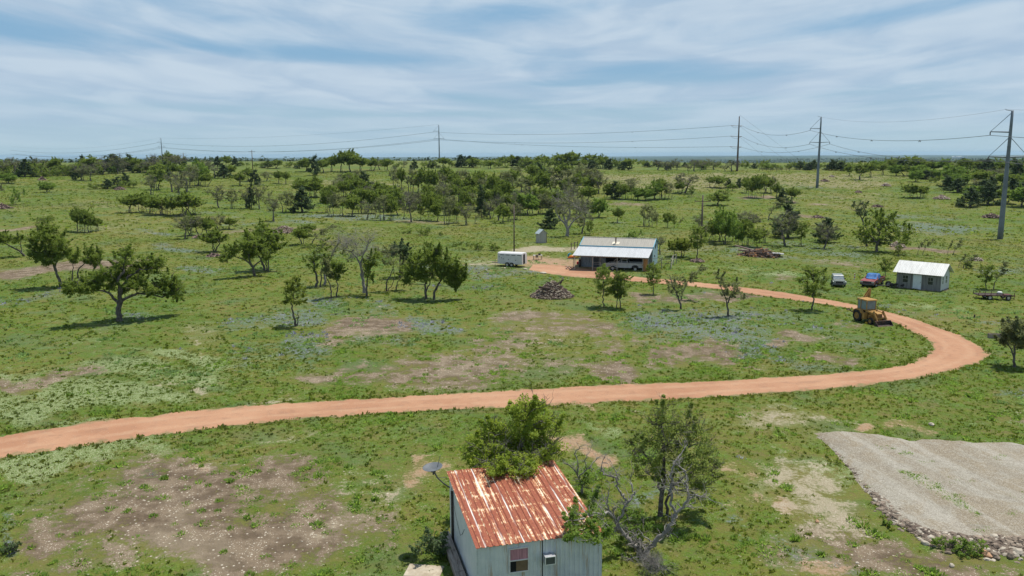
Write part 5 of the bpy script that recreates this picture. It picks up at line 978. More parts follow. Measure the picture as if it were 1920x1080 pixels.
def tin_wall(name, a, b_, rustamt=.62, up=2):
    st_a = (3.2, .14, 3.2) if up == 1 else (3.2, 3.2, .14); st_b = (9., .7, 9.) if up == 1 else (9., 9., .7)
    m = bpy.data.materials.new(name); m.use_nodes = True; T = NT(m.node_tree); T.n.clear()
    co = T.node('ShaderNodeTexCoord').outputs['Object']
    s1 = T.noise(T.vscale(co, st_a), 1., 4, .6, .15); s2 = T.noise(T.vscale(co, st_b), 1., 4, .7, .3); n_ = T.noise(co, 1.6, 5, .6); sm = T.noise(co, 12., 4, .7)
    c = T.mix(T.ramp(n_, .35, .65), a, b_); c = T.mix(T.math('MULTIPLY', T.ramp(sm, .5, .75), .25), c, tuple(x * .7 for x in a))
    rk = T.ramp(T.math('ADD', T.math('MULTIPLY', s1, .75), T.math('MULTIPLY', s2, .45)), rustamt, rustamt + .09)
    c = T.mix(T.math('MULTIPLY', rk, .8), c, T.mix(T.ramp(s2, .4, .6), (.30, .17, .09), (.40, .28, .18)))
    b = T.node('ShaderNodeBsdfPrincipled', {'Base Color': c, 'Roughness': .55, 'Specular IOR Level': .4, 'Metallic': .1}); T.node('ShaderNodeOutputMaterial', {0: b.outputs[0]}); return m
RUST = rust_roof(); TIN = tin_wall('shed_tin', (.54, .575, .62), (.64, .66, .69), .62, 1); TINL = tin_wall('shed_tin_side', (.60, .64, .67), (.68, .70, .72), .70)
WHITE = mat('white_paint', (.70, .70, .67), .55, var=.08, scale=2); CURT = mat('pink_curtain', (.42, .20, .24), .9, streak=(8, 8, .5), var=.25)
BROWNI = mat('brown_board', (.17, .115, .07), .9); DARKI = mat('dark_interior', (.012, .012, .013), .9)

# --- rusty shed
sx0, sy0, syaw, sw, sl = SHED; z0 = 0.
shed = thing('metal_shed', 'small metal shed with a rust-streaked ribbed roof and blue-grey tin walls in the foreground', 'shed', (sx0, sy0, z0), syaw)
rl = math.hypot(sl, .47)
ro_ = sheet('roof', sw, rl, .253, .032, RUST, shed, Matrix.Identity(4), flat=.55, thick=.012)
ro_.matrix_local = plane_mat((0, 0, 2.373), (1, 0, 0), (0, sl, .473))
ix, iy = .07, .10
fw = sheet('front_wall', 2.62 - ix, 2.33, .17, .014, TIN, shed, Matrix.Identity(4), flat=.72); fw.matrix_local = plane_mat((ix, iy, 0), (1, 0, 0), (0, 0, 1))
fw2 = sheet('front_wall', sw - 2.66 - .06, 2.33, .20, .045, TIN, shed, Matrix.Identity(4), flat=.38); fw2.matrix_local = plane_mat((2.66, iy, 0), (1, 0, 0), (0, 0, 1))
lw = MB()
def slopewall(xc, sgn):
    m = MB(); n_ = 34; vs = []
    for i in range(n_ * 2 + 1):
        y = iy + (sl - .35 - iy) * i / (n_ * 2); top = 2.36 + (y / sl) * .473 - .02; x = xc + sgn * (.012 if i % 2 else 0); vs += [(x, y, 0), (x, y, top)]
    fs = [(2 * i, 2 * i + 2, 2 * i + 3, 2 * i + 1) for i in range(n_ * 2)]; m.add(vs, fs); return m
slopewall(ix, -1).build('side_wall', TINL, shed); slopewall(sw - .06, 1).build('side_wall', TIN, shed)
MB().box(ix, sw - .06, sl - .37, sl - .34, 0, 2.78).build('rear_wall', TIN, shed)
MB().box(2.625, 2.657, iy - .004, iy + .03, 0, 2.34).build('seam', mat('black_seam', (.03, .03, .03), .8), shed)
MB().box(ix - .035, ix + .01, iy - .03, iy + .02, 0, 2.34).box(sw - .075, sw - .03, iy - .045, iy + .0, 0, 2.34).build('corner_trim', mat('corner_trim', (.5, .53, .55), .6), shed)
wx0, wz1 = wallhit(954, 1029, sx0, sy0, syaw, iy); wx1, wz1b = wallhit(991.5, 1023, sx0, sy0, syaw, iy); _, wz0 = wallhit(954, 1075, sx0, sy0, syaw, iy); zt = (wz1 + wz1b) / 2; zm = zt - (zt - wz0) * .5
wf = MB(); f_ = .045
for b in ((wx0, wx1, zt - f_, zt), (wx0, wx1, wz0, wz0 + f_), (wx0, wx0 + f_, wz0 + f_, zt - f_), (wx1 - f_, wx1, wz0 + f_, zt - f_), (wx0 + f_, wx1 - f_, zm - .02, zm + .02)): wf.box(b[0], b[1], iy - .055, iy - .006, b[2], b[3])
win = wf.build('window', mat('window_frame', (.62, .60, .60), .5), shed, bevel=.004)
MB().box(wx0 + f_, wx1 - f_, iy - .03, iy - .016, zm + .02, zt - f_).build('curtain', CURT, win)
MB().box(wx0 + f_, wx0 + f_ + (wx1 - wx0) * .3, iy - .028, iy - .016, wz0 + f_, zm - .02).build('opening', DARKI, win)
MB().box(wx0 + f_ + (wx1 - wx0) * .3, wx1 - f_, iy - .026, iy - .016, wz0 + f_, zm - .02).build('board', BROWNI, win)
ax0, az1 = wallhit(1021.5, 1044, sx0, sy0, syaw, iy - .3); ax1, _ = wallhit(1041.5, 1041, sx0, sy0, syaw, iy - .3); az0 = az1 - .34
ac = MB().box(ax0, ax1, iy - .34, iy - .008, az0, az1).build('air_conditioner', mat('grey_plastic', (.34, .34, .36), .6), shed, bevel=.012)
g = MB().box(ax0 + .03, ax1 - .03, iy - .348, iy - .342, az0 + .03, az1 - .03); g.build('grille', mat('dark_grille', (.07, .08, .075), .6), ac)
fr = MB(); [fr.box(*b) for b in ((ax0, ax1, iy - .356, iy - .342, az1 - .03, az1), (ax0, ax1, iy - .356, iy - .342, az0, az0 + .03), (ax0, ax0 + .03, iy - .356, iy - .342, az0 + .03, az1 - .03), (ax1 - .03, ax1, iy - .356, iy - .342, az0 + .03, az1 - .03))]
fr.build('bezel', WHITE, ac)
w_ = MB(); w_.tube([(ix - .02, 5.6, 2.45), (ix - .05, 5.0, 2.1), (ix - .03, 4.3, 1.5), (ix - .04, 3.4, 1.25), (ix - .03, 3.0, 1.5), (ix - .02, 2.6, 1.9)], .008, 5); w_.build('cable', mat('black_cable', (.02, .02, .02), .6), shed, smooth=True)
dk = thing('timber_step', 'weathered plank step running along the left wall of the rusty shed', 'deck', (sx0, sy0, 0), syaw); m = MB()
for k, (a, b) in enumerate(((.2, 2.1), (2.13, 3.9), (3.93, 5.7))): m.box(-.47, -.27, a, b, .30, .34).box(-.26, -.06, a + .05, b + .03, .295, .335)
m.build('board', mat('grey_plank', (.30, .25, .215), .9, streak=(3, .3, 3), var=.35, scale=4, c2=(.12, .08, .06), lo=.58, hi=.68), dk)
MB().box(-.44, -.40, .2, 5.7, 0, .294).box(-.12, -.08, .2, 5.7, 0, .294).build('joist', WOODM, dk)
# dish aerial on its post
P = at(849, 1020); hp = h_at(P, 921); sC = depth(P) / F_PX
dish = thing('satellite_dish', 'grey oval dish aerial on a curved arm and dark post at the shed back corner', 'dish antenna', P, -bearing(P))
MB().tube([(0, 0, -.1), (0, 0, hp)], .055, 10).build('post', mat('dark_post', (.07, .058, .048), .9), dish, smooth=True)
cvx = lambda a, b: ((a - 849) * sC, (1020 - b) * sC / .89)
A_ = [cvx(845, 919), cvx(833, 910), cvx(823, 900), cvx(818, 890)]; m = MB().tube([(x, -.06 - .05 * i, z) for i, (x, z) in enumerate(A_)], .03, 10); m.tube([(A_[2][0], -.15, A_[2][1]), (A_[0][0] - .1, -.02, A_[0][1] + .45)], .01, 6)
m.build('arm', mat('dark_grey_metal', (.10, .105, .11), .5, metal=.5), dish, smooth=True)
dc = cvx(815, 883); m = MB(); prof = [(0, .0), (.15, .012), (.30, .05), (.42, .10), (.435, .105), (.42, .085), (.3, .03), (.15, -.01), (0.001, -.02)]; m.lathe(prof, sides=28)
d_ = m.build('reflector', mat('dish_grey', (.12, .13, .14), .5), dish, smooth=True); d_.matrix_local = Matrix.Translation((dc[0], -.25, dc[1])) @ Matrix.Rotation(math.radians(4), 4, 'X') @ Matrix.Rotation(math.radians(-6), 4, 'Y')
m = MB().box(-.10, .10, -.07, .07, -.14, -.02); m.box(-.04, .04, -.05, .05, -.25, -.14); b_ = m.build('bracket', MATS['dark_grey_metal'], dish, bevel=.01); b_.location = (dc[0] + .02, -.25, dc[1])
e0, e1 = cvx(823, 880), cvx(829, 860); MB().tube([(e0[0], -.3, e0[1]), (e1[0], -.28, e1[1])], .012, 6).build('feed_arm', MATS['dish_grey'], dish)
P = at(795, 1072); o = MB().box(-.75, .75, -.5, .5, -.08, .05).build('concrete_slab', mat('concrete', (.44, .38, .29), .9, bump=.01, c2=(.34, .28, .2)), bevel=.03, loc=(P[0], P[1], P[2])); o.rotation_euler = (0, 0, -.15); tag(o, 'broken tan concrete slab at the bottom edge left of the shed', 'slab')

# --- barn
bx0, by0, byaw, bw_, bl1, bl2, be1, be2, be3 = 9.345, 118.53, -.319, 11.111, 4.08, 2.65, 2.25, 3.33, 4.33
bz = gzf(12, 119)
barn = thing('barn', 'long metal barn with a grey ridge roof, pale lean-to porch roof and blue trim', 'barn', (bx0, by0, bz), byaw)
TANR = mat('tan_metal_roof', (.33, .31, .27), .55, metal=.15, var=.08, streak=(2, .3, 1), scale=1.5); SILV = mat('silver_metal_roof', (.50, .51, .52), .5, metal=.3, var=.08, streak=(2, .3, 1), scale=1.2)
BLUE = mat('pale_blue_metal', (.30, .43, .48), .55, var=.08); TRIM = mat('blue_trim', (.17, .40, .52), .5, var=.05); BARNW = mat('barn_tin', (.22, .27, .31), .6, metal=.1, var=.2)
s1 = math.hypot(bl2 + .15, be3 - be2); r1 = sheet('roof', bw_ + .2, s1, .30, .035, TANR, barn, Matrix.Identity(4)); r1.matrix_local = plane_mat((-.1, bl1 - .15, be2), (1, 0, 0), (0, bl2 + .15, be3 - be2))
r2 = sheet('roof', bw_ + .2, s1, .30, .035, TANR, barn, Matrix.Identity(4)); r2.matrix_local = plane_mat((-.1, bl1 + bl2 - .0, be3), (1, 0, 0), (0, bl2 + .15, be2 - be3))
s2 = math.hypot(bl1 + .2, be2 - .12 - be1); r3 = sheet('porch_roof', bw_ + .3, s2, .26, .03, SILV, barn, Matrix.Identity(4)); r3.matrix_local = plane_mat((-.25, -.2, be1), (1, 0, 0), (0, bl1 + .2, be2 - .12 - be1))
m = MB().box(-.14, bw_ + .14, bl1 - .20, bl1 - .155, be2 - .16, be2 + .03)
for xx in (-.15, bw_ + .05):
    dz = (be3 - be2) / (bl2 + .15); m.hexa([(xx, bl1 - .15, be2 + .04), (xx + .1, bl1 - .15, be2 + .04), (xx + .1, bl1 + bl2, be3 + .04), (xx, bl1 + bl2, be3 + .04)], [(xx, bl1 - .15, be2 + .08), (xx + .1, bl1 - .15, be2 + .08), (xx + .1, bl1 + bl2, be3 + .08), (xx, bl1 + bl2, be3 + .08)])
    m.hexa([(xx, bl1 + bl2, be3 + .04), (xx + .1, bl1 + bl2, be3 + .04), (xx + .1, bl1 + 2 * bl2 + .15, be2 + .04), (xx, bl1 + 2 * bl2 + .15, be2 + .04)], [(xx, bl1 + bl2, be3 + .08), (xx + .1, bl1 + bl2, be3 + .08), (xx + .1, bl1 + 2 * bl2 + .15, be2 + .08), (xx, bl1 + 2 * bl2 + .15, be2 + .08)])
m.build('roof_trim', TRIM, barn)
MB().box(-.1, bw_ + .1, bl1 + bl2 - .1, bl1 + bl2 + .1, be3 + .045, be3 + .065).build('ridge_cap', mat('ridge_cap', (.5, .5, .47), .5), barn)
MB().prism([(bl1, 0), (bl1 + 2 * bl2, 0), (bl1 + 2 * bl2, be2 - .03), (bl1 + bl2, be3 - .03), (bl1, be2 - .03)], -bw_ + 0, -bw_ + .05)
def gable(x0, x1, mt, nm='end_wall'):
    pr = [(bl1, -.1), (bl1 + 2 * bl2, -.1), (bl1 + 2 * bl2, be2 - .03), (bl1 + bl2, be3 - .03), (bl1, be2 - .03)]; n_ = len(pr)
    return MB().add([(x0, y, z) for y, z in pr] + [(x1, y, z) for y, z in pr], [tuple(reversed(range(n_))), tuple(range(n_, 2 * n_))] + [(i, (i + 1) % n_, n_ + (i + 1) % n_, n_ + i) for i in range(n_)]).build(nm, mt, barn)
rg = gable(bw_ - .05, bw_, BLUE); gable(0, .05, BARNW)
MB().box(bw_ + .004, bw_ + .03, bl1 + 2.3, bl1 + 3.1, 2.9, 3.5).build('vent', DARKI, rg); MB().box(bw_ + .004, bw_ + .12, bl1 + 1.6, bl1 + 1.9, 1.7, 2.0).build('meter_box', mat('grey_box', (.2, .2, .2), .5), rg)
fwb = sheet('front_wall', bw_ - .1, be2 - .2, .35, .03, BARNW, barn, Matrix.Identity(4)); fwb.matrix_local = plane_mat((.05, bl1, 0), (1, 0, 0), (0, 0, 1))
MB().box(.05, bw_ - .05, bl1 + 2 * bl2 - .05, bl1 + 2 * bl2, -.1, be2 - .05).build('rear_wall', BLUE, barn)
MB().box(2.1, 2.9, bl1 - .04, bl1 - .006, 0, 2.0).build('door', mat('dark_door', (.07, .08, .09), .7), barn)
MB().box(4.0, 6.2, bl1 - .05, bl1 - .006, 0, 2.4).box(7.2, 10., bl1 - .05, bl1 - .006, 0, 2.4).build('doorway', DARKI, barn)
PO = mat('grey_post', (.30, .28, .25), .8, var=.2)
for x in (.1, 2.8, 6.5, 10.3, 11.05): MB().box(x - .05, x + .05, 0., .1, -.1, be1 - .06).build('post', PO, barn)
for x in (3.65, 7.35): MB().box(x - .05, x + .05, 1.5, 1.6, -.1, be1 + .3).build('post', PO, barn)
MB().box(-.15, bw_ + .1, -.04, .06, be1 - .16, be1 - .05).build('beam', mat('rust_beam', (.24, .19, .15), .8), barn)
MB().box(10.36, 10.99, .03, .07, 0.02, be1 - .2).build('plywood_panel', mat('plywood', (.34, .16, .06), .8, streak=(1, 1, .3), var=.3, scale=3), barn)
m = MB()
for z in (.5, 1.0, 1.25): m.tube([(2.85, .12, z), (6.45, .12, z)], .025, 6)
m.tube([(4.2, .12, 1.9), (5.4, .12, .5)], .03, 6); m.tube([(5.2, .12, .5), (6.3, .12, 1.9)], .03, 6); m.tube([(4.0, .12, 0), (4.0, .12, 1.25)], .025, 6); m.build('gate_rail', PO, barn)
chx, chz = 5.35, be2 + .45; fl = MB(); fl.hexa([(chx - .55, bl1 + .35, be2 + .235), (chx + .55, bl1 + .35, be2 + .235), (chx + .55, bl1 + 1.2, be2 + .54), (chx - .55, bl1 + 1.2, be2 + .54)], [(chx - .55, bl1 + .35, be2 + .255), (chx + .55, bl1 + .35, be2 + .255), (chx + .55, bl1 + 1.2, be2 + .56), (chx - .55, bl1 + 1.2, be2 + .56)])
ch = MB().tube([(chx, bl1 + .7, be2 + .25), (chx, bl1 + .7, be2 + 1.15)], .09, 12).cyl((chx, bl1 + .7, be2 + 1.22), (0, 0, 1), .17, .1, 12).build('chimney', mat('rust_brown', (.10, .06, .04), .7), barn)
fl.build('flashing', mat('cream_flashing', (.66, .60, .48), .6), ch)
# pen and rails beside the barn, posts behind it
def railfence(label, pts, h, mt, rails=(.5, 1.), r=.05, name='fence', diag=False):
    W_ = [at(*q) for q in pts]; o = thing(name, label, 'fence', W_[0])
    for p in W_: q = p - W_[0]; MB().tube([(q[0], q[1], q[2] - .2), (q[0], q[1], q[2] + h)], r, 7).build('post', mt, o)
    m = MB()
    for f_ in rails: m.tube([(p[0] - W_[0][0], p[1] - W_[0][1], p[2] - W_[0][2] + h * f_) for p in W_], r * .6, 5, cap=True)
    if diag:
        for a, b in zip(W_, W_[1:]): a = a - W_[0]; b = b - W_[0]; m.tube([(a[0], a[1], a[2] + .1), (b[0], b[1], b[2] + h * .9)], r * .6, 5)
    m.build('rail', mt, o); return o
railfence('small pen of pale rails joined to the right end of the barn', [(1222, 503), (1240, 503), (1258, 505), (1262, 496), (1268, 494)], 1.5, mat('pale_rail', (.28, .26, .22), .85), (.55, .97), .06, 'pen', True)
railfence('short fence of dark posts and a pale rail left of the barn roof', [(1071, 469), (1077, 467), (1083, 466)], 1.3, POLEM, (.85,), .07)
railfence('dark wooden rail fence far off on the brown rise', [(1424, 321), (1429, 321), (1437, 321), (1445, 321), (1456, 321), (1466, 321), (1474, 321), (1480, 321)], 1.6, POLEM, (.6, .95), .1)
P0 = [(-10, 391), (8, 391), (26, 391), (44, 391), (62, 391), (80, 390.5), (98, 390), (117, 389.5), (136, 389), (152, 388), (170, 388), (186, 388), (202, 388)]
railfence('barbed wire fence on thin steel posts crossing the upper left meadow', P0, 1.15, mat('rust_post', (.13, .09, .07), .8), (.35, .65, .95), .035, 'wire_fence')

# --- grey cabin
hx, hy, hyaw, hw, hl = 49.227, 100.715, -.76, 5.195, 3.58; hz_ = gzf(51, 99); ze, zr_ = 2.1, 3.3
cab = thing('cabin', 'old grey board cabin with a whitened metal roof and a white front door', 'cabin', (hx, hy, hz_), hyaw)
GREYB = mat('grey_boards', (.20, .195, .185), .9, streak=(4, 4, .25), var=.3, scale=2, c2=(.11, .105, .10), lo=.5, hi=.7); WHB = mat('white_boards', (.58, .59, .58), .8, var=.1, streak=(4, 4, .3), c2=(.4, .4, .39), lo=.6, hi=.75)
CROOF = mat('weathered_zinc', (.60, .60, .58), .55, metal=.1, streak=(3, .5, 1), var=.1, scale=1.5, c2=(.46, .45, .43), lo=.5, hi=.7)
mid = hl / 2; ov = .38
for (yy, zz, dy, dz) in ((-.4, ze - .1, mid + .4, zr_ - ze + .1), (mid, zr_, mid + .4, ze - .1 - zr_)):
    r_ = sheet('roof', hw + 2 * ov, math.hypot(dy, dz), .2, .02, CROOF, cab, Matrix.Identity(4), thick=.03); r_.matrix_local = plane_mat((-ov, yy, zz), (1, 0, 0), (0, dy, dz))
dx0, dzt = wallhit(1712, 519, hx, hy, hyaw); dx1, _ = wallhit(1729, 520, hx, hy, hyaw); w10, w1t = wallhit(1693, 516, hx, hy, hyaw); w11, _ = wallhit(1703, 517, hx, hy, hyaw); _, w1b = wallhit(1698, 533, hx, hy, hyaw); w20, w2t = wallhit(1740.5, 521, hx, hy, hyaw); w21, _ = wallhit(1750, 521, hx, hy, hyaw)
w1t = min(w1t - hz_, 1.85); w1b = .75; dzt = 1.88
xs = [0, w10, w11, dx0, dx1, w20, w21, hw]; m = MB()
for a, b, holes in ((0, w10, None), (w10, w11, (w1b, w1t)), (w11, dx0, None), (dx0, dx1, (.02, dzt)), (dx1, w20, None), (w20, w21, (w1b, w1t)), (w21, hw, None)):
    if holes is None: m.box(a, b, 0, .08, -.1, ze)
    else:
        m.box(a, b, 0, .08, holes[1], ze)
        if holes[0] > .1: m.box(a, b, 0, .08, -.1, holes[0])
m.build('front_wall', GREYB, cab)
MB().box(0, hw, hl - .08, hl, -.1, ze).build('rear_wall', GREYB, cab)
for xa, mt in ((0, GREYB), (hw - .08, WHB)):
    pr = [(.081, -.1), (hl - .081, -.1), (hl - .081, ze - .01), (mid, zr_ - .04), (.081, ze - .01)]; n_ = 5; x0 = xa - (.003 if xa == 0 else -.003); x1 = x0 + .08
    MB().add([(x0, y, z) for y, z in pr] + [(x1, y, z) for y, z in pr], [tuple(reversed(range(n_))), tuple(range(n_, 2 * n_))] + [(i, (i + 1) % n_, n_ + (i + 1) % n_, n_ + i) for i in range(n_)]).build('end_wall', mt, cab)
dr = MB().box(dx0 + .03, dx1 - .03, -.05, -.004, 0, dzt - .02).build('door', mat('cool_white', (.62, .66, .68), .6, var=.06), cab, bevel=.006)
W1 = dx1 - dx0 - .06; a = dx0 + .03
for z in (.1, .95, dzt - .2): MB().box(a + .04, a + W1 - .04, -.065, -.052, z, z + .1).build('batten', MATS['cool_white'], dr)
m = MB()
m.hexa([(a + .05, -.064, .2), (a + .15, -.064, .2), (a + .15, -.054, .2), (a + .05, -.054, .2)], [(a + W1 - .15, -.064, .95), (a + W1 - .05, -.064, .95), (a + W1 - .05, -.054, .95), (a + W1 - .15, -.054, .95)]); m.build('brace', MATS['cool_white'], dr)
MB().box(a + W1 - .12, a + W1 - .07, -.09, -.066, .88, 1.0).build('handle', POLEM, dr)
m = MB(); m.box(dx0 - .09, dx0 + .03, -.06, -.003, 0, dzt).box(dx1 - .03, dx1 + .09, -.06, -.003, 0, dzt).box(dx0 - .09, dx1 + .09, -.06, -.003, dzt + .001, dzt + .1); m.build('door_frame', GREYB, cab)
for a, b in ((w10, w11), (w20, w21)):
    m = MB(); t_ = .05
    for q in ((a - t_, a, w1b, w1t), (b, b + t_, w1b, w1t), (a - t_, b + t_, w1t, w1t + t_), (a - t_, b + t_, w1b - t_, w1b), ((a + b) / 2 - .015, (a + b) / 2 + .015, (w1t + w1b) / 2, w1t), (a, b, (w1t + w1b) / 2 - .02, (w1t + w1b) / 2 + .02)): m.box(q[0], q[1], -.03, .03, q[2], q[3])
    wn = m.build('window', mat('greyed_frame', (.28, .28, .26), .8), cab); MB().box(a, b, .04, .06, w1b, w1t).build('pane', GLASSD, wn)
for y0_, y1_ in ((.55, 1.0), (1.9, 2.5)):
    m = MB(); x_ = hw + .004
    for q in ((y0_ - .05, y0_, .85, 1.75), (y1_, y1_ + .05, .85, 1.75), (y0_ - .05, y1_ + .05, 1.75, 1.8), (y0_ - .05, y1_ + .05, .8, .85), (y0_, y1_, 1.28, 1.32)): m.box(x_, x_ + .04, q[0], q[1], q[2], q[3])
    wn = m.build('window', WHITE, cab); MB().box(x_ + .001, x_ + .015, y0_, y1_, .85, 1.75).build('pane', mat('grey_pane', (.10, .11, .12), .2), wn)
m = MB(); [m.box(x_, x_ + .3, .05, .35, -.1, .02) for x_ in (0, 1.2, 2.4, 3.6, 4.8)]; 
st_ = MB(); rnd = random.Random(9); [rocks(st_, rnd, (rnd.uniform(0, hw + .3), rnd.gauss(-.15, .12), 0.02), rnd.uniform(.05, .16)) for i in range(70)]; [rocks(st_, rnd, (hw + rnd.gauss(.15, .12), rnd.uniform(-.2, hl), 0.02), rnd.uniform(.05, .16)) for i in range(50)]; st_.build('foundation', ROCK, cab)

# --- outhouse
P = at(1015, 455); oh = thing('outhouse', 'narrow pale wooden outhouse with a grey pitched metal roof behind the trailer', 'outhouse', P, .42)
OW = mat('greyed_white_boards', (.40, .37, .34), .85, streak=(4, 4, .3), var=.15)
wW, wD, wH, wR = 1.55, 1.5, 1.95, 2.6
m = MB(); pr = [(-wW / 2, 0), (wW / 2, 0), (wW / 2, wH), (0, wR - .06), (-wW / 2, wH)]; m.prism(pr, -wD / 2, wD / 2); m.build('wall', OW, oh)
for s_ in (-1, 1): m = MB().hexa([(0, -wD / 2 - .15, wR), (s_ * (wW / 2 + .22), -wD / 2 - .15, wH - .2), (s_ * (wW / 2 + .22), wD / 2 + .15, wH - .2), (0, wD / 2 + .15, wR)], [(0, -wD / 2 - .15, wR + .05), (s_ * (wW / 2 + .22), -wD / 2 - .15, wH - .15), (s_ * (wW / 2 + .22), wD / 2 + .15, wH - .15), (0, wD / 2 + .15, wR + .05)]); m.build('roof', mat('bluegrey_roof', (.36, .42, .44), .5), oh)
MB().box(-wW / 2 + .2, wW / 2 - .3, -wD / 2 - .03, -wD / 2 - .003, .1, 1.8).build('door', OW, oh); MB().box(wW / 2 - .08, wW / 2 + .02, -wD / 2 - .02, -wD / 2 + .08, 0, wH - .1).build('corner_trim', POLEM, oh)

# ------------------------------------------------------------------ vehicles; local x forward, y left
def wheel(parent, c, r, w, rimm=RIM, hub=.55, name='wheel'):
    t = MB().lathe([(r * .55, -w / 2), (r * .9, -w / 2), (r, -w * .36), (r, w * .36), (r * .9, w / 2), (r * .55, w / 2)], c, 'y', 22).build(name, BLACK, parent, smooth=False)
    MB().lathe([(.01, -w * .42), (r * .2, -w * .42), (r * .25, -w * .30), (r * hub, -w * .34), (r * .585, -w * .46), (r * .585, w * .46), (r * hub, w * .34), (r * .25, w * .30), (r * .2, w * .42), (.01, w * .42)], c, 'y', 18).build('rim', rimm, t)
    return t
# horse trailer: box 4.1 x 1.85
P = (at(960, 499) + 0); HT = thing('horse_trailer', 'white horse trailer with a tandem axle parked at the end of the dirt track', 'trailer', P, math.radians(157))
TW = mat('trailer_white', (.62, .60, .59), .5, var=.06, scale=1.5, c2=(.5, .47, .45), lo=.6, hi=.8)
L_, Wd = 4.15, 1.85; m = MB(); sec = [(-Wd / 2, .42), (Wd / 2, .42), (Wd / 2, 2.0), (Wd / 2 - .18, 2.17), (-Wd / 2 + .18, 2.17), (-Wd / 2, 2.0)]; xsn = [(-L_ / 2, 1.), (L_ / 2 - .35, 1.), (L_ / 2, .86)]
for x, k in xsn: m.v += [(x, y * k, z) for y, z in sec]
for j in range(2):
    for i in range(6): m.f.append((j * 6 + i, j * 6 + (i + 1) % 6, j * 6 + 6 + (i + 1) % 6, j * 6 + 6 + i))
m.f += [tuple(reversed(range(6))), tuple(range(12, 18))]; body = m.build('body', TW, HT, bevel=.03)
m = MB(); [m.box(-1.9 + i * .95, -1.25 + i * .95, s_ * Wd / 2 - .012 + s_ * .004, s_ * Wd / 2 + .012 + s_ * .004, 1.78, 1.86) for i in range(4) for s_ in (-1, 1)]; m.build('vent_slot', DARKI, HT)
for x, z in ((1.75, 1.5), (1.35, 1.35), (1.05, 1.2), (.2, 1.15), (-1.0, 1.05)): MB().box(x - .05, x + .05, Wd / 2 + .004, Wd / 2 + .02, z - .06, z + .06).build('latch', DARKI, HT)
for x in (-.35, .38): wheel(HT, (x, Wd / 2 + .02, .34), .34, .22); wheel(HT, (x, -Wd / 2 - .02, .34), .34, .22)
for s_ in (-1, 1): m = MB(); m.tube([(-.85, s_ * (Wd / 2 + .08), .45), (-.72, s_ * (Wd / 2 + .08), .68), (-.35, s_ * (Wd / 2 + .08), .76), (.38, s_ * (Wd / 2 + .08), .76), (.75, s_ * (Wd / 2 + .08), .68), (.88, s_ * (Wd / 2 + .08), .45)], .05, 6); m.build('fender', TW, HT)
MB().box(-L_ / 2 - .03, -L_ / 2 - .004, -.1, .5, .5, 1.95).build('doorway', DARKI, HT); MB().box(-L_ / 2 - .06, -L_ / 2 - .005, -Wd / 2 + .05, -.12, .48, 2.0).build('door', TW, HT)
m = MB(); m.tube([(L_ / 2, .5, .45), (L_ / 2 + 1.1, 0, .45)], .05, 6); m.tube([(L_ / 2, -.5, .45), (L_ / 2 + 1.1, 0, .45)], .05, 6); m.box(L_ / 2 + .95, L_ / 2 + 1.3, -.08, .08, .4, .52); m.tube([(L_ / 2 + .75, .08, .0), (L_ / 2 + .75, .08, .95)], .035, 6); m.tube([(L_ / 2 + .75, .08, .95), (L_ / 2 + .6, .2, .98)], .02, 5); m.build('tongue', WOODM, HT)

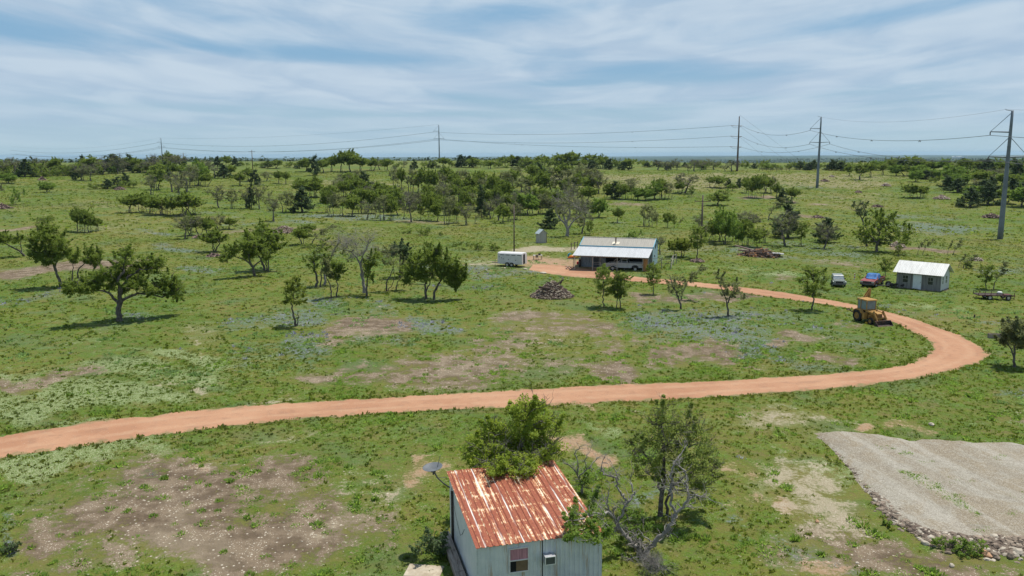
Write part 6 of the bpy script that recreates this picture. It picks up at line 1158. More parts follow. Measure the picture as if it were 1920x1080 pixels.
def truck_body(paint, label, P, rz, cover=False, name='pickup_truck', cab='regular', rusty=False):
    t = thing(name, label, 'pickup', P, rz); hwid = .97
    m = MB(); side = [(-2.7, .55), (-2.7, 1.22), (-.55, 1.22), (-.55, 1.24), (.95, 1.24), (1.1, 1.20), (2.55, 1.10), (2.72, .98), (2.74, .55), (2.25, .50), (2.15, .78), (1.85, .92), (1.5, .92), (1.2, .78), (1.1, .48), (-1.15, .48), (-1.25, .78), (-1.5, .92), (-1.85, .92), (-2.15, .78), (-2.25, .52)]
    n_ = len(side); top = [0, 1, 2, 3, 4, 5, 6, 7]
    # lower body built as boxes and skins
    m.prism([(1.05, .5), (1.05, 1.24), (2.55, 1.12), (2.72, 1.0), (2.74, .52)], -hwid + .16, hwid - .16)          # bonnet core
    for s_ in (-1, 1):
        a, b = (hwid - .16, hwid) if s_ > 0 else (-hwid, -hwid + .16)
        m.prism([(2.25, .5), (2.15, .80), (1.85, .93), (1.5, .93), (1.2, .8), (1.08, .5), (1.0, .5), (1.0, 1.235), (2.53, 1.10), (2.70, .98), (2.74, .52)], a, b)
        m.prism([(-2.7, .55), (-2.2, .55), (-2.12, .80), (-1.85, .93), (-1.5, .93), (-1.22, .8), (-1.12, .48), (-.6, .48), (-.6, 1.22), (-2.7, 1.22)], a if s_ < 0 else hwid - .07, -hwid + .07 if s_ < 0 else b)
        m.prism([(-.57, .48), (1.0, .48), (1.0, 1.235), (-.57, 1.235)], a, b)
    m.box(-2.7, -2.63, -hwid + .07, hwid - .07, .55, 1.2); m.box(-.60, -.52, -hwid + .07, hwid - .07, .55, 1.235)
    bd = m.build('body', paint, t, bevel=.025)
    MB().box(-2.62, -.61, -hwid + .075, hwid - .075, .60, .68).build('bed_floor', mat('bed_grey', (.12, .12, .12), .8), t)
    m = MB(); m.hexa([(-.55, -.9, 1.24), (.95, -.9, 1.24), (.95, .9, 1.24), (-.55, .9, 1.24)], [(-.40, -.74, 1.72), (.38, -.74, 1.72), (.38, .74, 1.72), (-.40, .74, 1.72)]); cb = m.build('window_glass', GLASSD, t)
    m = MB(); m.hexa([(-.44, -.78, 1.70), (.40, -.78, 1.70), (.40, .78, 1.70), (-.44, .78, 1.70)], [(-.38, -.70, 1.79), (.32, -.70, 1.79), (.32, .70, 1.79), (-.38, .70, 1.79)])
    for s_ in (-1, 1):
        for x0, x1 in ((-.55, -.41), (.30, .34), (.93, .38)):
            m.hexa([(x0, s_ * .92, 1.235), (x0 + .07, s_ * .92, 1.235), (x0 + .07, s_ * .86, 1.235), (x0, s_ * .86, 1.235)], [(x1, s_ * .77, 1.73), (x1 + .07, s_ * .77, 1.73), (x1 + .07, s_ * .71, 1.73), (x1, s_ * .71, 1.73)])
    m.build('cab_frame', paint, t)
    gr = MB().box(2.742, 2.77, -.55, .55, .72, .98).build('grille', mat('black_grille', (.03, .03, .032), .5), t)
    for s_ in (-1, 1): MB().box(2.742, 2.775, s_ * .76 - .18, s_ * .76 + .18, .78, .96).build('headlight', mat('lamp_glass', (.45, .46, .45), .2), t)
    for s_ in (-1, 1): MB().box(-2.73, -2.703, s_ * .88 - .07, s_ * .88 + .07, .8, 1.12).build('tail_light', mat('tail_red', (.35, .02, .02), .3), t)
    MB().box(2.78, 2.88, -.95, .95, .45, .66).build('bumper', mat('dark_bumper', (.09, .09, .09), .5) if rusty else CHROME, t, bevel=.02); MB().box(-2.86, -2.75, -.93, .93, .42, .6).build('bumper', CHROME, t, bevel=.02)
    for x in (1.68, -1.68):
        for s_ in (-1, 1): wheel(t, (x, s_ * .84, .36), .37, .24)
    MB().box(-2.5, 2.5, -.45, .45, .38, .5).build('chassis', BLACK, t)
    return t
PR = mat('faded_red_paint', (.27, .05, .055), .45, var=.25, scale=2, c2=(.20, .09, .07)); PW = mat('silver_white_paint', (.45, .45, .46), .4, var=.05)
tr = truck_body(PR, 'red pickup with a blue tarp thrown over its cab, parked left of the grey cabin', at(1636, 535), math.radians(-130), rusty=True); tr.scale = (.9, .9, .84)
# tarp: draped sheet with folds
rnd = random.Random(3); m = MB(); nx_, ny_ = 22, 22; vs = []
def tarp_h(x, y):
    if x > .95: h = 1.25 - (x - .95) * .07
    elif x > .38: h = 1.77 - (x - .38) * .91
    elif x > -.45: h = 1.81
    else: h = 1.81 - (-.45 - x) * 1.6
    ay = abs(y)
    if ay > .74: h -= (ay - .74) * 2.2
    return h
for i in range(nx_ + 1):
    for j in range(ny_ + 1):
        x = -.75 + 2.35 * i / nx_; y = -1.08 + 2.05 * j / ny_; y += .1 * math.sin(i * .7); h = max(.72, tarp_h(x, y)) + .045 + .06 * abs(mnoise.noise(Vector((x * 3, y * 3, 1)))) * 2; ys = max(-1.01, min(1.01, y)); vs.append((x + .08 * mnoise.noise(Vector((x, y * 2, 5))), ys + (.03 if y > 1.01 else -.03 if y < -1.01 else 0), h))
fs = [(i * (ny_ + 1) + j, (i + 1) * (ny_ + 1) + j, (i + 1) * (ny_ + 1) + j + 1, i * (ny_ + 1) + j + 1) for i in range(nx_) for j in range(ny_) if not (i > 14 and j < 5) and not (i < 3 and j > 16)]
m.add(vs, fs); tp = m.build('tarpaulin', mat('blue_tarp', (.025, .12, .32), .55, var=.25, scale=3), None, smooth=True, loc=tr.location); tp.rotation_euler = tr.rotation_euler; tp.scale = tr.scale; so_ = tp.modifiers.new('s', 'SOLIDIFY'); so_.thickness = .006; tag(tp, 'crumpled bright blue tarp draped over the red pickup cab', 'tarp')
m = MB(); m.tube([(-1.0, -.55, .8), (-1.5, -.2, .95), (-2.0, .2, .9), (-2.3, .55, .8)], [.2, .3, .28, .15], 7); o = m.build('tarpaulin', MATS['blue_tarp'], None, loc=tr.location, smooth=True); o.rotation_euler = tr.rotation_euler; o.scale = tr.scale; tag(o, 'bundled blue tarp lying in the bed of the red pickup', 'tarp')
c_, s_ = math.cos(byaw), math.sin(byaw); lx, ly = 7.35, 1.9; P = (bx0 + c_ * lx - s_ * ly, by0 + s_ * lx + c_ * ly, bz + .02)
truck_body(PW, 'silver-white pickup parked sideways under the barn porch roof', P, byaw + math.pi)
# old boxy off-roader seen from the front
P = at(1571, 535); sv = thing('off_road_car', 'old boxy silver-green off-road car facing the camera left of the red pickup', 'car', P, math.radians(-106)); sv.scale = (.88, .86, .80)
PG = mat('dull_green_grey_paint', (.16, .18, .165), .35, metal=.3, var=.15)
m = MB(); m.box(-1.95, .55, -.82, .82, .5, 1.12); m.hexa([(.55, -.80, .5), (1.85, -.76, .5), (1.85, .76, .5), (.55, .80, .5)], [(.55, -.80, 1.14), (1.85, -.74, 1.02), (1.85, .74, 1.02), (.55, .80, 1.14)])
for s_ in (-1, 1): m.prism([(.85, .5), (.98, .82), (1.25, .92), (1.6, .92), (1.85, .8), (2.0, .55), (1.95, .9), (1.7, 1.0), (1.1, 1.0), (.75, .85)], s_ * .86 - .1, s_ * .86 + .1)
sb = m.build('body', PG, sv, bevel=.02)
m = MB(); m.hexa([(-1.93, -.80, 1.125), (.50, -.80, 1.125), (.50, .80, 1.125), (-1.93, .80, 1.125)], [(-1.85, -.70, 1.60), (.18, -.70, 1.60), (.18, .70, 1.60), (-1.85, .70, 1.60)]); m.build('window_glass', GLASSL, sv)
m = MB().hexa([(-1.9, -.74, 1.605), (.22, -.74, 1.605), (.22, .74, 1.605), (-1.9, .74, 1.605)], [(-1.8, -.68, 1.68), (.12, -.68, 1.68), (.12, .68, 1.68), (-1.8, .68, 1.68)]); m.build('roof', mat('pale_grey_paint', (.24, .26, .25), .35), sv, bevel=.01)
m = MB()
for s_ in (-1, 1):
    for x0, x1 in ((.46, .16), (-.55, -.55), (-1.93, -1.87)): m.hexa([(x0, s_ * .82, 1.12), (x0 + .06, s_ * .82, 1.12), (x0 + .06, s_ * .76, 1.12), (x0, s_ * .76, 1.12)], [(x1, s_ * .73, 1.61), (x1 + .06, s_ * .73, 1.61), (x1 + .06, s_ * .68, 1.61), (x1, s_ * .68, 1.61)])
m.build('pillar', PG, sv)
MB().box(1.855, 1.875, -.5, .5, .62, .92).build('grille', MATS['black_grille'], sv)
for s_ in (-1, 1): MB().cyl((1.88, s_ * .62, .80), (1, 0, 0), .1, .06, 14).build('headlight', MATS['lamp_glass'], sv)
MB().box(1.98, 2.1, -.85, .85, .42, .60).box(1.98, 2.02, -.3, -.26, .6, .9).box(1.98, 2.02, .26, .3, .6, .9).build('bumper', MATS['dark_bumper'], sv)
for x in (1.35, -1.2):
    for s_ in (-1, 1): wheel(sv, (x, s_ * .76, .35), .36, .22)
MB().box(.28, .40, -1.0, -.82, 1.15, 1.32).box(.28, .40, .82, 1.0, 1.15, 1.32).build('mirror', BLACK, sv)

# --- backhoe loader
P = at(1626, 603); bh = thing('backhoe_loader', 'old yellow backhoe loader with a raised digging arm parked beside the dirt road', 'backhoe', P, math.radians(-74)); bh.scale = (.88, .88, .86)
YEL = mat('worn_yellow_paint', (.36, .20, .055), .65, var=.22, scale=2.5, c2=(.26, .15, .06), lo=.55, hi=.72); YELD = mat('dark_yellow_paint', (.30, .17, .05), .7, var=.2); BKT = mat('dark_bucket_steel', (.035, .028, .027), .7, c2=(.10, .05, .035), var=.3)
for s_ in (-1, 1): wheel(bh, (-.55, s_ * .88, .72), .72, .42, YELD, .5)
for s_ in (-1, 1): wheel(bh, (1.45, s_ * .78, .40), .41, .26, YELD, .5)
m = MB(); m.box(-.9, .6, -.42, .42, .55, 1.0); m.box(.5, 1.9, -.36, .36, .55, .95); m.box(1.3, 1.6, -.8, .8, .34, .48); m.build('chassis', YELD, bh, bevel=.02)
hd = MB().prism([(.55, .95), (.55, 1.50), (1.75, 1.42), (1.95, 1.3), (1.97, .75), (1.85, .95)], -.36, .36).build('engine_hood', YEL, bh, bevel=.03)
m = MB().box(1.975, 1.995, -.28, .28, .8, 1.3); m.build('grille', mat('grille_brown', (.20, .10, .04), .7), hd); MB().tube([(1.2, .2, 1.4), (1.2, .2, 2.05)], .045, 8).build('exhaust', BLACK, hd)
m = MB()
for s_ in (-1, 1): m.prism([(-1.25, .95), (-1.15, 1.35), (-.75, 1.55), (-.1, 1.5), (.15, 1.2), (.15, 1.1), (-.15, 1.40), (-.75, 1.45), (-1.1, 1.28), (-1.18, .95)], s_ * .88 - .22, s_ * .88 + .22); m.box(-.1, .55, s_ * .72 - .22, s_ * .72 + .22, .45, 1.2)
m.build('mudguard', YEL, bh, bevel=.015)
cabf = MB()
for x, y in ((.48, .62), (.48, -.62), (-.45, .66), (-.45, -.66), (-1.0, .6), (-1.0, -.6)): cabf.box(x - .04, x + .04, y - .04, y + .04, 1.1, 2.62)
for y in (-.64, .64): cabf.box(-1.0, .48, y - .035, y + .035, 1.45, 1.55)
cabf.box(.44, .52, -.6, .6, 1.5, 1.58); cf = cabf.build('cab', YEL, bh)
MB().hexa([(-1.12, -.74, 2.62), (.62, -.74, 2.62), (.62, .74, 2.62), (-1.12, .74, 2.62)], [(-1.08, -.70, 2.74), (.56, -.70, 2.74), (.56, .70, 2.74), (-1.08, .70, 2.74)]).build('cab_roof', YEL, bh, bevel=.02)
PANE = mat('cab_pane', (.20, .24, .26), .1, spec=.6)
MB().box(.475, .485, -.57, .57, 1.6, 2.58).build('windscreen', PANE, cf)
for y in (-.64, .64): MB().box(-.40, .43, y - .005, y + .005, 1.56, 2.56).build('side_pane', PANE, cf); MB().box(-.96, -.5, y - .005, y + .005, 1.56, 2.56).build('side_pane', PANE, cf)
MB().box(-.75, -.25, -.25, .25, 1.05, 1.5).box(-.85, -.7, -.25, .25, 1.4, 2.0).build('seat', BLACK, bh, bevel=.04)
for s_ in (-1, 1):     # loader arms
    y = s_ * .62; a = MB()
    for (x0, z0_, x1, z1_, t0, t1) in ((.35, 1.45, 1.75, 1.30, .11, .10), (1.70, 1.36, 2.45, .38, .11, .09)): a.hexa([(x0, y - .06, z0_ - t0), (x1, y - .06, z1_ - t1), (x1, y + .06, z1_ - t1), (x0, y + .06, z0_ - t0)], [(x0, y - .06, z0_ + t0), (x1, y - .06, z1_ + t1), (x1, y + .06, z1_ + t1), (x0, y + .06, z0_ + t0)])
    a.build('loader_arm', YEL, bh, bevel=.015); MB().tube([(.8, y, .8), (1.6, y, 1.25)], .05, 8).tube([(1.75, y * 1.05, 1.55), (2.35, y * 1.05, .75)], .045, 8).box(1.62, 1.82, y - .05, y + .05, 1.3, 1.62).build('hydraulic_ram', YELD, bh)
MB().box(1.9, 2.05, -.6, .6, .72, .86).build('cross_tube', YEL, bh)
m = MB(); pr = [(2.42, .62), (2.40, .10), (2.55, .03), (3.05, .02), (3.05, .06), (2.60, .09), (2.48, .16), (2.50, .60)]; m.prism(pr, -1.05, 1.05)
for y in (-1.05, 1.0): m.prism([(2.45, .62), (2.45, .06), (3.02, .06), (2.75, .40), (2.52, .62)], y, y + .05)
m.build('bucket', BKT, bh, bevel=.01)
m = MB()                    # folded digging boom behind
def beam(m, a, b, w0, w1, y, t): 
    a = Vector((a[0], 0, a[1])); b = Vector((b[0], 0, b[1])); d_ = (b - a).normalized(); n_ = Vector((-d_.z, 0, d_.x)); q = [a - n_ * w0, b - n_ * w1, b + n_ * w1, a + n_ * w0]; m.hexa([(p.x, y - t, p.z) for p in q], [(p.x, y + t, p.z) for p in q])
m.box(-1.7, -1.2, -.45, .45, .5, 1.1); m.build('swing_frame', YELD, bh)
def beam3(m, a, b, w0, w1, x, t):      # same, in the machine's cross plane
    a = Vector((0, a[0], a[1])); b = Vector((0, b[0], b[1])); d_ = (b - a).normalized(); n_ = Vector((0, -d_.z, d_.y)); q = [a - n_ * w0, b - n_ * w1, b + n_ * w1, a + n_ * w0]; m.hexa([(x - t, p.y, p.z) for p in q], [(x + t, p.y, p.z) for p in q])
m = MB(); [beam3(m, (.0, .9), (.75, 2.5), .16, .20, x, .035) for x in (-1.68, -1.42)]; [beam3(m, (.75, 2.5), (1.42, 3.72), .20, .06, x, .035) for x in (-1.68, -1.42)]; m.box(-1.7, -1.4, .68, .82, 2.4, 2.6); m.box(-1.7, -1.4, 1.3, 1.42, 3.55, 3.68); m.build('boom', YEL, bh, bevel=.01)
m = MB(); beam3(m, (1.42, 3.70), (1.34, 1.7), .09, .12, -1.55, .08); m.build('dipper_arm', YEL, bh, bevel=.01); MB().tube([(-1.55, .5, 2.3), (-1.55, 1.25, 3.3)], .06, 8).build('hydraulic_ram', YELD, bh)
MB().prism([(-1.75, 1.7), (-1.85, 1.3), (-1.75, .9), (-1.4, .8), (-1.3, 1.1), (-1.4, 1.5)], 1.05, 1.6).build('digging_bucket', BKT, bh, bevel=.02)
for s_ in (-1, 1): m = MB(); m.tube([(-1.4, s_ * .4, .7), (-1.9, s_ * 1.05, 1.15)], .07, 7); m.box(-2.05, -1.75, s_ * 1.15 - .18, s_ * 1.15 + .18, 1.12, 1.18); m.build('stabiliser', BKT, bh)
MB().box(.85, 1.05, -1.0, -.7, .02, .2).build('step', mat('bright_yellow', (.55, .36, .04), .6), bh)

# --- flatbed trailer on the right
P = at(1866, 561); ft = thing('flatbed_trailer', 'rusty red and black flatbed trailer standing in grass at the right edge', 'trailer', P, math.radians(172)); ft.scale = (.82, .82, .82)
RR = mat('rust_red_metal', (.14, .045, .04), .8, var=.35, scale=3, c2=(.04, .035, .035))
m = MB()
for y in (-.9, .9): m.box(-.8, 2.7, y - .05, y + .05, .62, .74); m.box(-.6, 2.7, y - .025, y + .025, 1.0, 1.05)
for x in (-.6, .2, 1.0, 1.8, 2.65): m.box(x - .03, x + .03, -.9, -.84, .74, 1.0); m.box(x - .03, x + .03, .84, .9, .74, 1.0); m.box(x - .04, x + .04, -.85, .85, .62, .7)
m.build('frame', RR, ft); MB().box(-.75, 2.6, -.84, .84, .705, .745).build('deck', mat('dark_deck', (.06, .045, .04), .9), ft)
MB().box(-2.6, -.8, -.06, .06, .45, .6).box(-1.9, -1.0, -.6, .6, .5, .75).tube([(-.8, .8, .6), (-2.6, 0, .5)], .05, 6).tube([(-.8, -.8, .6), (-2.6, 0, .5)], .05, 6).tube([(-2.5, 0, .0), (-2.5, 0, .95)], .04, 6).build('drawbar', RR, ft)
for x in (-1.35, 1.1): 
    for s_ in (-1, 1): wheel(ft, (x, s_ * .85, .36), .36, .22)
o = MB().lathe([(.0, 0), (.25, .02), (.3, .15), (.2, .3), (0, .33)], sides=12).build('white_sack', WHITE, None, smooth=True, loc=(P[0] + .45, P[1], P[2] + .62)); tag(o, 'small white sack lying on the rusty flatbed trailer', 'sack')

# ------------------------------------------------------------------ small things about the yard
def pile(label, px, py, wpx, hpx, n, cols, seed, cat='heap', slen=(.25, .7), thick=.04, name='brush_pile', parts='stick', elong=1., cone=1.2):
    P = at(px, py); s = depth(P) / F_PX; R_ = wpx * s / 2; H_ = hpx * s; rnd = random.Random(seed); o = thing(name, label, cat, P, -bearing(P))
    for ci, mt in enumerate(cols):
        m = MB()
        for i in range(n // len(cols)):
            q = rnd.random() ** .6; th = rnd.uniform(0, 6.28); x, y = math.cos(th) * q * R_, math.sin(th) * q * R_ * elong; z = H_ * max(0, (1 - q ** cone)) * rnd.uniform(.55, 1.05) + .02
            a = rnd.uniform(0, 3.14); tl = rnd.gauss(0, .35); L2 = rnd.uniform(*slen) / 2; d_ = Vector((math.cos(a) * math.cos(tl), math.sin(a) * math.cos(tl), math.sin(tl))) * L2; c_ = Vector((x, y, z)); t_ = thick * rnd.uniform(.5, 1.4)
            n1 = d_.orthogonal().normalized() * t_; n2 = d_.cross(n1).normalized() * t_ * .6
            m.hexa([c_ - d_ - n1 - n2, c_ + d_ - n1 - n2, c_ + d_ + n1 - n2, c_ - d_ + n1 - n2], [c_ - d_ - n1 + n2, c_ + d_ - n1 + n2, c_ + d_ + n1 + n2, c_ - d_ + n1 + n2])
        m.build(parts, mt, o)
    m = MB(); b = []; k = 16
    for j in range(5):
        f_ = j / 4; b.append([(math.cos(2 * math.pi * i / k) * R_ * .88 * f_, math.sin(2 * math.pi * i / k) * R_ * .88 * f_ * elong, H_ * .72 * (1 - f_ ** cone) - .02) for i in range(k)])
    for r_ in b: m.v += r_
    for j in range(4):
        for i in range(k): m.f.append((j * k + i, j * k + (i + 1) % k, (j + 1) * k + (i + 1) % k, (j + 1) * k + i))
    m.build('core', mat('dark_mulch', (.07, .05, .04), .95, bump=.03), o); return o
C1 = mat('dark_stick', (.085, .06, .048), .9); C2 = mat('brown_chip', (.24, .18, .13), .9, var=.3); C3 = mat('pale_chip', (.42, .36, .28), .9, var=.2); C4 = mat('pinkish_rubble', (.27, .19, .16), .9, var=.3); C5 = mat('purple_mulch', (.12, .085, .075), .9)
bp = pile('large heap of chopped branches and bark in the meadow below the white trailer', 1035, 556, 80, 30, 2400, [C1, C2, C3, C5], 81, slen=(.12, .5), thick=.035, elong=.8)
m = MB(); rnd = random.Random(4); twigs(m, rnd, (1.0, -.2, 1.5), (.4, 0, 1), .7, .09, 1); m.tube([(-1.6, -.8, 1.3), (-.2, -1.0, 1.1)], [.12, .16], 8); m.tube([(.2, -.5, 1.3), (1.3, .1, 2.0)], [.14, .09], 8); m.build('stump', C1, bp)
pile('wide mound of wood chips in the upper left meadow beyond the wide two-limbed oak', 534, 435, 50, 12, 900, [C2, C4, C1, C3], 82, slen=(.3, .8), thick=.07)
tp_ = pile('heap of burnt and splintered timber with long logs right of the yellow-green trees', 1425, 480, 72, 14, 420, [C1, C1, mat('burnt_orange_wood', (.33, .17, .08), .9), C5], 83, slen=(.5, 1.8), thick=.07, elong=.6)
m = MB(); m.tube([(-4.2, .8, 1.6), (-1.0, 0, .9)], [.12, .16], 8); m.tube([(-3.6, .2, .9), (.2, -.6, .8)], [.14, .14], 8); m.build('log', C4, tp_); m = MB(); m.box(.8, 3.2, -.8, .6, .55, .62).box(1.2, 3.8, -.5, .8, .42, .5).box(-.6, .8, -.9, -.1, .7, .76); m.build('board', mat('grey_sheet', (.36, .36, .36), .6), tp_)
for i, (px, py, w, h, lb) in enumerate([(1546, 340, 17, 4, 'small rubble heap just right of the far steel pole'), (1560, 332, 10, 4, 'tiny rubble heap above the one by the far steel pole'), (1609, 361, 12, 4, 'small rubble heap in open grass below the right-hand woods'), (1645, 388, 19, 4, 'low rubble heap in front of the half-dead oak'), (1765, 373, 30, 8, 'rubble heap between the junipers and the wide clump at right'),
                                        (1859, 408, 34, 9, 'rubble heap left of the nearest steel pole'), (1533, 408, 22, 4, 'pinkish rubble strip behind the two-stemmed oak'), (1683, 463, 24, 10, 'rubble heap under the huge meadow oak'), (79, 338, 14, 7, 'dark reddish stump heap near the left skyline'), (4, 391, 34, 9, 'reddish brush heap at the left edge by the wire fence'), (1661, 349, 18, 6, 'tangle of fallen dead branches in the far right meadow'),
                                        (400, 481, 20, 5, 'rock heap beneath the small round-topped oak at left'), (1307, 491, 18, 5, 'ring of reddish rocks around the rock-ringed oak'), (1832, 489, 14, 5, 'low brown brush heap right of the crooked sapling'), (225, 356, 22, 6, 'pale dead brush in the dark bush clump at left'), (375, 446, 26, 5, 'dark cactus and brush heap in the twisted clump at left')]):
    pile(lb, px, py, w, h, 160, [[C4, C1], [C3, C4], [C1, C4]][i % 3], 90 + i, slen=(.3, 1.), thick=.1, name='rubble_heap', parts='debris')
for px, py, r, lb in [(1018, 512.5, .55, 'long white slab of rock at the edge of the dirt track'), (944, 503, .4, 'pale rock just below the trailer hitch'), (985, 505, .5, 'pale broken rock at the right end of the trailer'), (1000, 509, .3, 'small pale rock between the trailer and the white slab'), (1655, 722, .18, 'small pale rock'), (672, 728, .25, 'flat pale rocks beside the dirt road left of centre')][:4]:
    m = MB(); rnd = random.Random(int(px)); rocks(m, rnd, (0, 0, r * .15), r, .3); p = at(px, py); o = m.build('rock', ROCKL, loc=tuple(p)); tag(o, lb, 'rock')
# yard table with a cooker
P = at(1008, 487); tb = thing('work_table', 'small outdoor table with a black cooker on the grass beside the red dirt yard', 'table', P, .15)
MB().box(-.75, .75, -.35, .35, .72, .77).build('tabletop', mat('greyed_white', (.5, .5, .47), .7), tb)
for x in (-.65, .65):
    for y in (-.3, .3): MB().box(x - .03, x + .03, y - .03, y + .03, 0, .72).build('leg', WOODM, tb)
o = MB().lathe([(0, 0), (.2, .02), (.24, .12), (.2, .24), (0, .3)], sides=12).build('cooker', BLACK, None, smooth=True, loc=(P[0] + .3, P[1] + .05, P[2] + .77)); tag(o, 'round black cooker sitting on the outdoor table', 'cooker')
o = thing('chair', 'brown chair in front of the outdoor table', 'chair', (P[0] - .1, P[1] - .6, P[2]), .2); MB().box(-.22, .22, -.2, .2, .42, .46).build('seat', C2, o); MB().box(-.22, .22, .18, .22, .46, .85).build('backrest', C2, o)
for x in (-.19, .16):
    for y in (-.19, .16): MB().box(x, x + .03, y, y + .03, 0, .42).build('leg', C1, o)
# play float on a stand
P = at(1075, 500); pf = thing('float_rack', 'pole rack carrying orange and yellow plastic floats left of the barn', 'rack', P, byaw)
MB().tube([(0, 0, 0), (0, 0, 1.5)], .04, 8).build('post', POLEM, pf); MB().box(-1.0, 1.0, -.3, .3, 1.25, 1.29).build('shelf', mat('navy', (.02, .03, .06), .6), pf)
ORG = mat('orange_plastic', (.75, .20, .02), .4); YLP = mat('yellow_plastic', (.75, .48, .05), .4)
o = MB().tube([(-.85, 0, 0), (-.5, 0, .12), (-.1, 0, .14), (.2, 0, .1)], [.1, .19, .2, .1], 10).build('float', ORG, None, smooth=True, loc=(P[0], P[1], P[2] + 1.42)); tag(o, 'orange plastic float lying on the rack by the barn', 'float')
o = MB().tube([(.25, .05, 0), (.6, .05, .06), (1.0, 0, .14)], [.1, .14, .08], 10).build('float', YLP, None, smooth=True, loc=(P[0], P[1], P[2] + 1.42)); tag(o, 'yellow plastic float lying on the rack by the barn', 'float')
o = MB().tube([(-.75, .1, 0), (-.8, .1, .3), (-.6, .1, .5), (-.35, .1, .5)], [.12, .13, .12, .05], 10).build('float', mat('teal_plastic', (.03, .28, .42), .4), None, smooth=True, loc=(P[0], P[1], P[2] + 1.52)); tag(o, 'curved blue plastic float standing above the orange one', 'float')
P = at(1083, 495); o = MB().lathe([(0, 0), (.16, 0), (.17, .35), (.05, .42), (0, .42)], sides=14).build('red_can', mat('red_can_paint', (.5, .02, .03), .4), None, loc=tuple(P)); tag(o, 'small red can at the left corner of the barn porch', 'can')
P = at(1088, 484); P = at(1087, 500); pt = thing('propane_tank', 'small white topped tank beside the left porch post of the barn', 'tank', (P[0], P[1], P[2])); MB().lathe([(0, 0), (.2, .03), (.2, 1.0), (.12, 1.15), (0, 1.15)], sides=14).build('body', mat('dark_tank', (.07, .07, .07), .5), pt, smooth=True); MB().lathe([(0, 1.15), (.14, 1.16), (.14, 1.4), (0, 1.42)], sides=12).build('cap', WHITE, pt)
P = at(1068, 505); o = thing('log_seat', 'reddish stack of short logs at the edge of the red dirt yard', 'logs', P)
for i in range(5): MB().tube([(-.5 + i * .22, -.25, .12 + (i % 2) * .2), (-.5 + i * .22, .3, .12 + (i % 2) * .2)], .11, 8).build('log', C4, o)
P = at(1602, 524); mk = thing('marker_post', 'short red and white banded marker post behind the red pickup', 'post', P); MB().tube([(0, 0, 0), (0, 0, .8)], .08, 8).build('post', WHITE, mk); MB().tube([(0, 0, .25), (0, 0, .4)], .084, 8).tube([(0, 0, .6), (0, 0, .75)], .084, 8).build('band', mat('red_band', (.55, .06, .03), .5), mk)
# heap of axle parts beside the cabin
P = at(1668, 539); ax = thing('axle_assembly', 'dark greasy wheel axle and engine parts dumped at the left corner of the grey cabin', 'scrap', P, -.3)
wheel(ax, (-.1, .5, .38), .38, .24, mat('rim_grey', (.25, .25, .25), .5)); m = MB(); rnd = random.Random(8)
for i in range(16): x, y, z = rnd.uniform(-.1, 1.4), rnd.uniform(-.5, .3), rnd.uniform(.05, .55); m.box(x, x + rnd.uniform(.1, .4), y, y + rnd.uniform(.1, .3), z, z + rnd.uniform(.06, .25))
m.tube([(-2.2, .1, .15), (.6, .1, .25)], .07, 8); m.build('engine_block', mat('greasy_metal', (.03, .028, .027), .5, metal=.4), ax, bevel=.02)
P = at(1873, 634); bo = thing('wooden_trough', 'low grey wooden trough in the grass at the right edge', 'trough', P, -.1)
MB().box(-.9, .9, -.22, .22, .05, .09).box(-.9, .9, -.25, -.21, .05, .4).box(-.9, .9, .21, .25, .05, .4).box(-.93, -.9, -.25, .25, 0, .42).box(.9, .93, -.25, .25, 0, .42).build('box', WOODM, bo)
P = at(1827, 596); o = MB().tube([(0, 0, -.1), (0, 0, .35)], [.1, .07], 8).build('stump', C1, None, loc=tuple(P)); tag(o, 'short dark stump standing alone in the right meadow', 'stump')
P = at(1472, 461); zz = h_at(P, 444); o = thing('feed_bucket', 'pale brown bucket hanging by the trunk of the pale twisted oak', 'bucket', (P[0] - .75, P[1] - .4, P[2] + zz - .3)); MB().lathe([(0, 0), (.22, 0), (.27, .55), (.25, .55), (.2, .05), (0, .05)], sides=14).build('body', mat('tan_bucket', (.38, .28, .2), .7), o); MB().tube([(-.25, 0, .5), (0, 0, .95), (.25, 0, .5)], .02, 5).build('handle', C1, o)

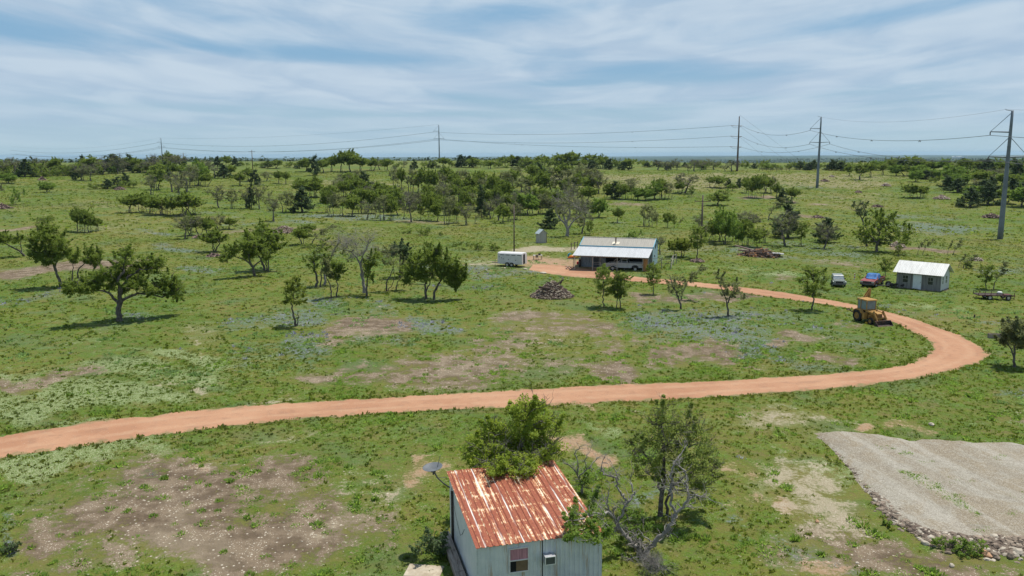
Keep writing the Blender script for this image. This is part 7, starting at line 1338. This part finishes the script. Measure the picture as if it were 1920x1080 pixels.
# ------------------------------------------------------------------ power line and utility poles
TOW = []
def tower(label, px, py, top, kind=1, tilt=0.):
    P = at(px, py); h = h_at(P, top); k = h / 30.; o = thing('transmission_pole', label, 'steel pole', P, -bearing(P) * .6 - .05)
    mt = STEELP if kind == 1 else STEELD; n_ = 10; m = MB(); m.tube([(tilt * h * i / n_, 0, -.5 if i == 0 else h * i / n_) for i in range(n_ + 1)], [(.58 - .33 * i / n_) * max(1, k * .9) for i in range(n_ + 1)], 12); m.build('pole', mt, o, smooth=True)
    m = MB(); [m.tube([(tilt * z, 0, z), (tilt * z, 0, z + .12)], .58 * k * (1 - .5 * z / h) + .06, 12) for z in (h * .12, h * .45, h * .72)]; m.build('collar', mt, o)
    att = []
    if kind == 1:
        def arm(z, s_, ln, brace):
            a = MB(); a.tube([(tilt * z, 0, z - .15), (tilt * z + s_ * ln, 0, z)], [.16, .10], 8); a.tube([(tilt * z, 0, z + brace), (tilt * z + s_ * ln, 0, z)], [.07, .05], 6); ar = a.build('cross_arm', mt, o)
            MB().lathe([(.03, 0), (.13, -.1), (.13, -.2), (.05, -.3), (.13, -.4), (.13, -.5), (.04, -.75)], (tilt * z + s_ * ln, 0, z), sides=8).build('insulator', INSUL, ar); att.append((tilt * z + s_ * ln, 0, z - .75))
        arm(h - 4.8 * k, -1, 4.1 * k, 4.4 * k); arm(h - 10.6 * k, -1, 4.0 * k, 4.6 * k); arm(h - 10.6 * k, 1, 4.0 * k, 4.6 * k)
        a = MB().tube([(tilt * h, 0, h - .1), (tilt * h - 1.1, 0, h + .1), (tilt * h - 1.3, 0, h + .35)], [.08, .06, .05], 6); a.build('shield_bracket', mt, o); att.append((tilt * h - 1.3, 0, h + .2))
    else:
        for z in (h - 5., h - 10.5, h - 16):
            a = MB(); a.tube([(-1.0, 0, z), (.6, 0, z)], .1, 6); ar = a.build('cross_arm', mt, o); MB().tube([(-4.2, 0, z + .2), (-1.0, 0, z)], [.16, .12], 6).tube([(-4.0, 0, z + .1), (-2.5, .4, z - .9), (0, .9, z - 1.0), (1.5, 0, z + .1)], .06, 5).tube([(.6, 0, z), (1.8, 0, z - .1)], .16, 6).build('insulator', INSUL, ar); att.append((-4.2, 0, z + .2)); att.append((1.8, 0, z - .1))
        att.append((0, 0, h))
    R_ = Matrix.Rotation(o.rotation_euler.z, 4, 'Z'); W_ = [np.array(R_ @ Vector(a)) + P for a in att]; TOW.append(W_); return o, P, h
t1 = tower('nearest tall grey steel power pole at the right edge', 1875, 448, 207, 1, .0)
t2 = tower('second tall grey steel power pole, in the right meadow', 1532, 352, 219, 1, 0.)
t3 = tower('brown steel corner pole with three stacked insulator arms on the rise', 1382, 321, 218, 2)
t4 = tower('grey steel power pole at the centre of the skyline', 824, 306, 234, 1)
t5 = tower('grey steel power pole at the left of the skyline', 305, 304.5, 259, 1)
def wire(label, A_, B_, sag, r, name='power_line', extra=None):
    A_ = Vector(A_); B_ = Vector(B_); m = MB(); n_ = 28
    pts = [A_.lerp(B_, i / n_) - Vector((0, 0, sag * 4 * (i / n_) * (1 - i / n_))) for i in range(n_ + 1)]
    m.tube([p - A_ for p in pts], r, 5); o = m.build(name, WIREM, None, loc=A_, smooth=True); tag(o, label, 'power line'); 
    if extra:
        for i in extra:
            q = pts[i] - A_; MB().tube([q + Vector((-.25, 0, -.35)), q + Vector((0, 0, 0)), q + Vector((.25, 0, -.35))], .12, 5).build('spacer', WIREM, o)
T1, T2, T3, T4, T5 = TOW
offR = [p + np.array([14., -150, .5]) for p in T1]
offL = [p + (np.array(T5[0]) - np.array(T4[0])) * .9 + np.array([0, 0, -2]) for p in T5]
nm_ = ['upper left', 'lower left', 'lower right', 'topmost']
for i in range(4):
    r_ = .055 if i < 3 else .02; ex = (7, 14, 21) if i < 3 else None
    wire('%s cable sagging between the two nearest steel poles at right' % nm_[i], T1[i], T2[i], 2.4, r_, extra=ex)
    wire('%s cable leaving the nearest steel pole towards the right edge' % nm_[i], T1[i], offR[i], 3.0, r_)
    wire('%s cable sagging between the centre and left skyline poles' % nm_[i], T4[i], T5[i], 7. if i < 3 else 4, .085 if i < 3 else .04, extra=ex)
    wire('%s cable leaving the left skyline pole towards the left edge' % nm_[i], T5[i], offL[i], 7., .10 if i < 3 else .04)
for i, (k3, nm2) in enumerate((((0, 1), 'top'), ((2, 3), 'middle'), ((4, 5), 'bottom'))):
    wire('%s cable between the brown corner pole and the second steel pole' % nm2, T3[k3[1]], T2[i], 3.2, .06, extra=(8, 20)); wire('%s cable between the brown corner pole and the centre skyline pole' % nm2, T3[k3[0]], T4[i], 3.2 if i < 2 else 2.5, .07, extra=(7, 18))
for i, (z, dx) in enumerate(((29.5, 22), (24, 18), (18.5, 13))): b = np.array(t3[1]); e = b + np.array([dx * 1.6, -dx * .9, 0]); e[2] = gzf(e[0], e[1]); wire('%s guy wire staying the brown corner pole on its right' % ('longest', 'middle', 'shortest')[i], b + np.array([0, 0, z]), e, 0, .035, 'guy_wire')
def upole(label, px, py, top, arms, light=False, r=.14):
    P = at(px, py); h = h_at(P, top); o = thing('utility_pole', label, 'utility pole', P, -bearing(P)); MB().tube([(0, 0, -.3), (0, 0, h)], [r, r * .65], 10).build('pole', POLEM, o, smooth=True)
    for k, (z, w) in enumerate(arms):
        a = MB().box(-w / 2, w / 2, -.16, -.06, h - z - .08, h - z + .06).build('cross_arm', POLEM, o); [MB().tube([(x, -.1, h - z + .05), (x, -.1, h - z + .3)], .05, 6).build('insulator', INSUL, a) for x in (-w / 2 + .1, w / 2 - .1, 0)]
    return o, P, h
upole('dark wooden utility pole with a crossarm among the grove right of the barn', 1315, 447, 366, [(1.2, 3.2)], r=.22)
upole('plain slim wooden pole behind the white trailer', 964, 474, 384, [], r=.13)
upole('wooden utility pole with a crossarm, far left skyline', 345, 308, 286.5, [(.8, 4.)], r=.3)
upole('wooden utility pole with a crossarm left of the tall skyline trees', 474, 318, 281.5, [(.8, 3.6)], r=.25)
# far farm buildings on the lowlands
for i, (px, py, w, h_, lb) in enumerate([(1803, 296.5, 26, 5, 'long white farm building on the far right lowlands'), (1789, 296.5, 12, 5, 'small white farm building left of the long one on the far right lowlands'), (1385, 301, 18, 5, 'white arched farm building far beyond the brown corner pole')]):
    P = at(px, py); s = depth(P) / F_PX; o = thing('farm_building', lb, 'building', P); W_ = w * s / 2 * .7; H_ = h_ * s * .5
    MB().prism([(-W_, 0), (W_, 0), (W_, H_), (0, H_ * 1.4), (-W_, H_)], -W_ * .4, W_ * .4).build('wall', WHITE, o)
    MB().hexa([(-W_ * 1.05, -W_ * .42, H_), (0, -W_ * .42, H_ * 1.42), (0, W_ * .42, H_ * 1.42), (-W_ * 1.05, W_ * .42, H_)], [(-W_ * 1.05, -W_ * .42, H_ * 1.05), (0, -W_ * .42, H_ * 1.5), (0, W_ * .42, H_ * 1.5), (-W_ * 1.05, W_ * .42, H_ * 1.05)]).hexa([(W_ * 1.05, -W_ * .42, H_), (0, -W_ * .42, H_ * 1.42), (0, W_ * .42, H_ * 1.42), (W_ * 1.05, W_ * .42, H_)], [(W_ * 1.05, -W_ * .42, H_ * 1.05), (0, -W_ * .42, H_ * 1.5), (0, W_ * .42, H_ * 1.5), (W_ * 1.05, W_ * .42, H_ * 1.05)]).build('roof', WHITE, o)

# ------------------------------------------------------------------ haze: the air of the whole place
HZ = 26000.
zmin = float(Z.min()) - 1.
hzm = bpy.data.materials.new('haze'); hzm.use_nodes = True; T = NT(hzm.node_tree); T.n.clear()
pv = T.node('ShaderNodeVolumePrincipled', {'Color': (.50, .73, .92, 1), 'Density': 4.2e-5, 'Anisotropy': .2}); T.node('ShaderNodeOutputMaterial', {1: pv.outputs[0]})
hzo = MB().box(-HZ, HZ, -HZ, HZ, zmin, 48.).build('haze', hzm); tag(hzo, 'thin pale blue air veiling the distant hills', kind='stuff')
